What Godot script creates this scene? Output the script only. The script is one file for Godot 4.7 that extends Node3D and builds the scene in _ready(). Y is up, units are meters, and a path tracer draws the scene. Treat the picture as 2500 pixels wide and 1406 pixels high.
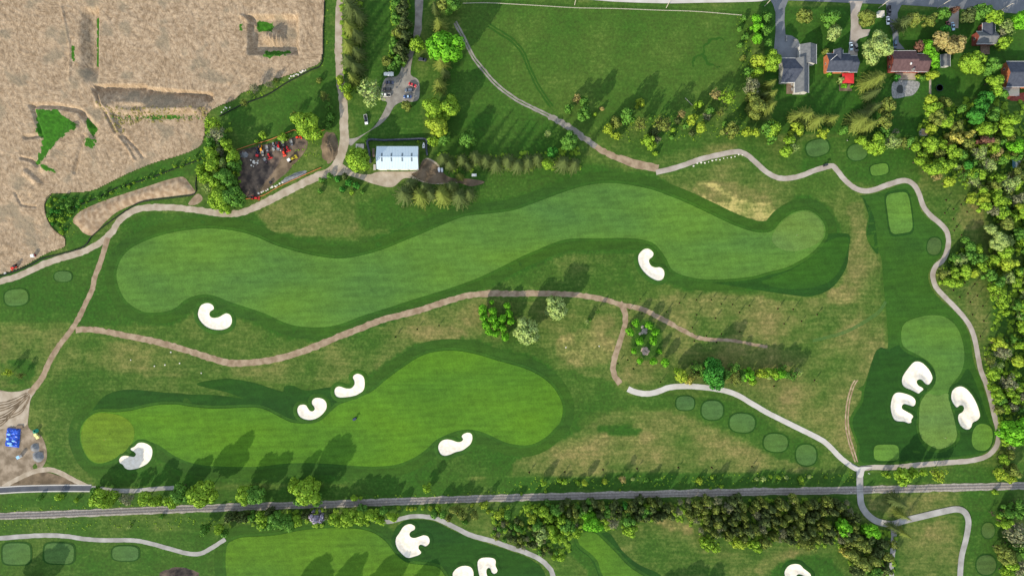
extends Node3D
# A golf course, building site, houses and railway seen straight down from a drone.
# Pixels of the photograph (2500 x 1406) are turned to metres on the ground by S.

const S := 0.23
const CAM_H := 380.0
const TX0 := -420.0      # ground texture covers these photo pixels
const TY0 := -260.0
const TW := 3340.0
const TH := 1926.0

var rng := RandomNumberGenerator.new()
var hill := FastNoiseLite.new()
var used := {}
var M := {}
var tiles := {}
var proto := {}
var sand_cuts := []

# ---------------------------------------------------------------- helpers
func P(u: float, v: float) -> Vector2:
	return Vector2((u - 1250.0) * S, (v - 703.0) * S)

func hgt(x: float, z: float) -> float:
	var v := z / S + 703.0
	var m := smoothstep(445.0, 560.0, v) * (1.0 - smoothstep(1095.0, 1150.0, v))
	return 0.0 if m <= 0.0 else m * 1.1 * hill.get_noise_2d(x, z)

func foot(u: float, v: float, h := 0.0) -> Vector3:
	# the ground point below something seen at (u, v) whose seen middle is h metres up
	var p := P(u, v) * (1.0 - h / CAM_H)
	return Vector3(p.x, hgt(p.x, p.y), p.y)

func pts(flat: Array, ox := 0.0, oy := 0.0, k := 1.0) -> PackedVector2Array:
	var out := PackedVector2Array()
	for i in range(0, flat.size(), 2):
		out.append(P(ox + flat[i] / k, oy + flat[i + 1] / k))
	return out

func zm(ox: float, oy: float, flat: Array) -> PackedVector2Array:
	return pts(flat, ox, oy, 3.906)

func smooth(p: PackedVector2Array, closed := true, step := 2.0) -> PackedVector2Array:
	var out := PackedVector2Array()
	var n := p.size()
	var last := n if closed else n - 1
	for i in last:
		var a := p[(i - 1 + n) % n] if closed or i > 0 else p[0]
		var b := p[i]
		var c := p[(i + 1) % n]
		var d := p[(i + 2) % n] if closed or i + 2 < n else p[n - 1]
		var k := maxi(1, int(ceil(b.distance_to(c) / step)))
		for j in k:
			out.append(b.cubic_interpolate(c, a, d, float(j) / k))
	if not closed:
		out.append(p[n - 1])
	return out

func numbered(called: String) -> String:
	used[called] = used.get(called, -1) + 1
	return called if used[called] == 0 else "%s_%03d" % [called, used[called]]

func thing(called: String, label: String, category: String, at := Vector3.ZERO, turn := 0.0, group := "") -> Node3D:
	var o := Node3D.new()
	o.name = numbered(called)
	add_child(o)
	o.position = at
	o.rotation.y = turn
	o.set_meta("label", label)
	o.set_meta("category", category)
	if group != "":
		o.set_meta("group", group)
	return o

func part(parent: Node, called: String, mesh: Mesh, mat: Material, at := Vector3.ZERO) -> MeshInstance3D:
	var o := MeshInstance3D.new()
	o.name = called
	o.mesh = mesh
	o.material_override = mat
	parent.add_child(o, true)
	o.position = at
	return o

func structure(called: String, mesh: Mesh, mat: Material) -> MeshInstance3D:
	var o := MeshInstance3D.new()
	o.name = numbered(called)
	o.mesh = mesh
	o.material_override = mat
	o.set_meta("kind", "structure")
	add_child(o)
	return o

func photo(r: float, g: float, b: float, k := 1.5) -> Color:
	# a base colour from what the sunlit surface shows, k being the light that falls on it
	var c := Color(r / 255.0, g / 255.0, b / 255.0).srgb_to_linear()
	return Color(c.r / k, c.g / k, c.b / k).linear_to_srgb()

func mat(key: String, c: Color, rough := 0.9, metal := 0.0, tex: Texture2D = null) -> StandardMaterial3D:
	if M.has(key):
		return M[key]
	var m := StandardMaterial3D.new()
	m.resource_name = key
	m.albedo_color = c
	m.roughness = rough
	m.metallic = metal
	m.metallic_specular = 0.3 if rough > 0.7 else 0.5
	if tex:
		m.albedo_texture = tex
	M[key] = m
	return m

func box(st: SurfaceTool, c: Vector3, s: Vector3, b := Basis()) -> void:
	var h := s * 0.5
	var q := [Vector3(-h.x, -h.y, -h.z), Vector3(h.x, -h.y, -h.z), Vector3(h.x, h.y, -h.z), Vector3(-h.x, h.y, -h.z),
		Vector3(-h.x, -h.y, h.z), Vector3(h.x, -h.y, h.z), Vector3(h.x, h.y, h.z), Vector3(-h.x, h.y, h.z)]
	for i in 8:
		q[i] = c + b * q[i]
	for f in [[0, 1, 2, 3], [5, 4, 7, 6], [4, 0, 3, 7], [1, 5, 6, 2], [3, 2, 6, 7], [4, 5, 1, 0]]:
		face(st, [q[f[0]], q[f[1]], q[f[2]], q[f[3]]])

func face(st: SurfaceTool, p: Array) -> void:
	var n: Vector3 = (p[2] - p[0]).cross(p[1] - p[0])
	n = n.normalized() if n.length() > 1e-9 else Vector3.UP
	for k in range(1, p.size() - 1):
		for q in [p[0], p[k], p[k + 1]]:
			st.set_normal(n)
			st.set_uv(Vector2(q.x + q.y * 0.3, q.z + q.y * 0.6))
			st.add_vertex(q)

func tool_() -> SurfaceTool:
	var st := SurfaceTool.new()
	st.begin(Mesh.PRIMITIVE_TRIANGLES)
	return st

func boxmesh(s: Vector3) -> Mesh:
	var st := tool_()
	box(st, Vector3.ZERO, s)
	return st.commit()

func tube(st: SurfaceTool, a: Vector3, b: Vector3, ra: float, rb: float, n := 6) -> void:
	var d := (b - a).normalized()
	var x := d.cross(Vector3(0.31, 0.2, 0.93)).normalized()
	var y := d.cross(x)
	for i in n:
		var t0 := TAU * i / n
		var t1 := TAU * (i + 1) / n
		var e0 := x * cos(t0) + y * sin(t0)
		var e1 := x * cos(t1) + y * sin(t1)
		for q in [[a + e0 * ra, e0], [b + e0 * rb, e0], [b + e1 * rb, e1], [a + e0 * ra, e0], [b + e1 * rb, e1], [a + e1 * ra, e1]]:
			st.set_normal(q[1])
			st.set_uv(Vector2(0, 0))
			st.add_vertex(q[0])

func disc(st: SurfaceTool, c: Vector3, axis: Vector3, r: float, h: float, n := 14, r2 := -1.0) -> void:
	# a solid drum round axis
	var d := axis.normalized()
	var x := d.cross(Vector3(0.31, 0.2, 0.93)).normalized()
	var y := d.cross(x)
	var top := r if r2 < 0.0 else r2
	var a := c - d * h * 0.5
	var b := c + d * h * 0.5
	tube(st, a, b, r, top, n)
	for i in n:
		var e0 := x * cos(TAU * i / n) + y * sin(TAU * i / n)
		var e1 := x * cos(TAU * (i + 1) / n) + y * sin(TAU * (i + 1) / n)
		for q in [[b, d], [b + e0 * top, d], [b + e1 * top, d], [a, -d], [a + e1 * r, -d], [a + e0 * r, -d]]:
			st.set_normal(q[1])
			st.set_uv(Vector2(0, 0))
			st.add_vertex(q[0])

func loft(st: SurfaceTool, rings: Array, caps := true) -> void:
	# rings along x: [x, half width at the sill, half width at the top, y low, y high]; chamfered section
	var all := []
	for r in rings:
		var lo: float = r[3]
		var hi: float = r[4]
		var wb: float = r[1]
		var wt: float = r[2]
		var m := (hi - lo) * 0.3
		all.append([Vector3(r[0], lo, wb * 0.9), Vector3(r[0], lo + m, wb), Vector3(r[0], hi - m * 0.5, lerpf(wb, wt, 0.8)), Vector3(r[0], hi, wt * 0.86),
			Vector3(r[0], hi, -wt * 0.86), Vector3(r[0], hi - m * 0.5, -lerpf(wb, wt, 0.8)), Vector3(r[0], lo + m, -wb), Vector3(r[0], lo, -wb * 0.9)])
	for i in all.size() - 1:
		for j in 8:
			var k := (j + 1) % 8
			face(st, [all[i][j], all[i][k], all[i + 1][k], all[i + 1][j]])
	if caps:
		face(st, all[0])
		var e: Array = all[all.size() - 1].duplicate()
		e.reverse()
		face(st, e)

func sheet(called: String, poly: PackedVector2Array, lift: float, m: Material, step := 5.0) -> MeshInstance3D:
	return structure(called, sheet_mesh(poly, lift, step), m)

func sheet_mesh(poly: PackedVector2Array, lift: float, step := 5.0, bowl := 0.0, ramp := 1.0, ripple := 0.0) -> Mesh:
	var all := poly.duplicate()
	var lo := poly[0]
	var hi := poly[0]
	for p in poly:
		lo = lo.min(p)
		hi = hi.max(p)
	for inner in Geometry2D.offset_polygon(poly, -step * 0.4):
		if Geometry2D.is_polygon_clockwise(inner):
			continue
		var y := lo.y
		var row := 0
		while y < hi.y:
			var x := lo.x + (step * 0.5 if row % 2 else 0.0)
			while x < hi.x:
				var q := Vector2(x + step * 0.17 * sin(x * 7.1 + y * 3.3), y + step * 0.17 * sin(y * 5.7 - x * 2.9))
				if Geometry2D.is_point_in_polygon(q, inner):
					all.append(q)
				x += step
			y += step * 0.87
			row += 1
	# sheets leave the bunkers open; the bunkers' grass lips cover the cut
	var cuts := []
	if bowl == 0.0:
		for c in sand_cuts:
			if Rect2(lo, hi - lo).intersects(c[1]):
				var near := false
				for p in c[2]:
					near = near or Geometry2D.is_point_in_polygon(p, poly)
				if near:
					cuts.append(c[0])
	if cuts:
		var kept := PackedVector2Array()
		for i in all.size():
			var ok := true
			for c in cuts:
				ok = ok and (i < poly.size() or not Geometry2D.is_point_in_polygon(all[i], c))
			if ok or i < poly.size():
				kept.append(all[i])
		for c in cuts:
			for p in c:
				if Geometry2D.is_point_in_polygon(p, poly) and edge_distance(p, poly) > 0.5:
					kept.append(p)
		all = kept
	var seen := {}
	var apart := PackedVector2Array()
	for p in all:
		var cell := Vector2i((p / 0.45).floor())
		var ok := true
		for dx in [-1, 0, 1]:
			for dy in [-1, 0, 1]:
				var q: Vector2 = seen.get(cell + Vector2i(dx, dy), Vector2(1e9, 0))
				ok = ok and q.distance_to(p) > 0.4
		if ok:
			seen[cell] = p
			apart.append(p)
	all = apart
	var tri := Geometry2D.triangulate_delaunay(all)
	var st := tool_()
	for p in all:
		var h := hgt(p.x, p.y) + lift
		if bowl != 0.0:
			var d := edge_distance(p, poly)
			h += bowl * smoothstep(0.0, ramp, d) + ripple * sin(p.x * 1.5 + p.y * 0.6) * sin(p.y * 1.1) * minf(d, 1.0)
		st.set_uv(guv(p))
		st.set_uv2(p * 0.1)
		st.add_vertex(Vector3(p.x, h, p.y))
	for i in range(0, tri.size(), 3):
		var a := all[tri[i]]
		var b := all[tri[i + 1]]
		var c := all[tri[i + 2]]
		var mid := (a + b + c) / 3.0
		var out := not Geometry2D.is_point_in_polygon(mid, poly)
		for k in cuts:
			out = out or Geometry2D.is_point_in_polygon(mid, k)
		if out:
			continue
		var flip := (b - a).cross(c - a) < 0.0
		st.add_index(tri[i])
		st.add_index(tri[i + 2] if flip else tri[i + 1])
		st.add_index(tri[i + 1] if flip else tri[i + 2])
	st.generate_normals()
	return st.commit()

func edge_distance(p: Vector2, poly: PackedVector2Array) -> float:
	var d := 1e9
	for i in poly.size():
		d = minf(d, p.distance_squared_to(Geometry2D.get_closest_point_to_segment(p, poly[i], poly[(i + 1) % poly.size()])))
	return sqrt(d)

func guv(p: Vector2) -> Vector2:
	return Vector2((p.x / S + 1250.0 - TX0) / TW, (p.y / S + 703.0 - TY0) / TH)

func ribbon_mesh(line: PackedVector2Array, widths: Array, lift: float, rag := 0.0, thick := 0.06) -> Mesh:
	# a strip with sloped shoulders; widths (metres) are spread along the line
	var st := tool_()
	var n := line.size()
	var rows := []
	var run := 0.0
	for i in n:
		var d := (line[mini(i + 1, n - 1)] - line[maxi(i - 1, 0)]).normalized()
		var s := Vector2(-d.y, d.x)
		var f := float(i) / (n - 1) * (widths.size() - 1)
		var w := lerpf(widths[int(f)], widths[mini(int(f) + 1, widths.size() - 1)], f - int(f)) * 0.5
		if i > 0:
			run += line[i].distance_to(line[i - 1])
		var wl := w + rag * rng.randfn(0.0, 1.0)
		var wr := w + rag * rng.randfn(0.0, 1.0)
		var row := []
		for e in [[-wl - 0.2, -thick - 0.12], [-wl, 0.0], [0.0, 0.015], [wr, 0.0], [wr + 0.2, -thick - 0.12]]:
			var p: Vector2 = line[i] + s * e[0]
			row.append([Vector3(p.x, hgt(p.x, p.y) + lift + e[1], p.y), Vector2(e[0], run)])
		rows.append(row)
	for i in n - 1:
		for j in 4:
			for q in [rows[i][j], rows[i + 1][j + 1], rows[i][j + 1], rows[i][j], rows[i + 1][j], rows[i + 1][j + 1]]:
				st.set_uv(q[1] * 0.1)
				st.set_normal(Vector3.UP)
				st.add_vertex(q[0])
	return st.commit()

func path(called: String, flat: Array, widths: Array, m: Material, lift := 0.16, rag := 0.0) -> void:
	structure(called, ribbon_mesh(smooth(pts(flat), false, 1.6), widths, lift, rag), m)

# ---------------------------------------------------------------- textures
func noise_bytes(w: int, h: int, freq: float, oct := 3, sd := 1, type := FastNoiseLite.TYPE_SIMPLEX_SMOOTH) -> PackedByteArray:
	var n := FastNoiseLite.new()
	n.seed = sd
	n.noise_type = type
	n.frequency = freq
	n.fractal_octaves = oct
	return n.get_image(w, h, false, false, true).get_data()

func stretched(w: int, h: int, kx: int, ky: int, freq: float, sd: int) -> PackedByteArray:
	var n := FastNoiseLite.new()
	n.seed = sd
	n.frequency = freq
	n.fractal_octaves = 3
	var im := n.get_image(w / kx, h / ky, false, false, true)
	im.resize(w, h, Image.INTERPOLATE_CUBIC)
	return im.get_data()

func warped(w: int, h: int, freq: float, sd: int, amount: float) -> PackedByteArray:
	var n := FastNoiseLite.new()
	n.seed = sd
	n.frequency = freq
	n.fractal_type = FastNoiseLite.FRACTAL_RIDGED
	n.fractal_octaves = 3
	n.domain_warp_enabled = true
	n.domain_warp_amplitude = amount
	n.domain_warp_frequency = freq * 0.35
	return n.get_image(w, h, false, false, true).get_data()

func strokes(w: int, h: int, sd: int) -> PackedByteArray:
	# blade marks of a digger: streaks that run a different way from patch to patch
	var n := FastNoiseLite.new()
	n.seed = sd
	n.frequency = 0.3
	n.fractal_octaves = 3
	var p := FastNoiseLite.new()
	p.seed = sd + 1
	p.frequency = 0.011
	p.domain_warp_enabled = true
	p.domain_warp_amplitude = 40.0
	var dirs := []
	for a in [1.45, 1.75, 1.1, 0.1, 2.2, 1.55]:
		dirs.append([cos(a), sin(a)])
	var out := PackedByteArray()
	out.resize(w * h)
	for y in h:
		for x in w:
			var f := clampf(p.get_noise_2d(x, y) * 4.5 + 2.5, 0.0, 4.99)
			var k := int(f)
			var d: Array = dirs[k]
			var e: Array = dirs[k + 1]
			var a := n.get_noise_2d((x * d[0] + y * d[1]) * 0.11, -x * d[1] + y * d[0])
			f -= k
			if f > 0.6:
				a = lerpf(a, n.get_noise_2d((x * e[0] + y * e[1]) * 0.11, -x * e[1] + y * e[0]), (f - 0.6) * 2.5)
			out[y * w + x] = clampi(int((a * 0.9 + 0.5) * 255.0), 0, 255)
	return out

func grain(w: int, h: int, sd: int) -> PackedByteArray:
	var r := RandomNumberGenerator.new()
	r.seed = sd
	var b := PackedByteArray()
	b.resize(w * h)
	for i in range(0, w * h - 3, 4):
		b.encode_u32(i, r.randi())
	return b

func tex(im: Image) -> Texture2D:
	return ImageTexture.create_from_image(im)

func tile(key: String, dark: Color, light: Color, sd: int, size := 512, coarse := 0.012, contrast := 1.0, speck := 0.35) -> Texture2D:
	# a seamless earth / gravel / asphalt picture between two colours
	var n := FastNoiseLite.new()
	n.seed = sd
	n.frequency = coarse
	n.fractal_octaves = 5
	var a := n.get_seamless_image(size, size, false, false, 0.15, true).get_data()
	var g := grain(size, size, sd)
	var out := PackedByteArray()
	out.resize(size * size * 3)
	for i in size * size:
		var t := clampf(0.5 + (a[i] / 255.0 - 0.5) * contrast + (g[i] / 255.0 - 0.5) * speck, 0.0, 1.0)
		out[i * 3] = int(lerpf(dark.r, light.r, t) * 255.0)
		out[i * 3 + 1] = int(lerpf(dark.g, light.g, t) * 255.0)
		out[i * 3 + 2] = int(lerpf(dark.b, light.b, t) * 255.0)
	tiles[key] = tex(Image.create_from_data(size, size, false, Image.FORMAT_RGB8, out))
	return tiles[key]

# ---------------------------------------------------------------- ground
const RW := 1760
const RH := 1015
var dry := PackedFloat32Array()
var lush := PackedFloat32Array()
const LW := 400
const LH := 230

func zone(flat: Array, d: float, l: float) -> void:
	zone_poly(pts(flat), d, l)

func zone_poly(poly: PackedVector2Array, d: float, l: float) -> void:
	var lo := Vector2(1e9, 1e9)
	var hi := -lo
	for p in poly:
		lo = lo.min(p)
		hi = hi.max(p)
	var a := guv(lo) * Vector2(LW, LH)
	var b := guv(hi) * Vector2(LW, LH)
	for y in range(maxi(0, int(a.y)), mini(LH, int(b.y) + 2)):
		for x in range(maxi(0, int(a.x)), mini(LW, int(b.x) + 2)):
			var p := P(TX0 + (x + 0.5) / LW * TW, TY0 + (y + 0.5) / LH * TH)
			if Geometry2D.is_point_in_polygon(p, poly):
				if d >= 0.0:
					dry[y * LW + x] = d
				if l >= 0.0:
					lush[y * LW + x] = l

func oval(u: float, v: float, ru: float, rv: float, d: float, l: float, turn := 0.0) -> void:
	var f := []
	for i in 20:
		var a := TAU * i / 20
		var e := Vector2(cos(a) * ru, sin(a) * rv).rotated(deg_to_rad(turn))
		f.append_array([u + e.x, v + e.y])
	zone(f, d, l)

func widen(a: PackedFloat32Array, w: int, h: int) -> PackedFloat32Array:
	var im := Image.create_from_data(LW, LH, false, Image.FORMAT_RF, a.to_byte_array())
	im.resize(w, h, Image.INTERPOLATE_BILINEAR)
	return im.get_data().to_float32_array()

func paint_ground() -> Texture2D:
	dry.resize(LW * LH)
	lush.resize(LW * LH)
	dry.fill(0.3)
	lush.fill(0.4)
	# large areas first
	zone([1110, 0, 1880, 15, 1840, 60, 1830, 240, 1700, 270, 1560, 290, 1480, 370, 1400, 320, 1250, 240, 1150, 140], 0.10, 0.42)
	zone([1100, 120, 1160, 140, 1240, 235, 1400, 330, 1440, 360, 1400, 380, 1060, 380, 1090, 220], 0.08, 0.72)
	zone([860, 0, 1040, 0, 1010, 160, 1040, 340, 880, 340, 845, 240], 0.2, 0.8)
	zone([1860, 10, 2500, 30, 2500, 330, 2300, 340, 2200, 330, 1900, 330, 1870, 250], 0.05, 0.95)
	zone([2420, 60, 2700, 60, 2700, 330, 2470, 330], 0.03, 0.8)
	zone([550, 270, 640, 235, 790, 165, 825, 200, 830, 320, 740, 325, 590, 365], 0.16, 0.66)
	zone([790, 0, 822, 0, 828, 200, 790, 165], 0.2, 0.75)
	zone([0, 690, 250, 600, 300, 540, 380, 515, 560, 525, 620, 520, 700, 560, 830, 590, 990, 560, 1100, 500, 1300, 440, 1600, 420, 1620, 470, 1000, 640, 280, 800, 160, 790, 0, 790], 0.1, 0.78)
	zone([0, 620, 120, 630, 240, 600, 230, 700, 200, 750, 100, 760, 0, 775], 0.06, 0.85)
	zone([1110, 395, 1450, 400, 1590, 425, 1450, 440, 1200, 520, 1000, 560, 890, 560, 870, 500, 960, 470], 0.1, 0.7)
	zone([250, 800, 560, 800, 900, 770, 1200, 690, 1460, 600, 1560, 600, 1640, 690, 1480, 730, 1200, 705, 900, 790, 620, 880, 380, 830], 0.28, 0.55)
	zone([1210, 620, 1360, 590, 1560, 600, 1560, 640, 1450, 660, 1330, 665, 1200, 690], 0.32, 0.6)
	zone([0, 790, 165, 810, 95, 930, 0, 950], 0.55, 0.4)
	zone([200, 815, 330, 830, 520, 885, 640, 895, 700, 885, 860, 815, 1000, 770, 1180, 725, 1170, 830, 1100, 850, 960, 900, 810, 930, 700, 940, 560, 915, 330, 920, 170, 960, 130, 1000, 120, 900], 0.5, 0.45)
	for f in [FAIRWAY_1, FAIRWAY_2, FAIRWAY_3, FAIRWAY_4]:
		for ring in Geometry2D.offset_polygon(pts(f), 8.0, Geometry2D.JOIN_ROUND):
			zone_poly(ring, 0.04, 0.9)
	oval(330, 870, 130, 36, 0.66, 0.3)
	oval(1050, 815, 90, 20, 0.72, 0.3)
	oval(1150, 770, 34, 24, 0.66, 0.3)
	oval(890, 825, 60, 30, 0.42, 0.55)
	zone([625, 525, 700, 480, 770, 440, 862, 470, 872, 560, 840, 576, 760, 580, 660, 566], 0.64, 0.3)
	zone([110, 960, 200, 900, 420, 925, 620, 985, 200, 1010, 190, 1110, 250, 1150, 300, 1180, 140, 1140, 110, 1060], 0.28, 0.62)
	zone([200, 1130, 620, 1140, 1000, 1130, 1060, 1090, 1180, 1070, 1260, 1090, 1340, 1080, 1400, 1000, 1420, 1060, 1240, 1160, 1000, 1180, 420, 1185, 230, 1190], 0.12, 0.8)
	zone([1360, 900, 1440, 900, 1540, 965, 1640, 960, 1800, 980, 1900, 1050, 2010, 1100, 2000, 1140, 1900, 1120, 1780, 1050, 1660, 1000, 1540, 990, 1440, 1010, 1380, 1050], 0.16, 0.72)
	zone([1480, 740, 1560, 735, 1700, 705, 1900, 735, 2010, 730, 2060, 690, 2080, 600, 2070, 500, 2110, 490, 2120, 590, 2150, 640, 2160, 850, 2110, 950, 2080, 1020, 2090, 1120, 2050, 1100, 1980, 1050, 1880, 1000, 1790, 955, 1680, 935, 1560, 940, 1520, 930, 1500, 900, 1530, 770], 0.62, 0.4)
	oval(1790, 745, 120, 28, 0.85, 0.2)
	oval(1870, 790, 80, 35, 0.8, 0.2)
	oval(2030, 780, 70, 30, 0.45, 0.6, -20)
	oval(2060, 720, 40, 22, 0.85, 0.2)
	oval(2095, 640, 26, 60, 0.7, 0.3)
	oval(2050, 900, 60, 70, 0.7, 0.35)
	oval(1960, 960, 60, 20, 0.8, 0.2, -20)
	zone([1180, 735, 1420, 730, 1500, 745, 1525, 790, 1500, 930, 1420, 915, 1320, 870, 1200, 850], 0.5, 0.5)
	oval(1430, 850, 75, 45, 0.88, 0.15)
	oval(1470, 790, 30, 20, 0.8, 0.2)
	oval(1580, 905, 55, 26, 0.8, 0.25)
	oval(1555, 880, 18, 60, 0.74, 0.25)
	oval(1580, 830, 38, 50, 0.25, 0.8)
	zone([1250, 1130, 1400, 1060, 1480, 1010, 1560, 1000, 1660, 1010, 1780, 1060, 1900, 1120, 2000, 1145, 1900, 1160, 1250, 1175], 0.66, 0.4)
	oval(1470, 1085, 130, 28, 0.86, 0.2, -8)
	oval(1590, 1110, 200, 22, 0.74, 0.3)
	oval(1760, 1085, 70, 16, 0.8, 0.2, 18)
	oval(1510, 1050, 58, 12, 0.05, 0.95, 4)
	zone([0, 1215, 230, 1205, 640, 1195, 1240, 1165, 1900, 1150, 2090, 1160, 2500, 1130, 2500, 1176, 1250, 1205, 0, 1252], 0.16, 0.72)
	zone([0, 1270, 600, 1245, 900, 1240, 1280, 1225, 2500, 1198, 2500, 1245, 2300, 1235, 1600, 1240, 900, 1265, 560, 1290, 0, 1300], 0.28, 0.6)
	zone([0, 1300, 540, 1300, 560, 1400, 560, 1480, 0, 1480], 0.2, 0.62)
	zone([1480, 1300, 1560, 1262, 1620, 1268, 1700, 1300, 1780, 1345, 1900, 1340, 2020, 1330, 2060, 1406, 2050, 1500, 1600, 1500, 1540, 1390], 0.46, 0.55)
	oval(1640, 1275, 60, 18, 0.85, 0.2, 22)
	oval(1900, 1375, 60, 26, 0.7, 0.3, -20)
	zone([1880, 1406, 1900, 1375, 1960, 1355, 2030, 1365, 2060, 1406, 2060, 1500, 1880, 1500], 0.06, 0.9)
	zone([2190, 1290, 2340, 1255, 2350, 1300, 2335, 1420, 2200, 1500, 2190, 1350], 0.5, 0.55)
	oval(2300, 1300, 44, 26, 0.72, 0.3)
	zone([2350, 1250, 2440, 1240, 2450, 1400, 2440, 1480, 2350, 1480], 0.12, 0.8)
	zone([2110, 1205, 2350, 1200, 2340, 1235, 2190, 1268, 2120, 1240], 0.6, 0.6)
	zone([2200, 350, 2320, 470, 2420, 560, 2430, 800, 2400, 880, 2380, 760, 2300, 690, 2330, 600, 2260, 510, 2240, 450], 0.38, 0.55)
	oval(2370, 530, 34, 34, 0.72, 0.3)
	oval(2390, 760, 34, 80, 0.6, 0.4)
	zone([1480, 370, 1560, 290, 1830, 250, 1900, 330, 1980, 340, 1960, 410, 1860, 400, 1800, 365, 1640, 400], 0.3, 0.6)
	oval(1700, 375, 110, 16, 0.6, 0.4, -12)
	zone([1610, 428, 1640, 425, 1790, 397, 1820, 388, 1870, 428, 1940, 442, 1945, 480, 1920, 510, 1900, 545, 1860, 558, 1800, 534, 1700, 482, 1640, 455], 0.5, 0.45)
	oval(1805, 495, 120, 32, 1.0, 0.0, 20)
	oval(1820, 470, 70, 16, 0.8, 0.1, 18)
	oval(1740, 475, 50, 12, 0.75, 0.1, 24)
	zone([1960, 340, 2230, 335, 2250, 440, 2130, 450, 2080, 445, 2040, 395, 1960, 420], 0.12, 0.78)
	for w in WOODS:
		zone(w[0], 0.3, 0.7)
	zone([108, 476, 200, 480, 300, 430, 500, 350, 505, 392, 470, 425, 300, 470, 200, 520, 150, 575, 112, 530], 0.02, 0.72)
	zone([160, 580, 225, 560, 220, 590, 205, 605, 165, 610], 0.1, 0.7)
	for c in [[40, 905, 45, 30]]:
		oval(c[0], c[1], c[2], c[3], 0.05, 0.85)
	oval(15, 912, 22, 22, 0.2, 0.4)
	# full picture
	var dm := widen(dry, RW, RH)
	var lm := widen(lush, RW, RH)
	var a := noise_bytes(RW, RH, 0.011, 5, 11)
	var b := noise_bytes(RW, RH, 0.06, 4, 12)
	var e := stretched(RW, RH, 10, 1, 0.22, 13)
	var g := grain(RW, RH, 14)
	var f := noise_bytes(RW, RH, 0.19, 3, 15)
	var green := photo(92, 120, 46)
	var deep := photo(56, 100, 30)
	var straw := photo(144, 134, 82)
	var out := PackedByteArray()
	out.resize(RW * RH * 3)
	var k := 1.0 / 255.0
	for i in RW * RH:
		var na := a[i] * k - 0.5
		var nb := b[i] * k - 0.5
		var ne := e[i] * k - 0.5
		var ng := g[i] * k - 0.5
		var nf := f[i] * k - 0.5
		var d := clampf(dm[i] + na * 0.95 * (0.25 + dm[i]) + nb * 0.42 + ne * 0.42 + nf * 0.34 + ng * 0.18 - 0.2, 0.0, 1.0)
		var l := clampf(lm[i] - na * 0.5 + nb * 0.35 + ne * 0.2 + ng * 0.15, 0.0, 1.0)
		var pale := clampf((dm[i] - 0.86) * 7.0 + ne * 0.9 + nf * 0.9, 0.0, 1.0) * d
		var v := 1.0 + pale * 0.36 + ng * 0.2 + nb * 0.17 + ne * 0.14 + nf * 0.24
		var j := i * 3
		var w := 1.0 - d
		var x := green.r + (deep.r - green.r) * l
		out[j] = clampi(int((x * w + straw.r * d) * v * 255.0), 0, 255)
		x = green.g + (deep.g - green.g) * l
		out[j + 1] = clampi(int((x * w + straw.g * d) * v * 255.0), 0, 255)
		x = green.b + (deep.b - green.b) * l
		out[j + 2] = clampi(int((x * w + straw.b * d) * v * 255.0), 0, 255)
	return tex(Image.create_from_data(RW, RH, false, Image.FORMAT_RGB8, out))

func paint_turf() -> Texture2D:
	# mown grass: blotches, mower passes and grain, to be multiplied by each turf's colour
	var a := stretched(RW, RH, 5, 2, 0.022, 21)
	var b := noise_bytes(RW, RH, 0.045, 4, 22)
	var e := stretched(RW, RH, 16, 1, 0.16, 23)
	var g := grain(RW, RH, 24)
	var out := PackedByteArray()
	out.resize(RW * RH * 3)
	var k := 1.0 / 255.0
	for i in RW * RH:
		var na := a[i] * k - 0.5
		var px := i % RW
		var py := i / RW
		var v := 0.86 + 0.016 * sin(py * 0.62 + px * 0.16 + na * 9.0) + 0.010 * sin(px * 0.5 - py * 0.3 + na * 12.0) + (b[i] * k - 0.5) * 0.11 + (e[i] * k - 0.5) * 0.13 + (g[i] * k - 0.5) * 0.13
		var j := i * 3
		out[j] = clampi(int((v + na * 0.16) * 255.0), 0, 255)
		out[j + 1] = clampi(int((v + na * 0.10) * 255.0), 0, 255)
		out[j + 2] = clampi(int((v - na * 0.14) * 255.0), 0, 255)
	return tex(Image.create_from_data(RW, RH, false, Image.FORMAT_RGB8, out))

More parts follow.
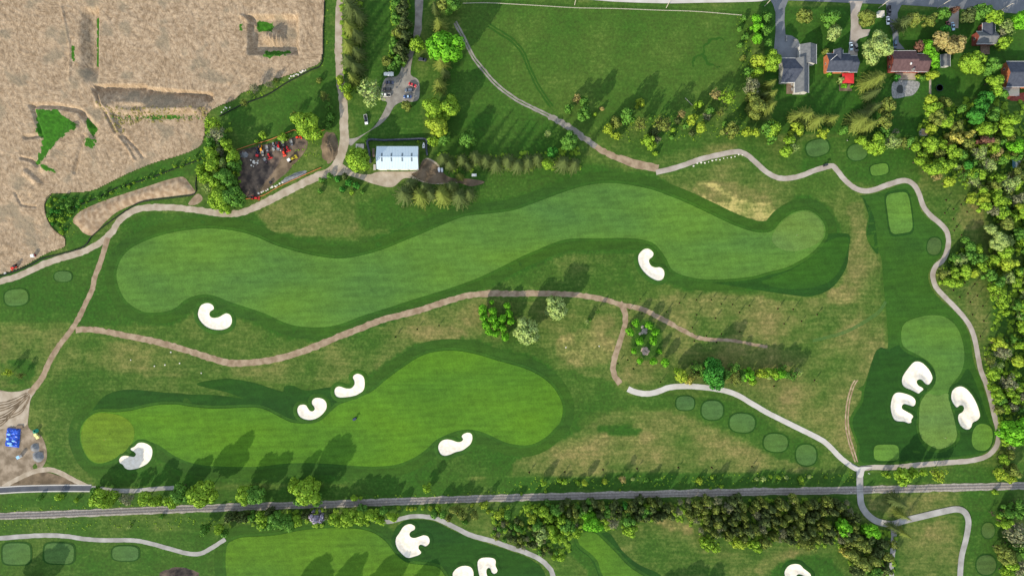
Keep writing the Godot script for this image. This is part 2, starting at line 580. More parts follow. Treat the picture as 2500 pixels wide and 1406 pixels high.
func ground_mesh(holes: Array) -> Mesh:
	# one sheet, sunk under the bunkers and the building site
	var step := 1.5
	var x0 := -360.0
	var z0 := -215.0
	var nx := 481
	var nz := 288
	var hs := PackedFloat32Array()
	hs.resize(nx * nz)
	for j in nz:
		for i in nx:
			hs[j * nx + i] = hgt(x0 + i * step, z0 + j * step)
	for h in holes:
		var poly: PackedVector2Array = h[0]
		var lo := poly[0]
		var hi := poly[0]
		for p in poly:
			lo = lo.min(p)
			hi = hi.max(p)
		for j in range(maxi(0, int((lo.y - z0) / step)), mini(nz, int((hi.y - z0) / step) + 2)):
			for i in range(maxi(0, int((lo.x - x0) / step)), mini(nx, int((hi.x - x0) / step) + 2)):
				if Geometry2D.is_point_in_polygon(Vector2(x0 + i * step, z0 + j * step), poly):
					hs[j * nx + i] -= h[1]
	var st := tool_()
	for j in nz:
		for i in nx:
			var p := Vector2(x0 + i * step, z0 + j * step)
			st.set_uv(guv(p))
			st.add_vertex(Vector3(p.x, hs[j * nx + i], p.y))
	for j in nz - 1:
		for i in nx - 1:
			var q := j * nx + i
			for v in [q, q + 1, q + nx + 1, q, q + nx + 1, q + nx]:
				st.add_index(v)
	var x1 := x0 + (nx - 1) * step
	var z1 := z0 + (nz - 1) * step
	var c := nx * nz
	var f := 2500.0
	for r in [[-f, -f, f, z0], [-f, z1, f, f], [-f, z0, x0, z1], [x1, z0, f, z1]]:
		for p in [Vector2(r[0], r[1]), Vector2(r[2], r[1]), Vector2(r[2], r[3]), Vector2(r[0], r[3])]:
			st.set_uv(guv(p))
			st.add_vertex(Vector3(p.x, 0, p.y))
		for v in [0, 1, 2, 0, 2, 3]:
			st.add_index(c + v)
		c += 4
	st.generate_normals()
	return st.commit()

# ---------------------------------------------------------------- bunkers
func bunker(poly: PackedVector2Array, depth: float, label: String, lip: Material) -> void:
	var t := thing("bunker", label, "bunker", Vector3.ZERO, 0.0, "white sand bunkers on the course")
	part(t, "sand", sheet_mesh(poly, 0.12, 1.0, -depth, 3.4, 0.02), M.sand)
	var st := tool_()
	var n := poly.size()
	var turn := -1.0 if Geometry2D.is_polygon_clockwise(poly) else 1.0
	var rows := []
	for i in n + 1:
		var a := poly[(i - 1 + n) % n]
		var b := poly[i % n]
		var c := poly[(i + 1) % n]
		var d := (c - a).normalized()
		var out := Vector2(d.y, -d.x) * turn
		var row := []
		for e in [[-0.12, 0.0], [0.0, 0.26], [0.3, 0.34], [1.0, 0.30], [1.8, 0.2], [2.6, -0.04]]:
			var p: Vector2 = b + out * e[0]
			row.append(Vector3(p.x, hgt(p.x, p.y) + e[1], p.y))
		rows.append(row)
	for i in n:
		for j in 5:
			for q in [rows[i][j], rows[i][j + 1], rows[i + 1][j + 1], rows[i][j], rows[i + 1][j + 1], rows[i + 1][j]]:
				st.set_uv(guv(Vector2(q.x, q.z)))
				st.add_vertex(q)
	st.generate_normals()
	part(t, "grass_lip", st.commit(), lip)

# ---------------------------------------------------------------- building site
func dirt_height(u: float, v: float) -> float:
	var h := 0.0
	# long ditch with a sloped side
	var e := smoothstep(14.0, 34.0, v) * (1.0 - smoothstep(160.0, 210.0, v))
	if u > 186.0 and u < 246.0:
		var c := 222.0 + 2.0 * sin(v * 0.06)
		var d := 0.0
		if u < c:
			d = smoothstep(188.0, c, u) * 3.6
		elif u < 235.0:
			d = 3.6
		else:
			d = 3.6 * (1.0 - smoothstep(235.0, 241.0, u))
		h -= d * e
	# two graded banks falling away to the north
	for b in [[226.0, 360.0, 210.0, 252.0, 3.6, 0.0], [352.0, 522.0, 216.0, 264.0, 3.6, 0.09]]:
		var top: float = b[2] + (u - b[0]) * b[5]
		var low: float = b[3] + (u - b[0]) * b[5] * 0.4
		if u > b[0] and u < b[1] and v > top - 6.0 and v < low + 16.0:
			var f := smoothstep(b[0], b[0] + 10.0, u) * (1.0 - smoothstep(b[1] - 10.0, b[1], u))
			var t := clampf((v - top) / (low - top), 0.0, 1.0)
			var cut := smoothstep(top - 5.0, top, v)
			var rise: float = -b[4] + t * (b[4] + 1.6)
			h += f * (rise * cut if v < low else 1.6 * (1.0 - smoothstep(low, low + 16.0, v)))
			h += 0.09 * sin(u * 0.95) * f * cut
	# the pit and the heap inside it
	if u > 585.0 and u < 745.0 and v > 20.0 and v < 150.0:
		var q := maxf(absf(u - 666.0) / 64.0, absf(v - 84.0) / 50.0)
		h -= 3.4 * (1.0 - smoothstep(0.82, 1.0, q))
		var r := Vector2((u - 664.0) / 34.0, (v - 88.0) / 26.0).length()
		h += 3.8 * (1.0 - smoothstep(0.2, 1.0, r)) * (1.0 + 0.25 * sin(u * 0.7))
	for s in STROKES:
		var p := Vector2(u, v)
		var best := 1e9
		for i in range(0, s[0].size() - 2, 2):
			var c := Geometry2D.get_closest_point_to_segment(p, Vector2(s[0][i], s[0][i + 1]), Vector2(s[0][i + 2], s[0][i + 3]))
			best = minf(best, p.distance_squared_to(c))
		best = sqrt(best)
		if best < s[1]:
			h += s[2] * (1.0 - smoothstep(0.0, 1.0, best / s[1]))
	return h

const STROKES := [
	[[75, 258, 135, 258, 190, 268, 200, 276], 9.0, -1.6],
	[[78, 262, 100, 330, 60, 335], 8.0, -1.2],
	[[200, 278, 232, 312, 226, 330], 12.0, -1.5],
	[[255, 262, 320, 272, 400, 270, 470, 262], 14.0, 1.5],
	[[240, 230, 262, 270, 290, 325], 8.0, 1.1],
	[[225, 215, 250, 262, 280, 320], 6.0, -0.9],
	[[180, 310, 140, 360, 105, 410], 16.0, 1.8],
	[[205, 330, 190, 380, 180, 420], 7.0, -1.0],
	[[300, 330, 330, 360, 360, 400], 6.0, -0.8],
	[[285, 330, 312, 365, 330, 395], 6.0, 0.7],
	[[50, 385, 75, 390, 90, 405], 6.0, -1.2],
	[[60, 420, 95, 450, 75, 470], 12.0, 1.0],
	[[35, 470, 50, 500, 90, 505], 5.0, -0.7],
	[[590, 40, 620, 60, 600, 130, 560, 200], 9.0, 0.9],
	[[505, 240, 540, 262, 520, 275], 10.0, -1.4],
	[[150, 20, 170, 120, 168, 200], 5.0, 0.5],
]

func dirt_field(poly: PackedVector2Array) -> Mesh:
	var step := 0.62
	var lo := Vector2(1e9, 1e9)
	var hi := -lo
	for p in poly:
		lo = lo.min(p)
		hi = hi.max(p)
	var nx := int((hi.x - lo.x) / step) + 2
	var nz := int((hi.y - lo.y) / step) + 2
	var a := FastNoiseLite.new()
	a.seed = 5
	a.frequency = 0.16
	a.fractal_octaves = 3
	a.fractal_type = FastNoiseLite.FRACTAL_RIDGED
	a.domain_warp_enabled = true
	a.domain_warp_amplitude = 14.0
	a.domain_warp_frequency = 0.03
	var b := FastNoiseLite.new()
	b.seed = 6
	b.frequency = 0.035
	var inner: Array = Geometry2D.offset_polygon(poly, -5.0)
	var st := tool_()
	var ok := PackedByteArray()
	ok.resize(nx * nz)
	for j in nz:
		for i in nx:
			var p := lo + Vector2(i, j) * step
			var q := j * nx + i
			ok[q] = 1 if Geometry2D.is_point_in_polygon(p, poly) else 0
			var h := 0.16
			if ok[q]:
				var u := p.x / S + 1250.0
				var v := p.y / S + 703.0
				var dir := b.get_noise_2d(p.x * 0.4, p.y * 0.4)
				var kx := 1.0 if dir > 0.0 else 0.45
				var kz := 0.4 if dir > 0.0 else 1.0
				var rough := a.get_noise_2d(p.x * kx, p.y * kz) * 0.22 + b.get_noise_2d(p.x * 11.0, p.y * 11.0) * 0.14 + b.get_noise_2d(p.x, p.y) * 0.35
				var deep := 0.0
				for r in inner:
					if Geometry2D.is_point_in_polygon(p, r):
						deep = 1.0
				h = 0.2 + rough * (0.4 + 0.6 * deep) + dirt_height(u, v) * deep + (0.1 if deep < 0.5 else 0.0)
			st.set_uv(Vector2(float(i) / nx, float(j) / nz))
			st.add_vertex(Vector3(p.x, h + hgt(p.x, p.y), p.y))
	for j in nz - 1:
		for i in nx - 1:
			var q := j * nx + i
			if ok[q] and ok[q + 1] and ok[q + nx] and ok[q + nx + 1]:
				for v in [q, q + 1, q + nx + 1, q, q + nx + 1, q + nx]:
					st.add_index(v)
	st.generate_normals()
	return st.commit()

func paint_dirt(poly: PackedVector2Array, greens: Array) -> Texture2D:
	var lo := Vector2(1e9, 1e9)
	var hi := -lo
	for p in poly:
		lo = lo.min(p)
		hi = hi.max(p)
	var w := 900
	var h := int(900 * (hi.y - lo.y) / (hi.x - lo.x))
	var a := noise_bytes(w, h, 0.012, 5, 31)
	var b := noise_bytes(w, h, 0.09, 4, 32)
	var e := strokes(w, h, 33)
	var f := warped(w, h, 0.03, 34, 30.0)
	var g := grain(w, h, 35)
	var light := photo(204, 180, 150)
	var dark := photo(148, 126, 100)
	var grey := photo(146, 134, 112)
	var grass := photo(62, 118, 30)
	var mask := PackedByteArray()
	mask.resize(w * h)
	for poly_g in greens:
		var a0 := Vector2(1e9, 1e9)
		var b0 := -a0
		for p in poly_g:
			a0 = a0.min(p)
			b0 = b0.max(p)
		for y in range(maxi(0, int((a0.y - lo.y) / (hi.y - lo.y) * h)), mini(h, int((b0.y - lo.y) / (hi.y - lo.y) * h) + 2)):
			for x in range(maxi(0, int((a0.x - lo.x) / (hi.x - lo.x) * w)), mini(w, int((b0.x - lo.x) / (hi.x - lo.x) * w) + 2)):
				var n := (b[y * w + x] / 255.0 - 0.5) * 2.4
				if Geometry2D.is_point_in_polygon(Vector2(lo.x + (x + 0.5) / w * (hi.x - lo.x) + n, lo.y + (y + 0.5) / h * (hi.y - lo.y) + n), poly_g):
					mask[y * w + x] = 1
	var out := PackedByteArray()
	out.resize(w * h * 3)
	for i in w * h:
		var na := a[i] / 255.0 - 0.5
		var s := e[i] / 255.0 - 0.5
		var t := clampf(0.34 - na * 0.5 + s * 0.62 + (f[i] / 255.0 - 0.5) * 0.5 + (b[i] / 255.0 - 0.5) * 0.9, 0.0, 1.0)
		var v := 1.0 + (g[i] / 255.0 - 0.5) * 0.24
		var c := light.lerp(dark, t)
		if na > 0.12:
			c = c.lerp(grey, minf(0.7, (na - 0.12) * 4.0))
		if mask[i]:
			c = grass * (0.85 + (b[i] / 255.0) * 0.35)
		out[i * 3] = clampi(int(c.r * v * 255.0), 0, 255)
		out[i * 3 + 1] = clampi(int(c.g * v * 255.0), 0, 255)
		out[i * 3 + 2] = clampi(int(c.b * v * 255.0), 0, 255)
	return tex(Image.create_from_data(w, h, false, Image.FORMAT_RGB8, out))

# ---------------------------------------------------------------- trees
const TINT := {
	"L": [132, 168, 50, "lime green"], "Y": [150, 172, 54, "yellow-green"], "B": [108, 174, 40, "vivid green"], "M": [92, 138, 52, "mid green"],
	"D": [66, 132, 46, "deep green"], "O": [116, 130, 58, "olive green"], "K": [84, 100, 54, "dark olive"], "P": [150, 172, 98, "pale silvery green"],
	"G": [176, 172, 82, "golden"], "T": [164, 152, 96, "tan leaved"], "R": [116, 84, 70, "purple-brown"], "V": [172, 164, 184, "lilac flowering"], "S": [130, 134, 100, "grey"]}
const NOUN := {"l": ["leafy_tree", "leafy tree"], "s": ["spruce_tree", "spruce"], "b": ["bare_tree", "bare tree"], "h": ["sparse_tree", "half-leafed tree"], "c": ["cedar_tree", "cedar"], "u": ["shrub", "shrub"]}
var planted := []
var grown := []

func leaf(st: SurfaceTool, p: Vector3, n: Vector3, size: float, squash: float, r: RandomNumberGenerator, mixed: float) -> void:
	var a := n.cross(Vector3(r.randf() - 0.5, r.randf() - 0.5, r.randf() - 0.5)).normalized()
	var b := n.cross(a).normalized()
	a = (a + n * r.randf_range(-0.5, 0.5)) * size * r.randf_range(0.7, 1.2)
	b = (b + n * r.randf_range(-0.5, 0.5)) * size * r.randf_range(0.5, 0.9)
	var q := [p - a, p - b * 0.8 + n * size * 0.25, p + a, p + b * 1.1]
	for i in 4:
		q[i] = Vector3(q[i].x, p.y + (q[i].y - p.y) * squash, q[i].z)
	var c := Color(mixed * r.randf_range(0.88, 1.12), mixed * r.randf_range(0.94, 1.06), mixed * r.randf_range(0.85, 1.15))
	st.set_color(c)
	tri(st, q[0], q[1], q[2], n)
	tri(st, q[0], q[2], q[3], n)

func tri(st: SurfaceTool, a: Vector3, b: Vector3, c: Vector3, n: Vector3) -> void:
	# wound so that the face looks the way its normal points
	var turned := (c - a).cross(b - a).dot(n) < 0.0
	for q in [a, c, b] if turned else [a, b, c]:
		st.set_normal(n)
		st.add_vertex(q)

func leafy_mesh(sd: int, lobes: int, count: int, size: float, lobe_r := 0.4, low := 0.3, squash := 0.52) -> Mesh:
	var r := RandomNumberGenerator.new()
	r.seed = sd
	var ls := [[Vector3(0, 0.76, 0), lobe_r * 1.1]]
	for i in lobes:
		var a := TAU * (i + r.randf() * 0.8) / lobes
		var d := r.randf_range(0.35, 0.72) if i % 3 else r.randf_range(0.1, 0.4)
		ls.append([Vector3(cos(a) * d, r.randf_range(low + 0.12, 0.86) - d * 0.16, sin(a) * d), lobe_r * r.randf_range(0.62, 1.12)])
	var st := tool_()
	var made := 0
	var tries := 0
	while made < count and tries < count * 6:
		tries += 1
		var l: Array = ls[r.randi() % ls.size()]
		var n := Vector3(r.randfn(), r.randfn() + 0.25, r.randfn()).normalized()
		var p: Vector3 = l[0] + Vector3(n.x, n.y * squash, n.z) * l[1] * r.randf_range(0.72, 1.08)
		var hid := false
		for o in ls:
			var e: Vector3 = p - o[0]
			if o != l and Vector3(e.x, e.y / squash, e.z).length() < o[1] * 0.62:
				hid = true
				break
		if hid:
			continue
		made += 1
		leaf(st, p, (n + Vector3(r.randfn(), r.randfn(), r.randfn()) * 0.25).normalized(), size, squash, r, r.randf_range(0.8, 1.2))
	return st.commit()

func spruce_mesh(sd: int, whorls := 15) -> Mesh:
	var r := RandomNumberGenerator.new()
	r.seed = sd
	var st := tool_()
	for w in whorls:
		var t := (w + 0.4) / whorls
		var y := lerpf(0.14, 0.99, t)
		var reach := pow(1.0 - t, 0.8) * r.randf_range(0.85, 1.05) + 0.03
		var n := 7 + int(9 * (1.0 - t))
		for k in n:
			var a := TAU * (k + r.randf_range(-0.35, 0.35)) / n + w * 1.7
			var d := Vector3(cos(a), 0, sin(a))
			var side := Vector3(-d.z, 0, d.x)
			var len := reach * r.randf_range(0.6, 1.12)
			var segs := 6 if t < 0.6 else 4
			var own := r.randf_range(0.6, 1.25)
			var yb := y + r.randf_range(-0.025, 0.025)
			for s in segs:
				var f0 := float(s) / segs
				var f1 := float(s + 1) / segs
				var p0 := d * len * f0 + Vector3.UP * (yb - 0.12 * len * f0 * f0)
				var p1 := d * len * f1 + Vector3.UP * (yb - 0.12 * len * f1 * f1)
				var wd := len * 0.17 * (1.0 - f0 * 0.7) * r.randf_range(0.6, 1.2)
				var mixed := own * r.randf_range(0.85, 1.15)
				for sg in [-1.0, 1.0]:
					var tip: Vector3 = p1 + side * sg * wd + d * len * 0.07 + Vector3.DOWN * 0.014
					st.set_color(Color(mixed, mixed, mixed * 0.9))
					var nn: Vector3 = (Vector3.UP * 0.8 + d * 0.5 + side * sg * 0.25).normalized()
					tri(st, p0, tip, p1, nn)
	return st.commit()

func twig(st: SurfaceTool, r: RandomNumberGenerator, a: Vector3, d: Vector3, len: float, w: float, depth: int, squash: float) -> void:
	var b := a + Vector3(d.x, d.y * squash, d.z) * len
	tube(st, a, b, w, w * 0.6, 4 if depth > 1 else 3)
	if depth == 0:
		return
	for k in 3 + (1 if depth > 1 else 0):
		var e := (d + Vector3(r.randfn(), r.randfn() * 0.6 + 0.15, r.randfn()) * 0.55).normalized()
		var f := a.lerp(b, r.randf_range(0.45, 1.0))
		twig(st, r, f, e, len * r.randf_range(0.5, 0.75), w * 0.5, depth - 1, squash)

func bare_mesh(sd: int) -> Mesh:
	var r := RandomNumberGenerator.new()
	r.seed = sd
	var st := tool_()
	tube(st, Vector3.ZERO, Vector3(0, 0.4, 0), 0.06, 0.045, 7)
	for k in 7:
		var a := TAU * (k + r.randf()) / 7
		twig(st, r, Vector3(0, r.randf_range(0.25, 0.42), 0), Vector3(cos(a), r.randf_range(0.5, 1.4), sin(a)).normalized(), 0.46, 0.028, 3, 0.55)
	return st.commit()

func trunk_mesh(sd: int, top := 0.6) -> Mesh:
	var r := RandomNumberGenerator.new()
	r.seed = sd
	var st := tool_()
	tube(st, Vector3(0, -0.01, 0), Vector3(0.01, 0.12, 0), 0.075, 0.05, 8)
	tube(st, Vector3(0.01, 0.12, 0), Vector3(0, top, 0.01), 0.05, 0.018, 8)
	if top < 0.8:
		for k in 5:
			var a := TAU * (k + r.randf() * 0.6) / 5
			tube(st, Vector3(0, 0.25 + 0.05 * k, 0), Vector3(cos(a) * 0.5, 0.45 + 0.06 * k, sin(a) * 0.5), 0.024, 0.008, 5)
	return st.commit()

func make_protos() -> void:
	proto.big = [leafy_mesh(1, 17, 3600, 0.080, 0.36), leafy_mesh(2, 20, 3600, 0.080, 0.34), leafy_mesh(7, 15, 3400, 0.084, 0.38)]
	proto.mid = [leafy_mesh(3, 11, 1100, 0.12, 0.38), leafy_mesh(4, 9, 1100, 0.12, 0.42), leafy_mesh(5, 13, 1100, 0.115, 0.36), leafy_mesh(6, 8, 900, 0.13, 0.4)]
	proto.small = [leafy_mesh(8, 6, 460, 0.17, 0.5), leafy_mesh(9, 5, 460, 0.17, 0.54), leafy_mesh(10, 7, 480, 0.165, 0.48)]
	proto.round = [leafy_mesh(18, 7, 620, 0.15, 0.56), leafy_mesh(19, 8, 620, 0.15, 0.54)]
	proto.shrub = [leafy_mesh(11, 6, 260, 0.2, 0.5, 0.05, 0.8), leafy_mesh(12, 7, 260, 0.2, 0.46, 0.05, 0.8)]
	proto.cedar = [leafy_mesh(13, 7, 600, 0.15, 0.42, 0.1, 0.85), leafy_mesh(14, 8, 600, 0.15, 0.4, 0.1, 0.85)]
	proto.sparse = [leafy_mesh(15, 16, 620, 0.075, 0.3), leafy_mesh(16, 14, 700, 0.075, 0.32), leafy_mesh(17, 18, 560, 0.085, 0.3)]
	proto.spruce = [spruce_mesh(1), spruce_mesh(2, 17), spruce_mesh(3, 14)]
	proto.bare = [bare_mesh(1), bare_mesh(2), bare_mesh(3)]
	proto.trunk = [trunk_mesh(1), trunk_mesh(2)]
	proto.pole = [trunk_mesh(3, 0.96)]
	mat("bark", photo(112, 96, 80), 0.95)
	mat("pale_bark", photo(176, 168, 156), 0.95)
	for k in TINT:
		var t: Array = TINT[k]
		var m := mat("leaves_" + t[3].replace(" ", "_"), photo(t[0], t[1], t[2], 1.0), 0.75)
		m.vertex_color_use_as_albedo = true
		m.backlight_enabled = true
		m.backlight = photo(t[0], t[1], t[2], 2.4)
		M["tint_" + k] = m

func tree(u: float, v: float, r: float, code: String, place: String, group: String) -> void:
	var kind := code[0]
	var rm := r * S * (1.12 if kind in ["l", "h", "c"] else 1.04)
	var h := 3.2 + 1.65 * rm
	var lean := 0.62
	match kind:
		"s":
			h = minf(8.0 + 2.0 * rm, 17.0) * rng.randf_range(0.85, 1.12)
			lean = 0.66
		"c":
			h = 3.5 + 2.0 * rm
		"u":
			h = 0.7 + 1.15 * rm
			lean = 0.5
		"b", "h":
			h = 3.5 + 1.45 * rm
	if group == "thicket below the meadow" and r > 16.0:
		h *= 1.4
	var at := foot(u, v, h * lean)
	planted.append(Vector3(at.x, at.z, rm))
	var tint: Array = TINT[code[1]]
	var young := kind == "l" and r < 12.5
	var size := "small" if r < 9.0 else ("middling" if r < 15.0 else ("tall" if r < 22.0 else "broad"))
	var noun: String = "young leafy tree" if young else NOUN[kind][1]
	var t := thing("young_tree" if young else NOUN[kind][0], "%s %s %s %s" % [size, tint[3], noun, place], "shrub" if kind == "u" else "tree", at, rng.randf() * TAU, group)
	grown.append([t, Vector2(at.x, at.z), "%s %s" % [tint[3].split(" ")[0], NOUN[kind][1].split(" ")[-1] if kind != "l" else "tree"]])
	var leaves: Material = M["tint_" + code[1]]
	var sc := Vector3(rm, h, rm) * Vector3(rng.randf_range(0.92, 1.08), 1.0, rng.randf_range(0.92, 1.08))
	var pick: Array = []
	match kind:
		"l":
			pick = proto.big if r >= 22.0 else (proto.mid if r >= 11.8 else (proto.round if code[1] == "B" else proto.small))
		"s":
			pick = proto.spruce
		"c":
			pick = proto.cedar
		"u":
			pick = proto.shrub
		"h":
			pick = proto.sparse
		"r":
			pick = proto.round
	if kind == "b" or kind == "h":
		part(t, "branches", proto.bare[rng.randi() % 3], M.pale_bark if code[1] in ["S", "P", "V"] else M.bark).scale = sc
	else:
		part(t, "trunk", proto.pole[0] if kind in ["s", "c"] else proto.trunk[rng.randi() % 2], M.bark).scale = Vector3(minf(rm, 4.5), h, minf(rm, 4.5)) if kind in ["l", "u"] else Vector3(minf(rm, 4.0) * 0.9, h, minf(rm, 4.0) * 0.9)
	if pick:
		part(t, "crown", pick[rng.randi() % pick.size()], leaves).scale = sc

func tell_apart() -> void:
	# trees that still share a label are told apart by the nearest different one
	var shared := {}
	for g in grown:
		var l: String = g[0].get_meta("label")
		shared[l] = shared.get(l, 0) + 1
	for g in grown:
		var l: String = g[0].get_meta("label")
		if shared[l] < 2 or l.contains("clump") or l.contains("ring"):
			continue
		var best := 1e9
		var near := ""
		for o in grown:
			var d: float = g[1].distance_squared_to(o[1])
			if o[2] != g[2] and d < best:
				best = d
				near = o[2]
		if best < 400.0:
			g[0].set_meta("label", l + (", by an " if near[0] in ["o", "a", "e", "i", "u"] else ", by a ") + near)

func trees(place: String, group: String, flat: Array) -> void:
	for i in range(0, flat.size(), 4):
		tree(flat[i], flat[i + 1], flat[i + 2], flat[i + 3], place, group)

func fill(flat: Array, gap: float, rmin: float, rmax: float, codes: Array, place: String, group: String, most: int) -> void:
	# more trees of the same wood where none stands yet
	var poly := pts(flat)
	var lo := Vector2(1e9, 1e9)
	var hi := -lo
	for p in poly:
		lo = lo.min(p)
		hi = hi.max(p)
	var made := 0
	for k in most * 30:
		if made >= most:
			return
		var p := Vector2(rng.randf_range(lo.x, hi.x), rng.randf_range(lo.y, hi.y))
		if not Geometry2D.is_point_in_polygon(p, poly):
			continue
		var r := rng.randf_range(rmin, rmax)
		var ok := true
		for q in planted:
			if Vector2(q.x, q.y).distance_to(p) < (q.z + r * S) * gap:
				ok = false
				break
		if ok:
			made += 1
			tree(p.x / S + 1250.0, p.y / S + 703.0, r, codes[rng.randi() % codes.size()], place, group)

func undergrowth(called: String, label: String, areas: Array, per: float, lo_s: float, hi_s: float, tint: String, on_site := false) -> void:
	var where := []
	for flat in areas:
		var poly := pts(flat)
		var lo := Vector2(1e9, 1e9)
		var hi := -lo
		for p in poly:
			lo = lo.min(p)
			hi = hi.max(p)
		for k in int((hi.x - lo.x) * (hi.y - lo.y) * per):
			var p := Vector2(rng.randf_range(lo.x, hi.x), rng.randf_range(lo.y, hi.y))
			if Geometry2D.is_point_in_polygon(p, poly):
				var s := rng.randf_range(lo_s, hi_s)
				var up := hgt(p.x, p.y)
				if on_site:
					up += 0.2 + dirt_height(p.x / S + 1250.0, p.y / S + 703.0)
				where.append(Transform3D(Basis(Vector3.UP, rng.randf() * TAU).scaled(Vector3(s, s * 0.55, s)), Vector3(p.x, up - s * 0.1, p.y)))
	var mm := MultiMesh.new()
	mm.transform_format = MultiMesh.TRANSFORM_3D
	mm.mesh = proto.shrub[0]
	mm.instance_count = where.size()
	for i in where.size():
		mm.set_instance_transform(i, where[i])
	var o := MultiMeshInstance3D.new()
	o.name = numbered(called)
	o.multimesh = mm
	o.material_override = M["tint_" + tint]
	o.set_meta("kind", "stuff")
	o.set_meta("label", label)
	o.set_meta("category", "undergrowth")
	add_child(o)

# ---------------------------------------------------------------- vehicles
func car(u: float, v: float, deg: float, c: Color, label: String, kind := "sedan", roof := Color(-1, 0, 0)) -> void:
	var t := thing("parked_car" if kind != "pickup" else "pickup_truck", label, "car" if kind != "pickup" else "truck", foot(u, v, 0.7) + Vector3.UP * lift_at, deg_to_rad(-deg), "parked cars and trucks")
	var paint := mat("paint_%s" % c.to_html(false), c, 0.3)
	paint.clearcoat_enabled = true
	var top := paint if roof.r < 0.0 else mat("paint_%s" % roof.to_html(false), roof, 0.3)
	var st := tool_()
	var cab := tool_()
	var rf := tool_()
	match kind:
		"sedan":
			loft(st, [[-2.3, 0.72, 0.66, 0.32, 0.80], [-2.1, 0.86, 0.80, 0.25, 0.92], [-1.4, 0.90, 0.84, 0.22, 0.98], [0.6, 0.91, 0.85, 0.22, 0.98], [1.7, 0.90, 0.82, 0.24, 0.90], [2.2, 0.84, 0.74, 0.28, 0.78], [2.35, 0.7, 0.6, 0.32, 0.66]])
			loft(cab, [[-1.65, 0.80, 0.62, 0.95, 0.99], [-0.95, 0.80, 0.62, 0.95, 1.41], [0.25, 0.80, 0.62, 0.95, 1.41], [1.15, 0.80, 0.62, 0.93, 0.97]])
			loft(rf, [[-0.85, 0.60, 0.58, 1.40, 1.45], [-0.4, 0.62, 0.60, 1.40, 1.48], [0.2, 0.60, 0.58, 1.40, 1.45]])
		"suv":
			loft(st, [[-2.3, 0.78, 0.74, 0.38, 1.0], [-2.15, 0.92, 0.86, 0.30, 1.1], [-1.4, 0.94, 0.88, 0.28, 1.12], [0.7, 0.94, 0.88, 0.28, 1.12], [1.8, 0.93, 0.86, 0.30, 1.06], [2.25, 0.86, 0.78, 0.34, 0.94], [2.38, 0.74, 0.66, 0.40, 0.8]])
			loft(cab, [[-2.15, 0.84, 0.66, 1.08, 1.12], [-1.85, 0.84, 0.68, 1.08, 1.66], [0.35, 0.84, 0.66, 1.08, 1.66], [1.1, 0.84, 0.66, 1.07, 1.1]])
			loft(rf, [[-1.85, 0.66, 0.64, 1.65, 1.70], [-0.8, 0.68, 0.66, 1.65, 1.74], [0.3, 0.64, 0.62, 1.65, 1.70]])
		"pickup":
			loft(st, [[-2.8, 0.86, 0.84, 0.45, 0.80], [-0.6, 0.94, 0.90, 0.40, 0.80], [-0.55, 0.95, 0.90, 0.36, 1.15], [1.2, 0.95, 0.88, 0.36, 1.15], [2.3, 0.92, 0.84, 0.38, 1.08], [2.7, 0.84, 0.74, 0.42, 0.9]])
			for s in [-1.0, 1.0]:
				box(st, Vector3(-1.7, 0.98, 0.86 * s), Vector3(2.2, 0.42, 0.1))
			box(st, Vector3(-2.78, 0.98, 0), Vector3(0.08, 0.42, 1.7))
			loft(cab, [[-0.55, 0.84, 0.70, 1.12, 1.2], [-0.4, 0.84, 0.70, 1.12, 1.72], [0.75, 0.84, 0.68, 1.12, 1.72], [1.4, 0.84, 0.68, 1.1, 1.14]])
			loft(rf, [[-0.4, 0.68, 0.66, 1.71, 1.77], [0.2, 0.70, 0.68, 1.71, 1.79], [0.72, 0.66, 0.64, 1.71, 1.77]])
	part(t, "body", st.commit(), paint)
	part(t, "windows", cab.commit(), M.car_glass)
	part(t, "roof", rf.commit(), top)
	if kind == "pickup":
		var bed := tool_()
		box(bed, Vector3(-1.7, 0.815, 0), Vector3(2.1, 0.03, 1.6))
		part(t, "truck_bed", bed.commit(), M.black)
	for x in [-1.4, 1.4]:
		for s in [-1.0, 1.0]:
			var w := part(t, "wheel", proto.wheel, M.tyre, Vector3(x * (1.15 if kind == "pickup" else 1.0), 0.33, 0.8 * s))
			part(w, "rim", proto.rim, M.metal, Vector3(0, 0, 0.11 * s))
	for s in [-1.0, 1.0]:
		var lx := 2.62 if kind == "pickup" else 2.26
		part(t, "headlight", proto.lamp, M.white, Vector3(lx, 0.74, 0.58 * s))
		part(t, "tail_light", proto.lamp, M.red_paint, Vector3(-lx + (-0.2 if kind == "pickup" else 0.0), 0.76, 0.6 * s))

var lift_at := 0.16

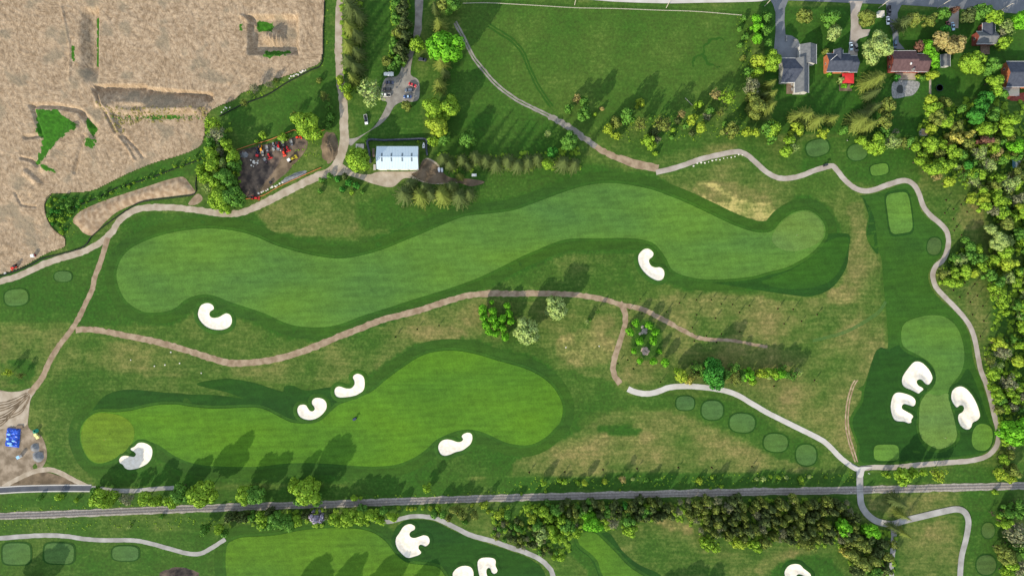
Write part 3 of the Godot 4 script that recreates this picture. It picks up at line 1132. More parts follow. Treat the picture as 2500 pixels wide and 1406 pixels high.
func machine(u: float, v: float, deg: float, kind: String, c: Color, label: String, group := "grounds machines parked in the works yard") -> void:
	var paint := mat("paint_%s" % c.to_html(false), c, 0.4)
	var t := thing({"mower": "ride_on_mower", "tractor": "tractor", "cart": "utility_cart", "spreader": "towed_spreader", "backhoe": "backhoe_loader", "golf": "golf_cart"}[kind], label, {"mower": "mower", "tractor": "tractor", "cart": "cart", "spreader": "spreader", "backhoe": "loader", "golf": "golf cart"}[kind], foot(u, v, 0.8) + Vector3.UP * lift_at, deg_to_rad(-deg), group)
	var st := tool_()
	var dk := tool_()
	match kind:
		"mower":
			loft(st, [[-1.5, 0.42, 0.38, 0.5, 0.95], [-1.2, 0.5, 0.44, 0.42, 1.12], [-0.3, 0.5, 0.46, 0.42, 1.1], [0.1, 0.46, 0.4, 0.42, 0.62], [0.7, 0.5, 0.45, 0.4, 0.6]])
			part(t, "hood", st.commit(), paint)
			for z in [-0.95, 0.0, 0.95]:
				var d := tool_()
				loft(d, [[-0.3, 0.4, 0.36, -0.14, 0.1], [0.0, 0.46, 0.4, -0.14, 0.16], [0.35, 0.36, 0.3, -0.14, 0.1]])
				part(t, "cutting_deck", d.commit(), paint, Vector3(1.25, 0.34, z))
			box(dk, Vector3(0.05, 0.85, 0), Vector3(0.5, 0.14, 0.5))
			box(dk, Vector3(-0.18, 1.12, 0), Vector3(0.12, 0.5, 0.48))
			part(t, "seat", dk.commit(), M.black)
			wheels(t, [[-1.05, 0.42, 0.66], [0.75, 0.42, 0.66]], 0.42)
			var rb := tool_()
			for z in [-0.45, 0.45]:
				tube(rb, Vector3(-0.45, 0.8, z), Vector3(-0.45, 2.0, z), 0.04, 0.04, 6)
			tube(rb, Vector3(-0.45, 2.0, -0.47), Vector3(-0.45, 2.0, 0.47), 0.04, 0.04, 6)
			part(t, "roll_bar", rb.commit(), M.black)
		"tractor":
			loft(st, [[0.1, 0.42, 0.38, 0.7, 1.4], [1.3, 0.42, 0.36, 0.7, 1.35], [1.75, 0.36, 0.28, 0.72, 1.2]])
			part(t, "hood", st.commit(), paint)
			box(dk, Vector3(-0.5, 1.0, 0), Vector3(1.2, 0.5, 0.7))
			part(t, "chassis", dk.commit(), M.black)
			for z in [-0.78, 0.78]:
				part(t, "fender", boxmesh(Vector3(1.1, 0.08, 0.46)), paint, Vector3(-0.75, 1.5, z))
			var k := tool_()
			loft(k, [[-1.3, 0.62, 0.58, 1.3, 2.3], [0.0, 0.62, 0.56, 1.3, 2.3]])
			part(t, "cab", k.commit(), M.car_glass)
			var rr := tool_()
			box(rr, Vector3(-0.65, 2.38, 0), Vector3(1.5, 0.12, 1.3))
			part(t, "cab_roof", rr.commit(), M.black)
			var b := tool_()
			loft(b, [[2.3, 0.95, 0.95, 0.2, 0.8], [2.9, 0.95, 0.9, 0.2, 0.35]])
			for z in [-0.5, 0.5]:
				tube(b, Vector3(0.4, 1.2, z), Vector3(2.4, 0.6, z), 0.07, 0.07, 6)
			part(t, "front_loader", b.commit(), paint)
			wheels(t, [[-0.75, 0.75, 0.8]], 0.75)
			wheels(t, [[1.3, 0.45, 0.62]], 0.45)
		"cart":
			loft(st, [[0.2, 0.66, 0.62, 0.45, 0.85], [1.0, 0.66, 0.6, 0.45, 0.9], [1.5, 0.56, 0.46, 0.45, 0.75]])
			part(t, "body", st.commit(), paint)
			var b := tool_()
			box(b, Vector3(-0.75, 0.78, 0), Vector3(1.8, 0.06, 1.5))
			for s in [-1.0, 1.0]:
				box(b, Vector3(-0.75, 0.98, 0.74 * s), Vector3(1.8, 0.34, 0.06))
				box(b, Vector3(-0.75 + 0.88 * s, 0.98, 0), Vector3(0.06, 0.34, 1.42))
			part(t, "dump_bed", b.commit(), M.grey_paint)
			box(dk, Vector3(0.35, 0.95, 0), Vector3(0.5, 0.16, 1.2))
			part(t, "seat", dk.commit(), M.black)
			wheels(t, [[-0.95, 0.34, 0.64], [1.0, 0.34, 0.64]], 0.34)
		"spreader":
			loft(st, [[-1.0, 0.5, 0.7, 0.6, 1.2], [0.6, 0.5, 0.7, 0.6, 1.2]])
			part(t, "hopper", st.commit(), paint)
			tube(dk, Vector3(0.6, 0.55, 0), Vector3(1.8, 0.4, 0), 0.06, 0.05, 6)
			part(t, "drawbar", dk.commit(), M.black)
			wheels(t, [[-0.2, 0.4, 0.7]], 0.4)
		"backhoe":
			loft(st, [[0.2, 0.5, 0.46, 0.8, 1.5], [1.7, 0.48, 0.4, 0.8, 1.4]])
			part(t, "hood", st.commit(), paint)
			var rr := tool_()
			box(rr, Vector3(-0.7, 2.6, 0), Vector3(1.7, 0.14, 1.6))
			part(t, "cab_roof", rr.commit(), M.white)
			var k := tool_()
			loft(k, [[-1.4, 0.7, 0.66, 1.0, 2.52], [0.05, 0.7, 0.66, 1.0, 2.52]])
			part(t, "cab", k.commit(), M.car_glass)
			var b := tool_()
			loft(b, [[3.0, 1.1, 1.1, 0.3, 1.1], [3.9, 1.1, 1.05, 0.3, 0.45]])
			for z in [-0.55, 0.55]:
				tube(b, Vector3(0.6, 1.6, z), Vector3(3.1, 0.8, z), 0.1, 0.1, 6)
			part(t, "bucket", b.commit(), paint)
			wheels(t, [[-0.8, 0.78, 0.95]], 0.78)
			wheels(t, [[1.5, 0.55, 0.85]], 0.55)
		"golf":
			loft(st, [[-1.1, 0.55, 0.5, 0.35, 0.75], [0.2, 0.58, 0.52, 0.35, 0.62], [0.7, 0.56, 0.5, 0.35, 0.85], [1.2, 0.48, 0.36, 0.35, 0.7]])
			part(t, "body", st.commit(), paint)
			box(dk, Vector3(-0.35, 0.8, 0), Vector3(0.5, 0.16, 1.05))
			box(dk, Vector3(-0.62, 1.05, 0), Vector3(0.1, 0.4, 1.05))
			part(t, "seat", dk.commit(), M.black)
			var rr := tool_()
			loft(rr, [[-1.1, 0.6, 0.56, 1.82, 1.88], [-0.2, 0.62, 0.58, 1.82, 1.92], [0.75, 0.58, 0.54, 1.82, 1.88]])
			part(t, "canopy", rr.commit(), paint)
			for x in [-0.95, 0.6]:
				for z in [-0.5, 0.5]:
					var p := tool_()
					tube(p, Vector3(x, 0.6, z), Vector3(x, 1.84, z), 0.03, 0.03, 5)
					part(t, "canopy_post", p.commit(), M.black)
			wheels(t, [[-0.8, 0.24, 0.5], [0.85, 0.24, 0.5]], 0.24)

func wheels(t: Node3D, axles: Array, r: float) -> void:
	for a in axles:
		for s in [-1.0, 1.0]:
			var w := part(t, "wheel", proto.wheel, M.tyre, Vector3(a[0], a[1], a[2] * s))
			w.scale = Vector3(r / 0.33, r / 0.33, maxf(1.0, r / 0.5))

# ---------------------------------------------------------------- buildings
func roof_block(t: Node3D, u0: float, v0: float, u1: float, v1: float, he: float, hr: float, ridge_x: bool, roof: Material, wall: Material, over := 0.45, y0 := 0.0) -> void:
	# a gabled block: the pixels are its eaves as seen; t stands at the house's base
	var a := foot(u0, v0, he)
	var b := foot(u1, v1, he)
	var c := (a + b) * 0.5 - t.position
	var hx := (b.x - a.x) * 0.5
	var hz := (b.z - a.z) * 0.5
	var wx := hx - over
	var wz := hz - over
	var st := tool_()
	var rise := hr - he
	# walls with gables, closed below the roof
	var q := [Vector3(-wx, y0, -wz), Vector3(wx, y0, -wz), Vector3(wx, y0, wz), Vector3(-wx, y0, wz)]
	var k := []
	for p in q:
		k.append(Vector3(p.x, he, p.z))
	for i in 4:
		face(st, [q[(i + 1) % 4] + c, q[i] + c, k[i] + c, k[(i + 1) % 4] + c])
	var gr := rise * (1.0 - over / (hz if ridge_x else hx)) + he - 0.05
	if ridge_x:
		face(st, [k[0] + c, k[3] + c, Vector3(-wx, gr, 0) + c])
		face(st, [k[2] + c, k[1] + c, Vector3(wx, gr, 0) + c])
	else:
		face(st, [k[1] + c, k[0] + c, Vector3(0, gr, -wz) + c])
		face(st, [k[3] + c, k[2] + c, Vector3(0, gr, wz) + c])
	part(t, "wall", st.commit(), wall)
	for s in [-1.0, 1.0]:
		var r := tool_()
		var e0: Vector3
		var e1: Vector3
		var t0: Vector3
		var t1: Vector3
		if ridge_x:
			e0 = Vector3(-hx, he, hz * s)
			e1 = Vector3(hx, he, hz * s)
			t0 = Vector3(-hx, hr, 0)
			t1 = Vector3(hx, hr, 0)
		else:
			e0 = Vector3(hx * s, he, -hz)
			e1 = Vector3(hx * s, he, hz)
			t0 = Vector3(0, hr, -hz)
			t1 = Vector3(0, hr, hz)
		var n := Vector3(0, 0.16, 0)
		face(r, [e0 + c + n, e1 + c + n, t1 + c + n, t0 + c + n])
		face(r, [e0 + c, e0 + c + n, t0 + c + n, t0 + c])
		face(r, [e1 + c + n, e1 + c, t1 + c, t1 + c + n])
		face(r, [e0 + c, e1 + c, e1 + c + n, e0 + c + n])
		face(r, [e0 + c, t0 + c, t1 + c, e1 + c])
		part(t, "roof_slope", r.commit(), roof)
		var g := tool_()
		var out := (e0 - t0) * Vector3(1, 0, 1)
		out = Vector3(0, 0, s) if ridge_x else Vector3(s, 0, 0)
		var mid := (e0 + e1) * 0.5 + c + out * 0.09 + Vector3(0, 0.1, 0)
		box(g, mid, Vector3(hx * 2.0, 0.14, 0.14) if ridge_x else Vector3(0.14, 0.14, hz * 2.0))
		part(t, "gutter", g.commit(), M.white)
	var rc := tool_()
	box(rc, c + Vector3(0, hr + 0.16, 0), Vector3(hx * 2.0, 0.08, 0.35) if ridge_x else Vector3(0.35, 0.08, hz * 2.0))
	part(t, "ridge_cap", rc.commit(), roof)
	# windows on the long and short walls
	for side in 4:
		var len := wx if side % 2 == 0 else wz
		var n := maxi(1, int(len / 2.4))
		for i in n:
			var f := (i + 0.5) / n * 2.0 - 1.0
			var p: Vector3
			var d: Vector3
			match side:
				0:
					p = Vector3(f * wx, 0, -wz - 0.02)
					d = Vector3(1.1, 1.2, 0.08)
				1:
					p = Vector3(wx + 0.02, 0, f * wz)
					d = Vector3(0.08, 1.2, 1.1)
				2:
					p = Vector3(f * wx, 0, wz + 0.02)
					d = Vector3(1.1, 1.2, 0.08)
				3:
					p = Vector3(-wx - 0.02, 0, f * wz)
					d = Vector3(0.08, 1.2, 1.1)
			p.y = y0 + (he - y0) * 0.58
			var w := part(t, "window", boxmesh(d), M.white, p + c)
			var pane := Vector3(d.x - 0.2 if d.x > 0.5 else 0.1, 1.0, d.z - 0.2 if d.z > 0.5 else 0.1)
			part(w, "pane", boxmesh(pane), M.window_glass)

func stone(sd: int) -> Mesh:
	var r := RandomNumberGenerator.new()
	r.seed = sd
	var sp := SphereMesh.new()
	sp.radial_segments = 9
	sp.rings = 5
	sp.radius = 0.5
	sp.height = 1.0
	var a := sp.surface_get_arrays(0)
	var v: PackedVector3Array = a[Mesh.ARRAY_VERTEX]
	var moved := {}
	for i in v.size():
		var k := v[i].snapped(Vector3.ONE * 0.01)
		if not moved.has(k):
			moved[k] = v[i] * r.randf_range(0.75, 1.2)
		v[i] = Vector3(moved[k].x, moved[k].y * 0.7 + 0.15, moved[k].z)
	var st := tool_()
	var idx: PackedInt32Array = a[Mesh.ARRAY_INDEX]
	for i in range(0, idx.size(), 3):
		face(st, [v[idx[i]], v[idx[i + 1]], v[idx[i + 2]]])
	return st.commit()

func heap(called: String, label: String, u: float, v: float, ru: float, rv: float, h: float, m: Material, category := "heap", rough := 0.25, turn := 0.0) -> void:
	var at := foot(u, v, 0)
	var t := thing(called, label, category, at, turn)
	var st := tool_()
	var n := FastNoiseLite.new()
	n.seed = int(u)
	n.frequency = 0.35
	var nr := 9
	var na := 26
	for j in nr + 1:
		for i in na:
			var f := float(j) / nr
			var a := TAU * i / na
			var edge := 1.0 + 0.14 * n.get_noise_2d(cos(a) * 4.0, sin(a) * 4.0)
			var x := cos(a) * f * ru * S * edge
			var z := sin(a) * f * rv * S * edge
			var y := h * (1.0 - smoothstep(0.0, 1.0, f)) + rough * n.get_noise_2d(x * 2.0, z * 2.0) * (1.0 - f * f) - 0.04 * f
			st.set_uv(Vector2(x, z) * 0.1)
			st.add_vertex(Vector3(x, y, z))
	for j in nr:
		for i in na:
			var k := (i + 1) % na
			for q in [j * na + i, j * na + k, (j + 1) * na + k, j * na + i, (j + 1) * na + k, (j + 1) * na + i]:
				st.add_index(q)
	st.generate_normals()
	part(t, "mound", st.commit(), m)

func rock(u: float, v: float, size: float, label: String, group: String, m: Material, lift := 0.0) -> void:
	var o := part(self, numbered("boulder"), proto.stone[rng.randi() % 4], m, foot(u, v) + Vector3.UP * (lift - size * 0.12))
	o.scale = Vector3(size * rng.randf_range(0.8, 1.2), size * rng.randf_range(0.6, 0.9), size * rng.randf_range(0.8, 1.2))
	o.rotation.y = rng.randf() * TAU
	o.set_meta("label", label)
	o.set_meta("category", "rock")
	o.set_meta("group", group)

func fence(called: String, label: String, flat: Array, h: float, cloth: Material, post: Material, gap := 3.0, thick := 0.05, rails := []) -> void:
	var line := smooth(pts(flat), false, gap)
	var t := thing(called, label, "fence", Vector3(line[0].x, hgt(line[0].x, line[0].y), line[0].y))
	var st := tool_()
	var ps := tool_()
	var o := t.position
	for i in line.size():
		var p := Vector3(line[i].x, hgt(line[i].x, line[i].y), line[i].y) - o
		box(ps, p + Vector3(0, h * 0.5, 0), Vector3(0.09, h + 0.2, 0.09))
		if i + 1 < line.size():
			var q := Vector3(line[i + 1].x, hgt(line[i + 1].x, line[i + 1].y), line[i + 1].y) - o
			var d := q - p
			var b := Basis(Vector3.UP, atan2(-d.z, d.x))
			if rails:
				for y in rails:
					box(st, (p + q) * 0.5 + Vector3(0, y, 0), Vector3(d.length(), 0.08, 0.06), b)
			else:
				box(st, (p + q) * 0.5 + Vector3(0, h * 0.47, 0), Vector3(d.length() + 0.02, h * 0.92, thick), b)
	part(t, "rails" if rails else "panel", st.commit(), cloth)
	var w := part(t, "posts", ps.commit(), post)
	w.set_meta("kind", "stuff")

# ---------------------------------------------------------------- outlines traced on the photograph
const FAIRWAY_1 := [284, 672, 292, 640, 312, 612, 345, 592, 390, 575, 440, 564, 500, 558, 545, 560, 590, 567, 625, 578, 676, 600, 727, 615, 779, 626, 830, 631, 881, 624, 932, 610, 983, 589, 1035, 568, 1086, 546, 1137, 528, 1190, 522, 1250, 514, 1301, 497, 1352, 478, 1404, 460, 1442, 451, 1480, 447, 1519, 449, 1557, 455, 1596, 464, 1634, 478, 1672, 493, 1711, 511, 1749, 529, 1788, 548, 1826, 562, 1852, 568, 1875, 567, 1890, 560, 1908, 539, 1934, 521, 1960, 513, 1982, 516, 2003, 533, 2014, 552, 2014, 573, 2008, 586, 1990, 609, 1965, 629, 1926, 650, 1901, 658, 1875, 664, 1839, 674, 1788, 680, 1736, 682, 1698, 679, 1660, 669, 1639, 655, 1629, 634, 1616, 614, 1601, 597, 1583, 588, 1557, 583, 1519, 581, 1455, 582, 1391, 583, 1352, 593, 1314, 609, 1276, 625, 1227, 650, 1163, 680, 1090, 706, 1009, 731, 945, 752, 881, 772, 843, 787, 804, 797, 766, 799, 727, 796, 697, 788, 676, 779, 651, 767, 620, 756, 576, 742, 550, 733, 525, 723, 499, 718, 474, 722, 448, 733, 430, 749, 405, 760, 371, 763, 346, 760, 320, 746, 302, 728, 289, 700]
const FAIRWAY_2 := [243, 1005, 282, 1006, 320, 1002, 358, 993, 397, 987, 435, 987, 474, 993, 530, 997, 590, 995, 625, 995, 651, 1002, 676, 1015, 707, 1030, 732, 1034, 761, 1034, 784, 1025, 804, 1007, 825, 989, 855, 978, 886, 966, 914, 951, 945, 925, 983, 897, 1022, 872, 1060, 859, 1111, 856, 1163, 865, 1214, 880, 1250, 890, 1288, 902, 1322, 920, 1347, 941, 1363, 964, 1373, 987, 1374, 1007, 1368, 1030, 1352, 1048, 1334, 1066, 1306, 1082, 1281, 1087, 1250, 1084, 1227, 1077, 1188, 1059, 1158, 1050, 1127, 1050, 1099, 1058, 1065, 1074, 1040, 1097, 1009, 1118, 971, 1133, 932, 1138, 881, 1138, 779, 1131, 702, 1131, 625, 1139, 512, 1137, 461, 1128, 422, 1110, 394, 1090, 366, 1078, 341, 1077, 323, 1084, 307, 1097, 282, 1118, 256, 1129, 238, 1132, 220, 1125, 205, 1105, 196, 1077, 196, 1051, 205, 1030, 223, 1013]
const FAIRWAY_3 := [553, 1335, 562, 1322, 589, 1312, 625, 1310, 676, 1306, 727, 1296, 779, 1290, 843, 1289, 881, 1292, 914, 1302, 940, 1320, 958, 1343, 971, 1358, 996, 1374, 1035, 1379, 1065, 1383, 1081, 1397, 1095, 1430, 1090, 1480, 900, 1500, 600, 1490, 560, 1430, 550, 1380]
const FAIRWAY_4 := [1410, 1312, 1419, 1302, 1434, 1298, 1455, 1302, 1475, 1320, 1506, 1351, 1532, 1379, 1557, 1397, 1600, 1425, 1610, 1460, 1540, 1460, 1490, 1425, 1468, 1397, 1460, 1371, 1442, 1351, 1416, 1330]
const FAIRWAY_5 := [2208, 790, 2233, 777, 2272, 769, 2305, 773, 2331, 792, 2346, 820, 2354, 854, 2354, 884, 2346, 910, 2331, 930, 2318, 946, 2313, 962, 2290, 970, 2262, 962, 2274, 951, 2285, 930, 2282, 902, 2267, 882, 2238, 864, 2213, 851, 2203, 836, 2201, 810]
const GREEN_1 := [1884, 585, 1890, 565, 1910, 542, 1934, 524, 1960, 516, 1981, 519, 2000, 535, 2010, 553, 2010, 573, 2003, 586, 1985, 600, 1950, 612, 1915, 611, 1893, 600]
const GREEN_2 := [243, 1008, 280, 1011, 308, 1022, 326, 1045, 326, 1072, 314, 1092, 294, 1110, 264, 1126, 238, 1130, 216, 1119, 203, 1095, 198, 1065, 205, 1035, 221, 1016]
const GREEN_5 := [2314, 960, 2320, 989, 2329, 1020, 2336, 1053, 2336, 1066, 2326, 1084, 2297, 1096, 2272, 1088, 2251, 1069, 2245, 1046, 2245, 1030, 2247, 989, 2256, 969, 2266, 960, 2290, 966]
const TEES := [[154, 675, 21, 13, 0, 2.6], [40, 726, 29, 20, -6, 2.8], [1997, 361, 28, 20, -14, 2.6], [2094, 372, 24, 20, -10, 2.2], [2148, 414, 22, 14, -10, 3.4], [2197, 520, 29, 50, -8, 5.0], [2283, 601, 17, 21, 8, 2.4],
	[1673, 984, 22, 17, 0, 2.8], [1739, 1001, 26, 23, 0, 2.5], [1812, 1032, 31, 23, 4, 2.5], [1895, 1081, 30, 22, 5, 2.5], [1970, 1111, 25, 25, 0, 2.4], [2165, 1105, 31, 20, 0, 4.0], [2398, 1067, 25, 33, 8, 2.4],
	[2414, 1295, 16, 19, 0, 2.2], [2409, 1379, 24, 24, 0, 2.2], [39, 1352, 34, 26, 0, 4.0], [143, 1351, 36, 25, 2, 4.0], [305, 1351, 32, 18, 0, 3.2]]
const DIRT := [-160, -220, 793, -220, 793, -20, 793, 0, 789, 77, 785, 148, 753, 168, 689, 190, 630, 212, 589, 230, 576, 243, 517, 269, 502, 292, 499, 333, 494, 352, 461, 373, 371, 401, 307, 427, 256, 452, 218, 468, 154, 473, 123, 475, 108, 498, 115, 534, 133, 562, 159, 580, 161, 603, 123, 616, 90, 634, 51, 655, 0, 671, -60, 690, -160, 700]
const DIRT_STRIP := [690, 740, 760, 650, 950, 560, 1150, 490, 1400, 410, 1600, 345, 1740, 320, 1800, 380, 1840, 430, 1850, 480, 1700, 500, 1400, 540, 1250, 590, 1100, 660, 1000, 750, 930, 830, 870, 880, 790, 850, 750, 800]
const WOODS := [
	[[2230, 340, 2280, 250, 2440, 230, 2520, 250, 2520, 560, 2440, 560, 2400, 500, 2330, 440, 2260, 420]],
	[[2420, 540, 2520, 540, 2520, 1100, 2450, 1090, 2420, 960, 2400, 860, 2430, 780, 2415, 690]],
	[[2300, 660, 2360, 590, 2400, 600, 2405, 650, 2340, 700, 2305, 692]],
	[[1200, 1240, 1290, 1232, 1620, 1224, 1625, 1262, 1560, 1280, 1500, 1290, 1410, 1300, 1400, 1330, 1370, 1370, 1330, 1350, 1200, 1310]],
	[[1625, 1225, 1700, 1220, 1850, 1218, 1990, 1216, 2070, 1228, 2100, 1260, 2120, 1290, 2190, 1300, 2190, 1400, 2080, 1400, 2050, 1330, 2000, 1335, 1890, 1330, 1800, 1325, 1730, 1330, 1700, 1290, 1630, 1260]],
	[[500, 290, 560, 300, 580, 380, 590, 500, 520, 505, 485, 430, 500, 370]],
	[[860, -30, 880, 0, 878, 190, 835, 190, 832, 0]], [[950, 0, 1000, 0, 1000, 100, 985, 165, 945, 165, 960, 80]],
	[[560, 1265, 700, 1245, 950, 1240, 950, 1262, 930, 1280, 820, 1285, 640, 1292]],
	[[1070, 375, 1260, 375, 1420, 360, 1420, 410, 1100, 420]],
]

# ---------------------------------------------------------------- the scene
func _ready() -> void:
	rng.seed = 77
	hill.seed = 3
	hill.frequency = 1.0 / 75.0
	hill.fractal_octaves = 2
	hill.fractal_gain = 0.3

	var cam := Camera3D.new()
	cam.name = "camera"
	cam.transform = Transform3D(Basis(Vector3.RIGHT, Vector3.FORWARD, Vector3.UP), Vector3(0, CAM_H, 0))
	cam.fov = rad_to_deg(2.0 * atan(703.0 * S / CAM_H))
	cam.near = 1.0
	cam.far = 6000.0
	cam.current = true
	add_child(cam)

	var env := Environment.new()
	var sky_mat := ProceduralSkyMaterial.new()
	sky_mat.sky_top_color = Color(0.68, 0.73, 0.80)
	sky_mat.sky_horizon_color = Color(0.90, 0.91, 0.92)
	sky_mat.sky_curve = 0.12
	sky_mat.ground_bottom_color = Color(0.2, 0.26, 0.15)
	sky_mat.ground_horizon_color = Color(0.62, 0.68, 0.66)
	sky_mat.energy_multiplier = 1.0
	var sky := Sky.new()
	sky.sky_material = sky_mat
	env.background_mode = Environment.BG_SKY
	env.sky = sky
	env.background_energy_multiplier = 1.27
	env.tonemap_mode = Environment.TONE_MAPPER_LINEAR
	env.tonemap_exposure = 1.38
	env.sdfgi_enabled = true
	env.ssao_enabled = true
	env.ssil_enabled = true
	var we := WorldEnvironment.new()
	we.name = "world_environment"
	we.environment = env
	add_child(we)

	var sun := DirectionalLight3D.new()
	sun.name = "sun"
	sun.light_color = Color(1.0, 0.95, 0.86)
	sun.light_energy = 1.36
	sun.light_angular_distance = 0.9
	sun.shadow_enabled = true
	sun.directional_shadow_max_distance = 900.0
	add_child(sun)
	var el := deg_to_rad(26.0)
	var az := deg_to_rad(36.0)
	sun.look_at_from_position(Vector3.ZERO, Vector3(sin(az) * cos(el), -sin(el), -cos(az) * cos(el)), Vector3.UP)

	materials()
	make_protos()
	setting()
	bunkers()
	railway()
	site_things()
	houses()
	parked()
	planting()
	small_things()

func turf(key: String, r: float, g: float, b: float) -> StandardMaterial3D:
	return mat(key, photo(r, g, b, 1.28), 0.9, 0.0, tiles.turf)

func earth(key: String, d: Array, l: Array, sd: int, scale := 1.0, contrast := 1.0, speck := 0.35, rough := 0.95) -> StandardMaterial3D:
	var t := tile(key, photo(d[0], d[1], d[2]), photo(l[0], l[1], l[2]), sd, 512, 0.012, contrast, speck)
	var m := mat(key, Color.WHITE, rough, 0.0, t)
	m.uv1_triplanar = true
	m.uv1_world_triplanar = true
	m.uv1_scale = Vector3.ONE * 0.02 * scale
	return m

func materials() -> void:
	tiles.turf = paint_turf()
	turf("mown_deep", 58, 106, 30)
	turf("mown_rough", 47, 93, 28)
	turf("apron", 64, 106, 32)
	turf("mown_mid", 66, 112, 34)
	turf("fairway_cool", 100, 145, 58)
	turf("fairway_warm", 96, 146, 38)
	turf("fairway_fresh", 98, 144, 40)
	turf("green_pale", 116, 152, 70)
	turf("green_gold", 118, 152, 42)
	turf("tee", 92, 132, 66)
	turf("tee_bright", 110, 156, 60)
	turf("tee_dull", 92, 122, 58)
	mat("sand", Color(0.92, 0.89, 0.835), 0.95, 0.0, tile("sand", Color(0.91, 0.89, 0.86), Color(1, 1, 1), 41, 256, 0.02, 1.0, 0.15)).uv1_scale = Vector3(60, 40, 1)
	earth("concrete", [176, 164, 152], [206, 196, 186], 51, 1.0, 1.4, 0.3)
	earth("grey_concrete", [164, 161, 156], [200, 197, 192], 74, 1.0, 1.4, 0.3)
	earth("pale_concrete", [206, 200, 192], [226, 222, 216], 52, 1.0, 1.2, 0.25)
	earth("asphalt", [118, 122, 128], [142, 146, 152], 53, 1.0, 1.2, 0.3)
	earth("dark_asphalt", [84, 88, 96], [104, 108, 116], 54, 1.0, 1.2, 0.3)
	earth("gravel", [172, 156, 134], [210, 196, 176], 55, 1.3, 1.3, 0.5)
	earth("brown_gravel", [148, 126, 102], [192, 170, 144], 56, 1.6, 1.4, 0.6)
	earth("grey_gravel", [138, 132, 124], [176, 170, 160], 57, 1.6, 1.4, 0.6)
	earth("soil", [104, 90, 72], [152, 132, 108], 58, 1.2, 1.8, 0.5)
	earth("dusty", [134, 118, 98], [186, 168, 146], 73, 1.2, 1.8, 0.5)
	earth("dark_soil", [74, 66, 62], [134, 116, 100], 59, 1.4, 2.2, 0.5)
	earth("tan_soil", [160, 134, 106], [206, 182, 152], 60, 2.0, 2.0, 0.6)
	earth("stone_grey", [120, 122, 124], [168, 170, 172], 61, 3.0, 1.6, 0.6)
	earth("ballast", [150, 142, 132], [204, 196, 186], 62, 4.0, 1.2, 1.0)
	earth("shingle_dark", [68, 74, 88], [92, 98, 112], 63, 4.0, 1.4, 0.7)
	earth("shingle_grey", [108, 112, 116], [140, 142, 144], 64, 4.0, 1.4, 0.7)
	earth("shingle_brown", [96, 74, 76], [124, 98, 98], 65, 4.0, 1.4, 0.7)
	earth("brick", [190, 110, 72], [222, 142, 98], 66, 4.0, 1.4, 0.7)
	earth("red_brick", [140, 70, 60], [170, 96, 82], 67, 4.0, 1.4, 0.7)
	earth("siding", [206, 204, 196], [228, 226, 220], 68, 3.0, 1.0, 0.2)
	earth("deck_wood", [124, 104, 88], [164, 142, 122], 69, 6.0, 1.6, 0.6)
	earth("grey_stone", [136, 136, 134], [186, 184, 180], 70, 5.0, 1.6, 0.6)
	earth("sleeper_wood", [160, 152, 148], [192, 186, 180], 71, 5.0, 1.4, 0.6)
	earth("mulch", [120, 98, 76], [168, 144, 112], 72, 5.0, 1.4, 0.6)
	mat("car_glass", Color(0.06, 0.08, 0.1), 0.12)
	mat("window_glass", Color(0.1, 0.13, 0.16), 0.1)
	mat("black", Color(0.09, 0.09, 0.1), 0.6)
	mat("tyre", Color(0.1, 0.1, 0.1), 0.85)
	mat("metal", Color(0.6, 0.62, 0.65), 0.4, 0.6)
	mat("rail_steel", Color(0.40, 0.35, 0.33), 0.5, 0.5)
	mat("white", Color(0.86, 0.86, 0.85), 0.5)
	mat("grey_paint", Color(0.55, 0.55, 0.54), 0.6)
	mat("red_paint", Color(0.72, 0.10, 0.12), 0.45)
	mat("canopy_red", Color(0.76, 0.16, 0.16), 0.7)
	mat("blue_tarp", Color(0.10, 0.36, 0.82), 0.45, 0.0, tile("tarp", Color(0.55, 0.62, 0.72), Color(1, 1, 1), 42, 256, 0.03, 2.4, 0.1))
	mat("pale_tarp", Color(0.55, 0.75, 0.92), 0.5)
	mat("teal", Color(0.18, 0.62, 0.52), 0.5)
	mat("cream", Color(0.88, 0.86, 0.55), 0.6)
	mat("silt_cloth", Color(0.13, 0.14, 0.15), 0.8)
	mat("orange_mesh", Color(0.80, 0.50, 0.32), 0.8)
	mat("wood", Color(0.46, 0.40, 0.34), 0.9)
	mat("pale_wood", Color(0.74, 0.71, 0.66), 0.9)
	mat("pond_water", Color(0.07, 0.11, 0.09), 0.08)
	mat("trampoline", Color(0.08, 0.12, 0.22), 0.6)
	var roofm := mat("steel_roof", Color(0.74, 0.80, 0.83), 0.38, 0.25)
	roofm.metallic_specular = 0.5
	mat("vent_grey", Color(0.34, 0.40, 0.44), 0.6)
	mat("white_rock", Color(0.80, 0.78, 0.74), 0.9)
	mat("grey_rock", Color(0.60, 0.57, 0.54), 0.9)
	mat("pink_rock", Color(0.66, 0.58, 0.54), 0.9)
	var w := tool_()
	disc(w, Vector3.ZERO, Vector3.BACK, 0.33, 0.22, 16)
	proto.wheel = w.commit()
	var r := tool_()
	disc(r, Vector3.ZERO, Vector3.BACK, 0.2, 0.03, 10)
	proto.rim = r.commit()
	proto.lamp = boxmesh(Vector3(0.1, 0.14, 0.3))
	proto.stone = [stone(1), stone(2), stone(3), stone(4)]

var sand_shapes := []

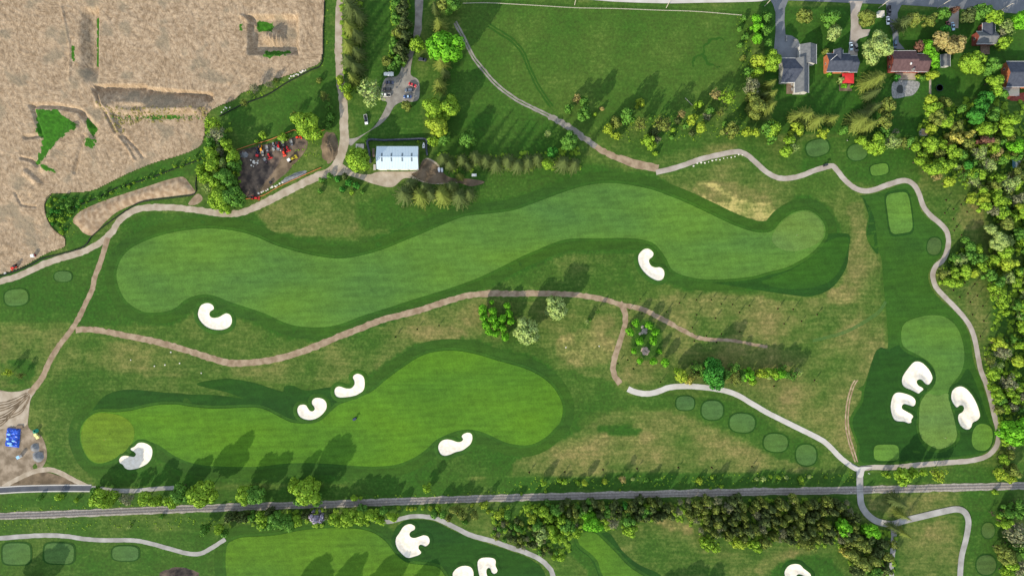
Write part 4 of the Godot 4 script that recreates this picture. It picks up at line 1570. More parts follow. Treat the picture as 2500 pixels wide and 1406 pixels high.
func setting() -> void:
	sand_shapes = [
		[zm(1250, 350, [1205, 1080, 1225, 1040, 1260, 1010, 1300, 1002, 1340, 1025, 1355, 1055, 1340, 1085, 1315, 1105, 1312, 1130, 1330, 1165, 1370, 1182, 1415, 1180, 1450, 1205, 1458, 1250, 1440, 1295, 1400, 1310, 1350, 1295, 1290, 1255, 1240, 1200, 1210, 1140]), 0.45, "kidney-shaped white bunker alone beside the bend of the long fairway near its green"],
		[zm(0, 700, [1878, 280, 1882, 230, 1905, 180, 1950, 157, 1995, 160, 2028, 185, 2030, 215, 2000, 235, 1988, 260, 1998, 285, 2030, 297, 2080, 288, 2120, 265, 2155, 253, 2190, 270, 2206, 310, 2200, 355, 2170, 390, 2110, 412, 2030, 410, 1960, 385, 1905, 335]), 0.45, "L-shaped white bunker between the long fairway and the brown gravel track"],
		[zm(625, 700, [742, 1000, 755, 965, 785, 950, 820, 958, 860, 970, 905, 967, 935, 935, 935, 900, 920, 870, 930, 845, 965, 828, 1005, 840, 1030, 870, 1037, 930, 1025, 985, 990, 1015, 940, 1040, 860, 1055, 790, 1058, 755, 1040]), 0.45, "boomerang-shaped white bunker with a raised grass collar on its upper tip"],
		[zm(625, 700, [387, 1180, 400, 1140, 430, 1125, 470, 1130, 490, 1160, 510, 1185, 535, 1188, 553, 1170, 545, 1145, 527, 1120, 530, 1085, 560, 1062, 605, 1062, 645, 1080, 667, 1115, 665, 1165, 635, 1210, 595, 1245, 540, 1270, 480, 1272, 430, 1255, 400, 1225]), 0.45, "heart-like notched white bunker in dark rough beside the boomerang-shaped bunker"],
		[zm(625, 1046, [1735, 190, 1745, 145, 1775, 115, 1825, 105, 1875, 115, 1915, 130, 1950, 128, 1972, 108, 1958, 80, 1975, 55, 2020, 40, 2055, 55, 2063, 100, 2045, 150, 2000, 190, 1960, 215, 1900, 230, 1840, 255, 1790, 262, 1755, 240]), 0.45, "comma-shaped white bunker in a bay of the second fairway facing the railway"],
		[zm(0, 1046, [1130, 300, 1150, 270, 1190, 257, 1240, 265, 1275, 268, 1292, 245, 1275, 222, 1245, 205, 1245, 188, 1280, 170, 1310, 140, 1350, 132, 1400, 145, 1440, 175, 1452, 220, 1440, 280, 1405, 330, 1350, 365, 1290, 385, 1230, 393, 1190, 380, 1165, 345, 1138, 330]), 0.45, "hooked white bunker beside the yellowish putting green"],
		[zm(1875, 700, [1283, 890, 1300, 840, 1350, 770, 1395, 722, 1440, 712, 1490, 735, 1540, 790, 1570, 850, 1570, 885, 1550, 920, 1530, 935, 1505, 925, 1475, 892, 1445, 885, 1425, 905, 1440, 940, 1475, 960, 1488, 980, 1465, 1000, 1440, 1020, 1410, 1005, 1370, 985, 1320, 965, 1290, 935]), 1.1, "broad white bunker with a notch, beside the narrow waist of the short hole"],
		[zm(1875, 700, [1175, 1150, 1190, 1060, 1215, 1020, 1255, 1008, 1320, 1020, 1380, 1045, 1412, 1080, 1412, 1120, 1390, 1142, 1350, 1130, 1305, 1120, 1285, 1140, 1290, 1165, 1330, 1190, 1375, 1215, 1393, 1240, 1375, 1270, 1375, 1295, 1350, 1305, 1310, 1290, 1230, 1280, 1195, 1240]), 1.1, "C-shaped white bunker beside the pale green of the short hole"],
		[zm(1875, 700, [1745, 1050, 1755, 995, 1790, 960, 1840, 948, 1890, 970, 1945, 1030, 1990, 1110, 2018, 1190, 2022, 1240, 1995, 1275, 1955, 1295, 1940, 1335, 1915, 1360, 1875, 1355, 1835, 1320, 1812, 1260, 1820, 1215, 1850, 1195, 1868, 1165, 1858, 1135, 1830, 1130, 1800, 1150, 1775, 1125, 1752, 1085]), 1.1, "long curved white bunker between the short hole and the cart path"],
		[zm(625, 1046, [1328, 1080, 1335, 1040, 1365, 995, 1400, 940, 1440, 915, 1480, 912, 1515, 935, 1510, 965, 1475, 985, 1462, 1010, 1475, 1035, 1510, 1043, 1555, 1030, 1600, 1017, 1640, 1030, 1655, 1065, 1648, 1100, 1615, 1125, 1580, 1110, 1555, 1115, 1550, 1145, 1575, 1180, 1555, 1205, 1500, 1225, 1450, 1235, 1410, 1215, 1360, 1165, 1335, 1120]), 0.8, "three-lobed white bunker beyond the railway where the cart path bends"],
		[zm(625, 1046, [2110, 1290, 2125, 1250, 2160, 1232, 2220, 1230, 2270, 1240, 2287, 1265, 2285, 1310, 2303, 1350, 2295, 1375, 2268, 1388, 2245, 1370, 2235, 1340, 2215, 1330, 2198, 1350, 2200, 1390, 2215, 1430, 2180, 1450, 2140, 1430, 2122, 1380]), 0.8, "horseshoe-shaped white bunker beside a rounded bunker beyond the railway"],
		[zm(625, 1046, [1872, 1400, 1890, 1355, 1935, 1320, 1990, 1308, 2040, 1318, 2068, 1350, 2075, 1400, 2060, 1460, 1980, 1480, 1900, 1460]), 0.8, "rounded white bunker beside the horseshoe-shaped bunker beyond the railway"],
		[zm(1875, 1046, [160, 1390, 170, 1345, 205, 1305, 260, 1290, 310, 1300, 345, 1335, 385, 1365, 413, 1395, 400, 1430, 330, 1400, 290, 1392, 265, 1420, 250, 1460, 190, 1450]), 0.8, "white bunker with a dark notch below the cedar wood"],
	]
	var holes := []
	for s in sand_shapes:
		s[0] = smooth(s[0], true, 0.9)
		if Geometry2D.is_polygon_clockwise(s[0]):
			s[0].reverse()
		holes.append([s[0], 3.2])
		for ring in Geometry2D.offset_polygon(s[0], 1.2, Geometry2D.JOIN_ROUND):
			if ring.size() > 12 and not Geometry2D.is_polygon_clockwise(ring):
				var box2 := Rect2(ring[0], Vector2.ZERO)
				for p in ring:
					box2 = box2.expand(p)
				sand_cuts.append([ring, box2, s[0]])
	var dirt := smooth(pts(DIRT), true, 6.0)
	for q in Geometry2D.offset_polygon(dirt, -3.0):
		holes.append([q, 8.0])
	# water in the garden pond sits in the lawn, so nothing else is sunk
	var gm := mat("rough_grass", Color.WHITE, 0.95, 0.0, paint_ground())
	structure("ground", ground_mesh(holes), gm)

	# building site
	var greens := [pts([84, 267, 138, 266, 146, 278, 190, 305, 170, 322, 143, 343, 128, 355, 112, 375, 92, 402, 82, 398, 95, 370, 104, 335, 88, 330]),
		pts([226, 36, 236, 36, 236, 160, 224, 158, 224, 80]), pts([206, 284, 234, 312, 220, 332, 210, 308]), pts([330, 284, 420, 280, 450, 286, 380, 290]),
		pts([618, 44, 658, 50, 655, 74, 620, 70]), pts([636, 118, 700, 118, 690, 132, 640, 140]), pts([96, 398, 128, 410, 134, 420, 110, 416]), pts([205, 335, 232, 340, 225, 360, 205, 356]), pts([172, 110, 178, 110, 178, 150, 172, 145]), pts([580, 55, 586, 55, 586, 75, 580, 75])]
	var soil := mat("site_soil", Color.WHITE, 0.95, 0.0, paint_dirt(dirt, greens))
	structure("bare_earth", dirt_field(dirt), soil)
	var strip := smooth(zm(0, 350, DIRT_STRIP), true, 2.0)
	structure("bare_earth", sheet_mesh(strip, 0.06, 1.1, 1.1, 3.5, 0.22), M.tan_soil)
	sheet("works_yard", smooth(pts([583, 372, 605, 362, 680, 345, 728, 333, 748, 340, 748, 363, 727, 388, 702, 419, 676, 440, 640, 470, 622, 484, 598, 478, 580, 438, 588, 402]), true, 2.0), 0.05, M.dark_soil)
	sheet("works_yard", smooth(pts([700, 372, 742, 360, 738, 378, 690, 428, 640, 470, 625, 468, 660, 430]), true, 2.0), 0.075, M.soil)
	sheet("bare_earth", smooth(zm(0, 350, [1850, 500, 1890, 480, 1930, 520, 1910, 560, 1850, 590, 1790, 580]), true, 2.0), 0.05, M.brown_gravel)
	sheet("gravel_lot", smooth(pts([-120, 955, 25, 957, 60, 951, 80, 946, 84, 956, 72, 975, 68, 1010, 68, 1045, 100, 1066, 112, 1110, 102, 1140, 78, 1157, 40, 1174, 0, 1190, -120, 1192]), true, 2.0), 0.05, M.dusty)
	sheet("gravel_lot", smooth(pts([-120, 955, 25, 957, 60, 951, 80, 946, 84, 956, 72, 975, 66, 1010, 60, 1040, 20, 1042, -20, 1050, -120, 1040]), true, 2.0), 0.075, M.gravel)
	sheet("bare_earth", smooth(pts([20, 1186, 80, 1158, 110, 1153, 150, 1164, 205, 1186, 120, 1188]), true, 2.0), 0.05, M.soil)

	for tr in [[[-60, 990, 0, 986, 30, 978, 62, 962], 1], [[-60, 1012, 0, 1000, 34, 986, 66, 962], 2], [[-60, 1026, 0, 1018, 40, 990, 68, 964], 3], [[-60, 1034, 0, 1024, 44, 1008, 62, 985, 70, 966], 4], [[-40, 1046, 0, 1036, 30, 1004, 60, 970], 5]]:
		for off in [-3.0, 3.0]:
			var line: Array = tr[0].duplicate()
			for k in range(1, line.size(), 2):
				line[k] += off
			path("wheel_rut", line, [0.5, 0.6, 0.5], M.soil, 0.09 + 0.004 * tr[1], 0.06)
	# turf
	var rough := [
		[2014, 574, 2072, 572, 2073, 606, 2069, 645, 2054, 675, 2034, 700, 2010, 715, 1975, 724, 1930, 720, 1875, 712, 1800, 700, 1740, 690, 1690, 682, 1736, 679, 1788, 676, 1839, 670, 1875, 660, 1926, 646, 1965, 625, 1990, 605],
		[222, 1012, 236, 985, 262, 962, 310, 951, 380, 956, 440, 962, 520, 964, 600, 975, 640, 985, 660, 1008, 600, 1002, 470, 1000, 397, 992, 320, 1008, 243, 1012],
		[480, 938, 540, 925, 580, 927, 625, 936, 660, 948, 690, 956, 692, 944, 715, 942, 745, 954, 800, 946, 820, 950, 812, 965, 822, 982, 800, 1010, 760, 1040, 732, 1040, 700, 1032, 650, 1006, 620, 985, 560, 960],
		[965, 1290, 985, 1275, 1015, 1268, 1060, 1273, 1095, 1290, 1150, 1315, 1200, 1330, 1250, 1347, 1300, 1368, 1330, 1400, 1330, 1470, 1080, 1470, 1083, 1397, 1065, 1380, 996, 1370, 971, 1354, 955, 1332],
		[1465, 1304, 1490, 1303, 1520, 1345, 1560, 1378, 1610, 1402, 1640, 1440, 1600, 1440, 1557, 1394, 1532, 1376, 1506, 1348, 1475, 1317],
		[1402, 1318, 1412, 1308, 1420, 1330, 1446, 1350, 1464, 1370, 1472, 1397, 1490, 1425, 1470, 1425, 1455, 1390, 1440, 1362, 1412, 1340],
		[2014, 592, 2070, 580, 2060, 640, 2020, 690, 1940, 706, 1860, 690, 1930, 660, 1985, 625],
		[2106, 480, 2118, 495, 2134, 530, 2142, 580, 2146, 620, 2130, 605, 2116, 575, 2122, 530],
	]
	var mid := [2141, 855, 2168, 852, 2165, 780, 2158, 700, 2152, 625, 2122, 592, 2115, 560, 2122, 520, 2112, 486, 2100, 478, 2140, 472, 2205, 449, 2226, 455, 2240, 480, 2250, 515, 2270, 536, 2300, 560, 2310, 590, 2302, 620, 2280, 645, 2268, 672, 2275, 705, 2300, 735, 2330, 760, 2350, 785, 2368, 820, 2378, 880, 2395, 925, 2412, 980, 2426, 1040, 2430, 1066, 2420, 1090, 2398, 1110, 2360, 1118, 2180, 1132, 2097, 1134, 2094, 1090, 2080, 1052, 2074, 1030, 2080, 1010, 2100, 980, 2104, 955, 2090, 946, 2110, 940]
	sheet("mown_rough", smooth(pts(mid), true, 2.5), 0.04, M.mown_mid)
	sheet("mown_rough", smooth(pts([2141, 855, 2172, 853, 2200, 842, 2230, 866, 2268, 890, 2278, 920, 2262, 948, 2245, 985, 2240, 1050, 2262, 1095, 2300, 1104, 2340, 1080, 2344, 1050, 2326, 985, 2322, 955, 2352, 915, 2365, 900, 2385, 940, 2405, 1000, 2420, 1050, 2408, 1095, 2360, 1112, 2180, 1128, 2105, 1128, 2100, 1090, 2086, 1052, 2082, 1028, 2090, 1008, 2108, 980, 2112, 950]), true, 2.5), 0.065, M.mown_rough)
	for i in rough.size():
		sheet("mown_rough", smooth(pts(rough[i]), true, 2.5), 0.04 if i != 6 else 0.062, M.mown_rough if i != 6 else M.mown_deep)
	for f in [FAIRWAY_1, FAIRWAY_2, FAIRWAY_3]:
		for ring in Geometry2D.offset_polygon(smooth(pts(f), true, 3.0), 6.5, Geometry2D.JOIN_ROUND):
			if ring.size() > 30 and not Geometry2D.is_polygon_clockwise(ring):
				sheet("mown_apron", ring, 0.022, M.apron, 5.0)
	# the cut collar round each fairway, then the fairways, greens and tees
	var fair := [[FAIRWAY_1, "fairway_cool"], [FAIRWAY_2, "fairway_warm"], [FAIRWAY_3, "fairway_fresh"], [FAIRWAY_4, "fairway_fresh"], [FAIRWAY_5, "fairway_cool"]]
	for f in fair:
		var line := smooth(pts(f[0]), true, 2.5)
		for ring in Geometry2D.offset_polygon(line, 1.7, Geometry2D.JOIN_ROUND):
			if ring.size() > 30 and not Geometry2D.is_polygon_clockwise(ring) == not Geometry2D.is_polygon_clockwise(line):
				sheet("fairway_collar", ring, 0.085, M.mown_mid, 4.5)
		sheet("fairway", line, 0.19, M[f[1]], 4.5)
	for f in [[GREEN_1, "green_pale"], [GREEN_2, "green_gold"], [GREEN_5, "green_pale"]]:
		sheet("putting_green", smooth(pts(f[0]), true, 2.0), 0.24, M[f[1]], 4.0)
	for i in TEES.size():
		var t: Array = TEES[i]
		for ring in [[1.13, 0.10, "mown_rough"], [1.0, 0.17, "tee_bright" if i in [4, 5, 12, 13] else ("tee_dull" if i in [6, 14, 15] else "tee")]]:
			var p := PackedVector2Array()
			for k in 36:
				var a := TAU * k / 36
				var e: Vector2 = Vector2(signf(cos(a)) * pow(absf(cos(a)), 2.0 / t[5]), signf(sin(a)) * pow(absf(sin(a)), 2.0 / t[5])) * Vector2(t[2], t[3]) * ring[0]
				e = e.rotated(deg_to_rad(t[4]))
				p.append(P(t[0] + e.x, t[1] + e.y))
			sheet("tee_box" if ring[0] == 1.0 else "tee_surround", p, ring[1], M[ring[2]], 3.0)

	# roads, lanes and paths
	var road := smooth(pts([900, -14, 1130, -8, 1500, 1, 1700, 4, 1875, 0, 2105, 8, 2208, 12, 2349, 22, 2438, 29, 2560, 41, 2760, 64, 2760, 20, 2438, -14, 2208, -30, 1875, -40, 900, -50]), true, 4.0)
	sheet("road", road, 0.10, M.asphalt, 6.0)
	sheet("road_shoulder", smooth(pts([1420, -4, 1500, 4, 1620, 8, 1700, 7, 1860, 3, 1870, -8, 1700, -2, 1500, -4]), true, 3.0), 0.13, M.pale_concrete, 4.0)
	for d in [[[20, -6, 200, -6, 165, 80, 160, 200, 170, 330, 230, 340, 290, 380, 310, 430, 300, 550, 200, 560, 160, 590, 130, 560, 60, 470, 75, 300, 75, 120, 50, 40], "asphalt"], [[780, 10, 910, 12, 880, 100, 865, 200, 900, 280, 980, 280, 960, 340, 870, 370, 860, 530, 770, 520, 780, 400, 795, 250, 790, 60], "concrete"],
		[[1130, 20, 1290, 24, 1240, 120, 1245, 250, 1250, 400, 1310, 470, 1200, 470, 1190, 300, 1140, 180], "asphalt"], [[1750, 60, 1830, 60, 1820, 270, 1740, 260, 1690, 250, 1760, 140], "concrete"]]:
		sheet("driveway", zm(1875, 0, d[0]), 0.125, M[d[1]], 3.0)
	sheet("car_park", smooth(zm(625, 0, [1520, -60, 1592, -60, 1580, 200, 1575, 300, 1510, 480, 1475, 650, 1480, 720, 1545, 760, 1560, 850, 1550, 940, 1500, 970, 1400, 970, 1320, 1010, 1260, 1110, 1180, 1190, 1050, 1270, 960, 1340, 900, 1390, 870, 1330, 960, 1310, 1100, 1230, 1180, 1130, 1240, 1010, 1245, 970, 1190, 950, 1190, 880, 1230, 750, 1350, 720, 1400, 600, 1450, 500, 1500, 320, 1515, 180]), true, 1.5), 0.09, M.grey_gravel, 4.0)
	sheet("gravel_apron", smooth(zm(625, 350, [660, 325, 780, 190, 850, 215, 960, 285, 1090, 295, 1180, 270, 1560, 258, 1620, 140, 1740, 200, 1760, 290, 1860, 330, 1960, 350, 1900, 380, 1660, 385, 1430, 330, 1300, 415, 1130, 390, 960, 330, 830, 300]), true, 1.5), 0.10, M.gravel, 4.0)
	sheet("bare_earth", smooth(zm(625, 350, [1600, 150, 1700, 190, 1840, 320, 2060, 340, 2180, 370, 2050, 410, 1900, 370, 1660, 380, 1480, 300, 1540, 265]), true, 1.5), 0.125, M.soil, 4.0)  # real brown earth; the shade over it is put into the darker soil colour
	path("lane", [-60, 706, 0, 687, 51, 671, 102, 647, 154, 629, 205, 614, 243, 593, 269, 570, 289, 539, 315, 519, 346, 508, 397, 506, 448, 509, 499, 516, 550, 522, 589, 519, 625, 505, 663, 486, 702, 466, 740, 447, 779, 429, 809, 417, 825, 396, 832, 376, 840, 346, 839, 307, 839, 269, 835, 230, 830, 200, 827, 141, 826, 77, 827, 26, 830, 0, 833, -40], [3.2, 3.4, 3.4, 3.4, 3.4, 3.6, 4.2, 5.0, 4.4, 3.8, 3.4], M.gravel, 0.09, 0.14)
	path("cart_path", [1602, 421, 1636, 413, 1670, 403, 1710, 389, 1750, 379, 1790, 371, 1808, 371, 1826, 379, 1850, 400, 1875, 422, 1901, 434, 1926, 435, 1957, 429, 1990, 416, 2018, 408, 2034, 405, 2046, 417, 2062, 437, 2085, 457, 2110, 466, 2136, 463, 2169, 451, 2203, 441, 2221, 443, 2236, 455, 2246, 475, 2256, 504, 2274, 527, 2297, 546, 2313, 565, 2318, 588, 2315, 611, 2305, 634, 2287, 650, 2279, 670, 2282, 690, 2290, 706, 2310, 728, 2333, 751, 2356, 777, 2372, 802, 2382, 833, 2390, 874, 2397, 905, 2409, 936, 2419, 971, 2428, 1012, 2437, 1051, 2438, 1066, 2431, 1092, 2410, 1113, 2374, 1124, 2323, 1129, 2259, 1134, 2182, 1141, 2131, 1141, 2096, 1146], [2.7, 2.7, 2.6, 2.7], M.concrete, 0.10, 0.05)
	path("cart_path", [1533, 949, 1552, 957, 1580, 961, 1606, 956, 1634, 946, 1672, 943, 1711, 945, 1762, 952, 1800, 964, 1839, 987, 1875, 1008, 1901, 1021, 1939, 1040, 1980, 1060, 2013, 1078, 2034, 1097, 2054, 1118, 2080, 1138, 2104, 1150], [3.0, 2.7, 2.7, 2.7], M.pale_concrete, 0.115, 0.04)
	path("cart_path", [2100, 1143, 2100, 1174, 2101, 1210, 2105, 1235, 2121, 1258, 2146, 1274, 2180, 1279, 2208, 1271, 2246, 1262, 2297, 1250, 2336, 1243, 2356, 1250, 2365, 1269, 2364, 1292, 2358, 1322, 2349, 1358, 2345, 1406, 2343, 1470], [3.4, 3.2, 3.2, 2.8, 2.8], M.grey_concrete, 0.42)
	path("cart_path", [2180, 1279, 2184, 1300, 2182, 1340, 2179, 1368, 2178, 1406, 2180, 1460], [3.4, 2.4, 2.2], M.grey_concrete, 0.12, 0.06)
	sheet("path_junction", smooth(pts([2076, 1132, 2094, 1140, 2112, 1139, 2130, 1140, 2112, 1148, 2107, 1164, 2094, 1164, 2092, 1150]), true, 1.2), 0.45, M.pale_concrete, 2.0)
	path("gravel_track", [183, 806, 218, 804, 256, 810, 320, 823, 384, 836, 435, 850, 486, 866, 538, 882, 576, 887, 625, 884, 676, 876, 727, 861, 779, 842, 830, 820, 881, 801, 932, 781, 983, 768, 1035, 754, 1086, 737, 1137, 722, 1188, 717, 1250, 717, 1301, 716, 1352, 717, 1404, 720, 1455, 727, 1493, 736, 1519, 745, 1552, 750, 1583, 761, 1608, 774, 1634, 788, 1672, 809, 1706, 825, 1736, 829, 1788, 831, 1826, 838, 1875, 847], [3.2, 3.4, 3.6, 3.4, 3.2, 2.9, 2.4, 1.2], M.brown_gravel, 0.075, 0.16)
	path("gravel_track", [1512, 740, 1521, 751, 1528, 772, 1525, 797, 1516, 828, 1503, 866, 1497, 900, 1502, 920, 1514, 937], [3.6, 2.6, 3.0, 3.0], M.brown_gravel, 0.09, 0.14)
	path("gravel_track", [262, 580, 258, 595, 246, 639, 230, 680, 225, 705, 210, 738, 189, 779, 171, 807, 143, 843, 120, 879, 102, 918, 84, 943, 69, 961], [2.8, 2.6, 2.8, 3.2], M.brown_gravel, 0.105, 0.12)
	path("grass_track", [1450, 355, 1480, 373, 1519, 389, 1557, 401, 1608, 411], [2.6, 3.4, 4.6, 4.0], M.brown_gravel, 0.08, 0.2)
	path("grass_track", [1340, 282, 1357, 292, 1391, 312, 1429, 338, 1455, 358], [2.4, 3.4, 2.8], M.grey_gravel, 0.09, 0.25)
	for off in [-3.0, 3.0]:
		var rut := []
		for p in [[1111, 54], [1134, 97], [1155, 138], [1183, 174], [1211, 205], [1250, 236], [1276, 251], [1327, 276], [1345, 285]]:
			rut.append_array([p[0] + off * 0.7, p[1] - off * 0.75])
		path("wheel_rut", rut, [0.75, 0.7, 0.8], M.grey_gravel, 0.09, 0.08)
		path("wheel_rut", [2092 + off, 1128, 2082 + off, 1095, 2072 + off, 1060, 2068 + off, 1020, 2073 + off, 975, 2084 + off, 940, 2092 + off, 928], [0.6, 0.6, 0.5], M.tan_soil, 0.09, 0.06)
	for off in [-3.2, 3.2]:
		path("wheel_rut", [1193 + off * 0.6, 61 - off, 1225 + off * 0.7, 82 - off, 1250 + off * 0.8, 98 - off * 0.8, 1276 + off, 128 - off * 0.4, 1291 + off, 164 - off * 0.3, 1314 + off, 212 - off * 0.4, 1347 + off, 261 - off * 0.4], [0.8, 0.9, 0.8], M.mown_deep, 0.07, 0.12)
		path("wheel_rut", [2163 + off * 0.4, 736 + off * 0.3, 2145 + off * 0.5, 762 + off * 0.5, 2110 + off * 0.3, 786 + off * 0.6, 2060 + off * 0.2, 812 + off * 0.6, 1985, 832 + off * 0.6], [0.5, 0.45, 0.4], M.tee, 0.07, 0.06)
	for c in [[1752, 128, 34, 1.4, 5.2], [1711, 153, 19, 2.6, 5.6]]:
		var arc := []
		for k in 22:
			var a: float = lerpf(c[3], c[4], k / 21.0)
			var rr: float = c[2] * (1.0 + 0.06 * sin(k * 1.7))
			arc.append_array([c[0] + cos(a) * rr, c[1] + sin(a) * rr])
		path("dark_grass_ring", arc, [0.6, 1.3, 0.8, 1.4, 0.5], M.mown_deep, 0.07, 0.25)
	path("lane", [6, 1189, 38, 1171, 77, 1153, 108, 1147, 128, 1148, 154, 1159, 184, 1175, 212, 1188], [2.4, 2.6, 2.4], M.gravel, 0.10, 0.08)
	path("service_road", [-80, 1200, 0, 1197, 51, 1194, 128, 1192, 222, 1192], [3.2, 3.0], M.dark_asphalt, 0.13)
	for v in [-7.4, 7.4]:
		path("kerb", [-80, 1200 + v, 0, 1197 + v, 51, 1194 + v, 128, 1192 + v, 222, 1192 + v], [0.35, 0.35], M.pale_concrete, 0.22)
	path("cart_path", [222, 1192, 243, 1194, 282, 1198, 333, 1198, 371, 1194, 424, 1191], [2.4, 2.0], M.grey_concrete, 0.11, 0.06)
	path("cart_path", [-60, 1318, 0, 1314, 51, 1310, 115, 1307, 166, 1310, 205, 1316, 256, 1319, 320, 1319, 358, 1325, 410, 1339, 456, 1351, 486, 1352, 512, 1340, 549, 1316], [2.4, 2.2, 2.2], M.grey_concrete, 0.10, 0.05)
	path("cart_path", [905, 1266, 940, 1274, 958, 1272, 983, 1265, 1014, 1260, 1060, 1265, 1099, 1282, 1150, 1307, 1201, 1321, 1250, 1338, 1276, 1346, 1314, 1363, 1338, 1383, 1350, 1406, 1356, 1470], [2.0, 2.6, 2.5], M.grey_concrete, 0.10, 0.05)

func bunkers() -> void:
	for s in sand_shapes:
		bunker(s[0], s[1], s[2], M.mown_rough if s[1] > 0.5 else M.mown_mid)

func railway() -> void:
	var line := smooth(pts([-200, 1268, 0, 1260.5, 154, 1255, 307, 1248.5, 422, 1244, 625, 1236.5, 830, 1230, 1009, 1223, 1250, 1215, 1506, 1208.5, 1875, 1200.5, 2080, 1197, 2259, 1192, 2500, 1186, 2720, 1179]), false, 3.0)
	structure("track_bed", ribbon_mesh(line, [3.9, 3.6, 4.1], 0.26, 0.2, 0.2), M.ballast)
	var t := thing("railway_track", "single railway track with two rails on wooden sleepers crossing the course", "railway", Vector3.ZERO)
	for s in [-0.75, 0.75]:
		var st := tool_()
		for i in line.size() - 1:
			var d := (line[i + 1] - line[i]).normalized()
			var n := Vector2(-d.y, d.x)
			var a: Vector2 = line[i] + n * s
			var b: Vector2 = line[i + 1] + n * s
			box(st, Vector3((a.x + b.x) * 0.5, 0.49, (a.y + b.y) * 0.5), Vector3(a.distance_to(b) + 0.01, 0.16, 0.09), Basis(Vector3.UP, -d.angle()))
		part(t, "rail", st.commit(), M.rail_steel)
	var where := []
	var run := 0.0
	var k := 0
	for i in line.size() - 1:
		var len := line[i].distance_to(line[i + 1])
		while run < len:
			var p := line[i].lerp(line[i + 1], run / len)
			if p.x < P(2092, 0).x or p.x > P(2108, 0).x:
				where.append(Transform3D(Basis(Vector3.UP, -(line[i + 1] - line[i]).angle() + rng.randf_range(-0.03, 0.03)), Vector3(p.x, 0.34, p.y)))
			run += 0.62 if k % 9 else 0.75
			k += 1
		run -= len
	var mm := MultiMesh.new()
	mm.transform_format = MultiMesh.TRANSFORM_3D
	mm.mesh = boxmesh(Vector3(0.26, 0.16, 2.5))
	mm.instance_count = where.size()
	for i in where.size():
		mm.set_instance_transform(i, where[i])
	var o := MultiMeshInstance3D.new()
	o.name = "sleepers"
	o.multimesh = mm
	o.material_override = M.sleeper_wood
	o.set_meta("kind", "stuff")
	t.add_child(o)

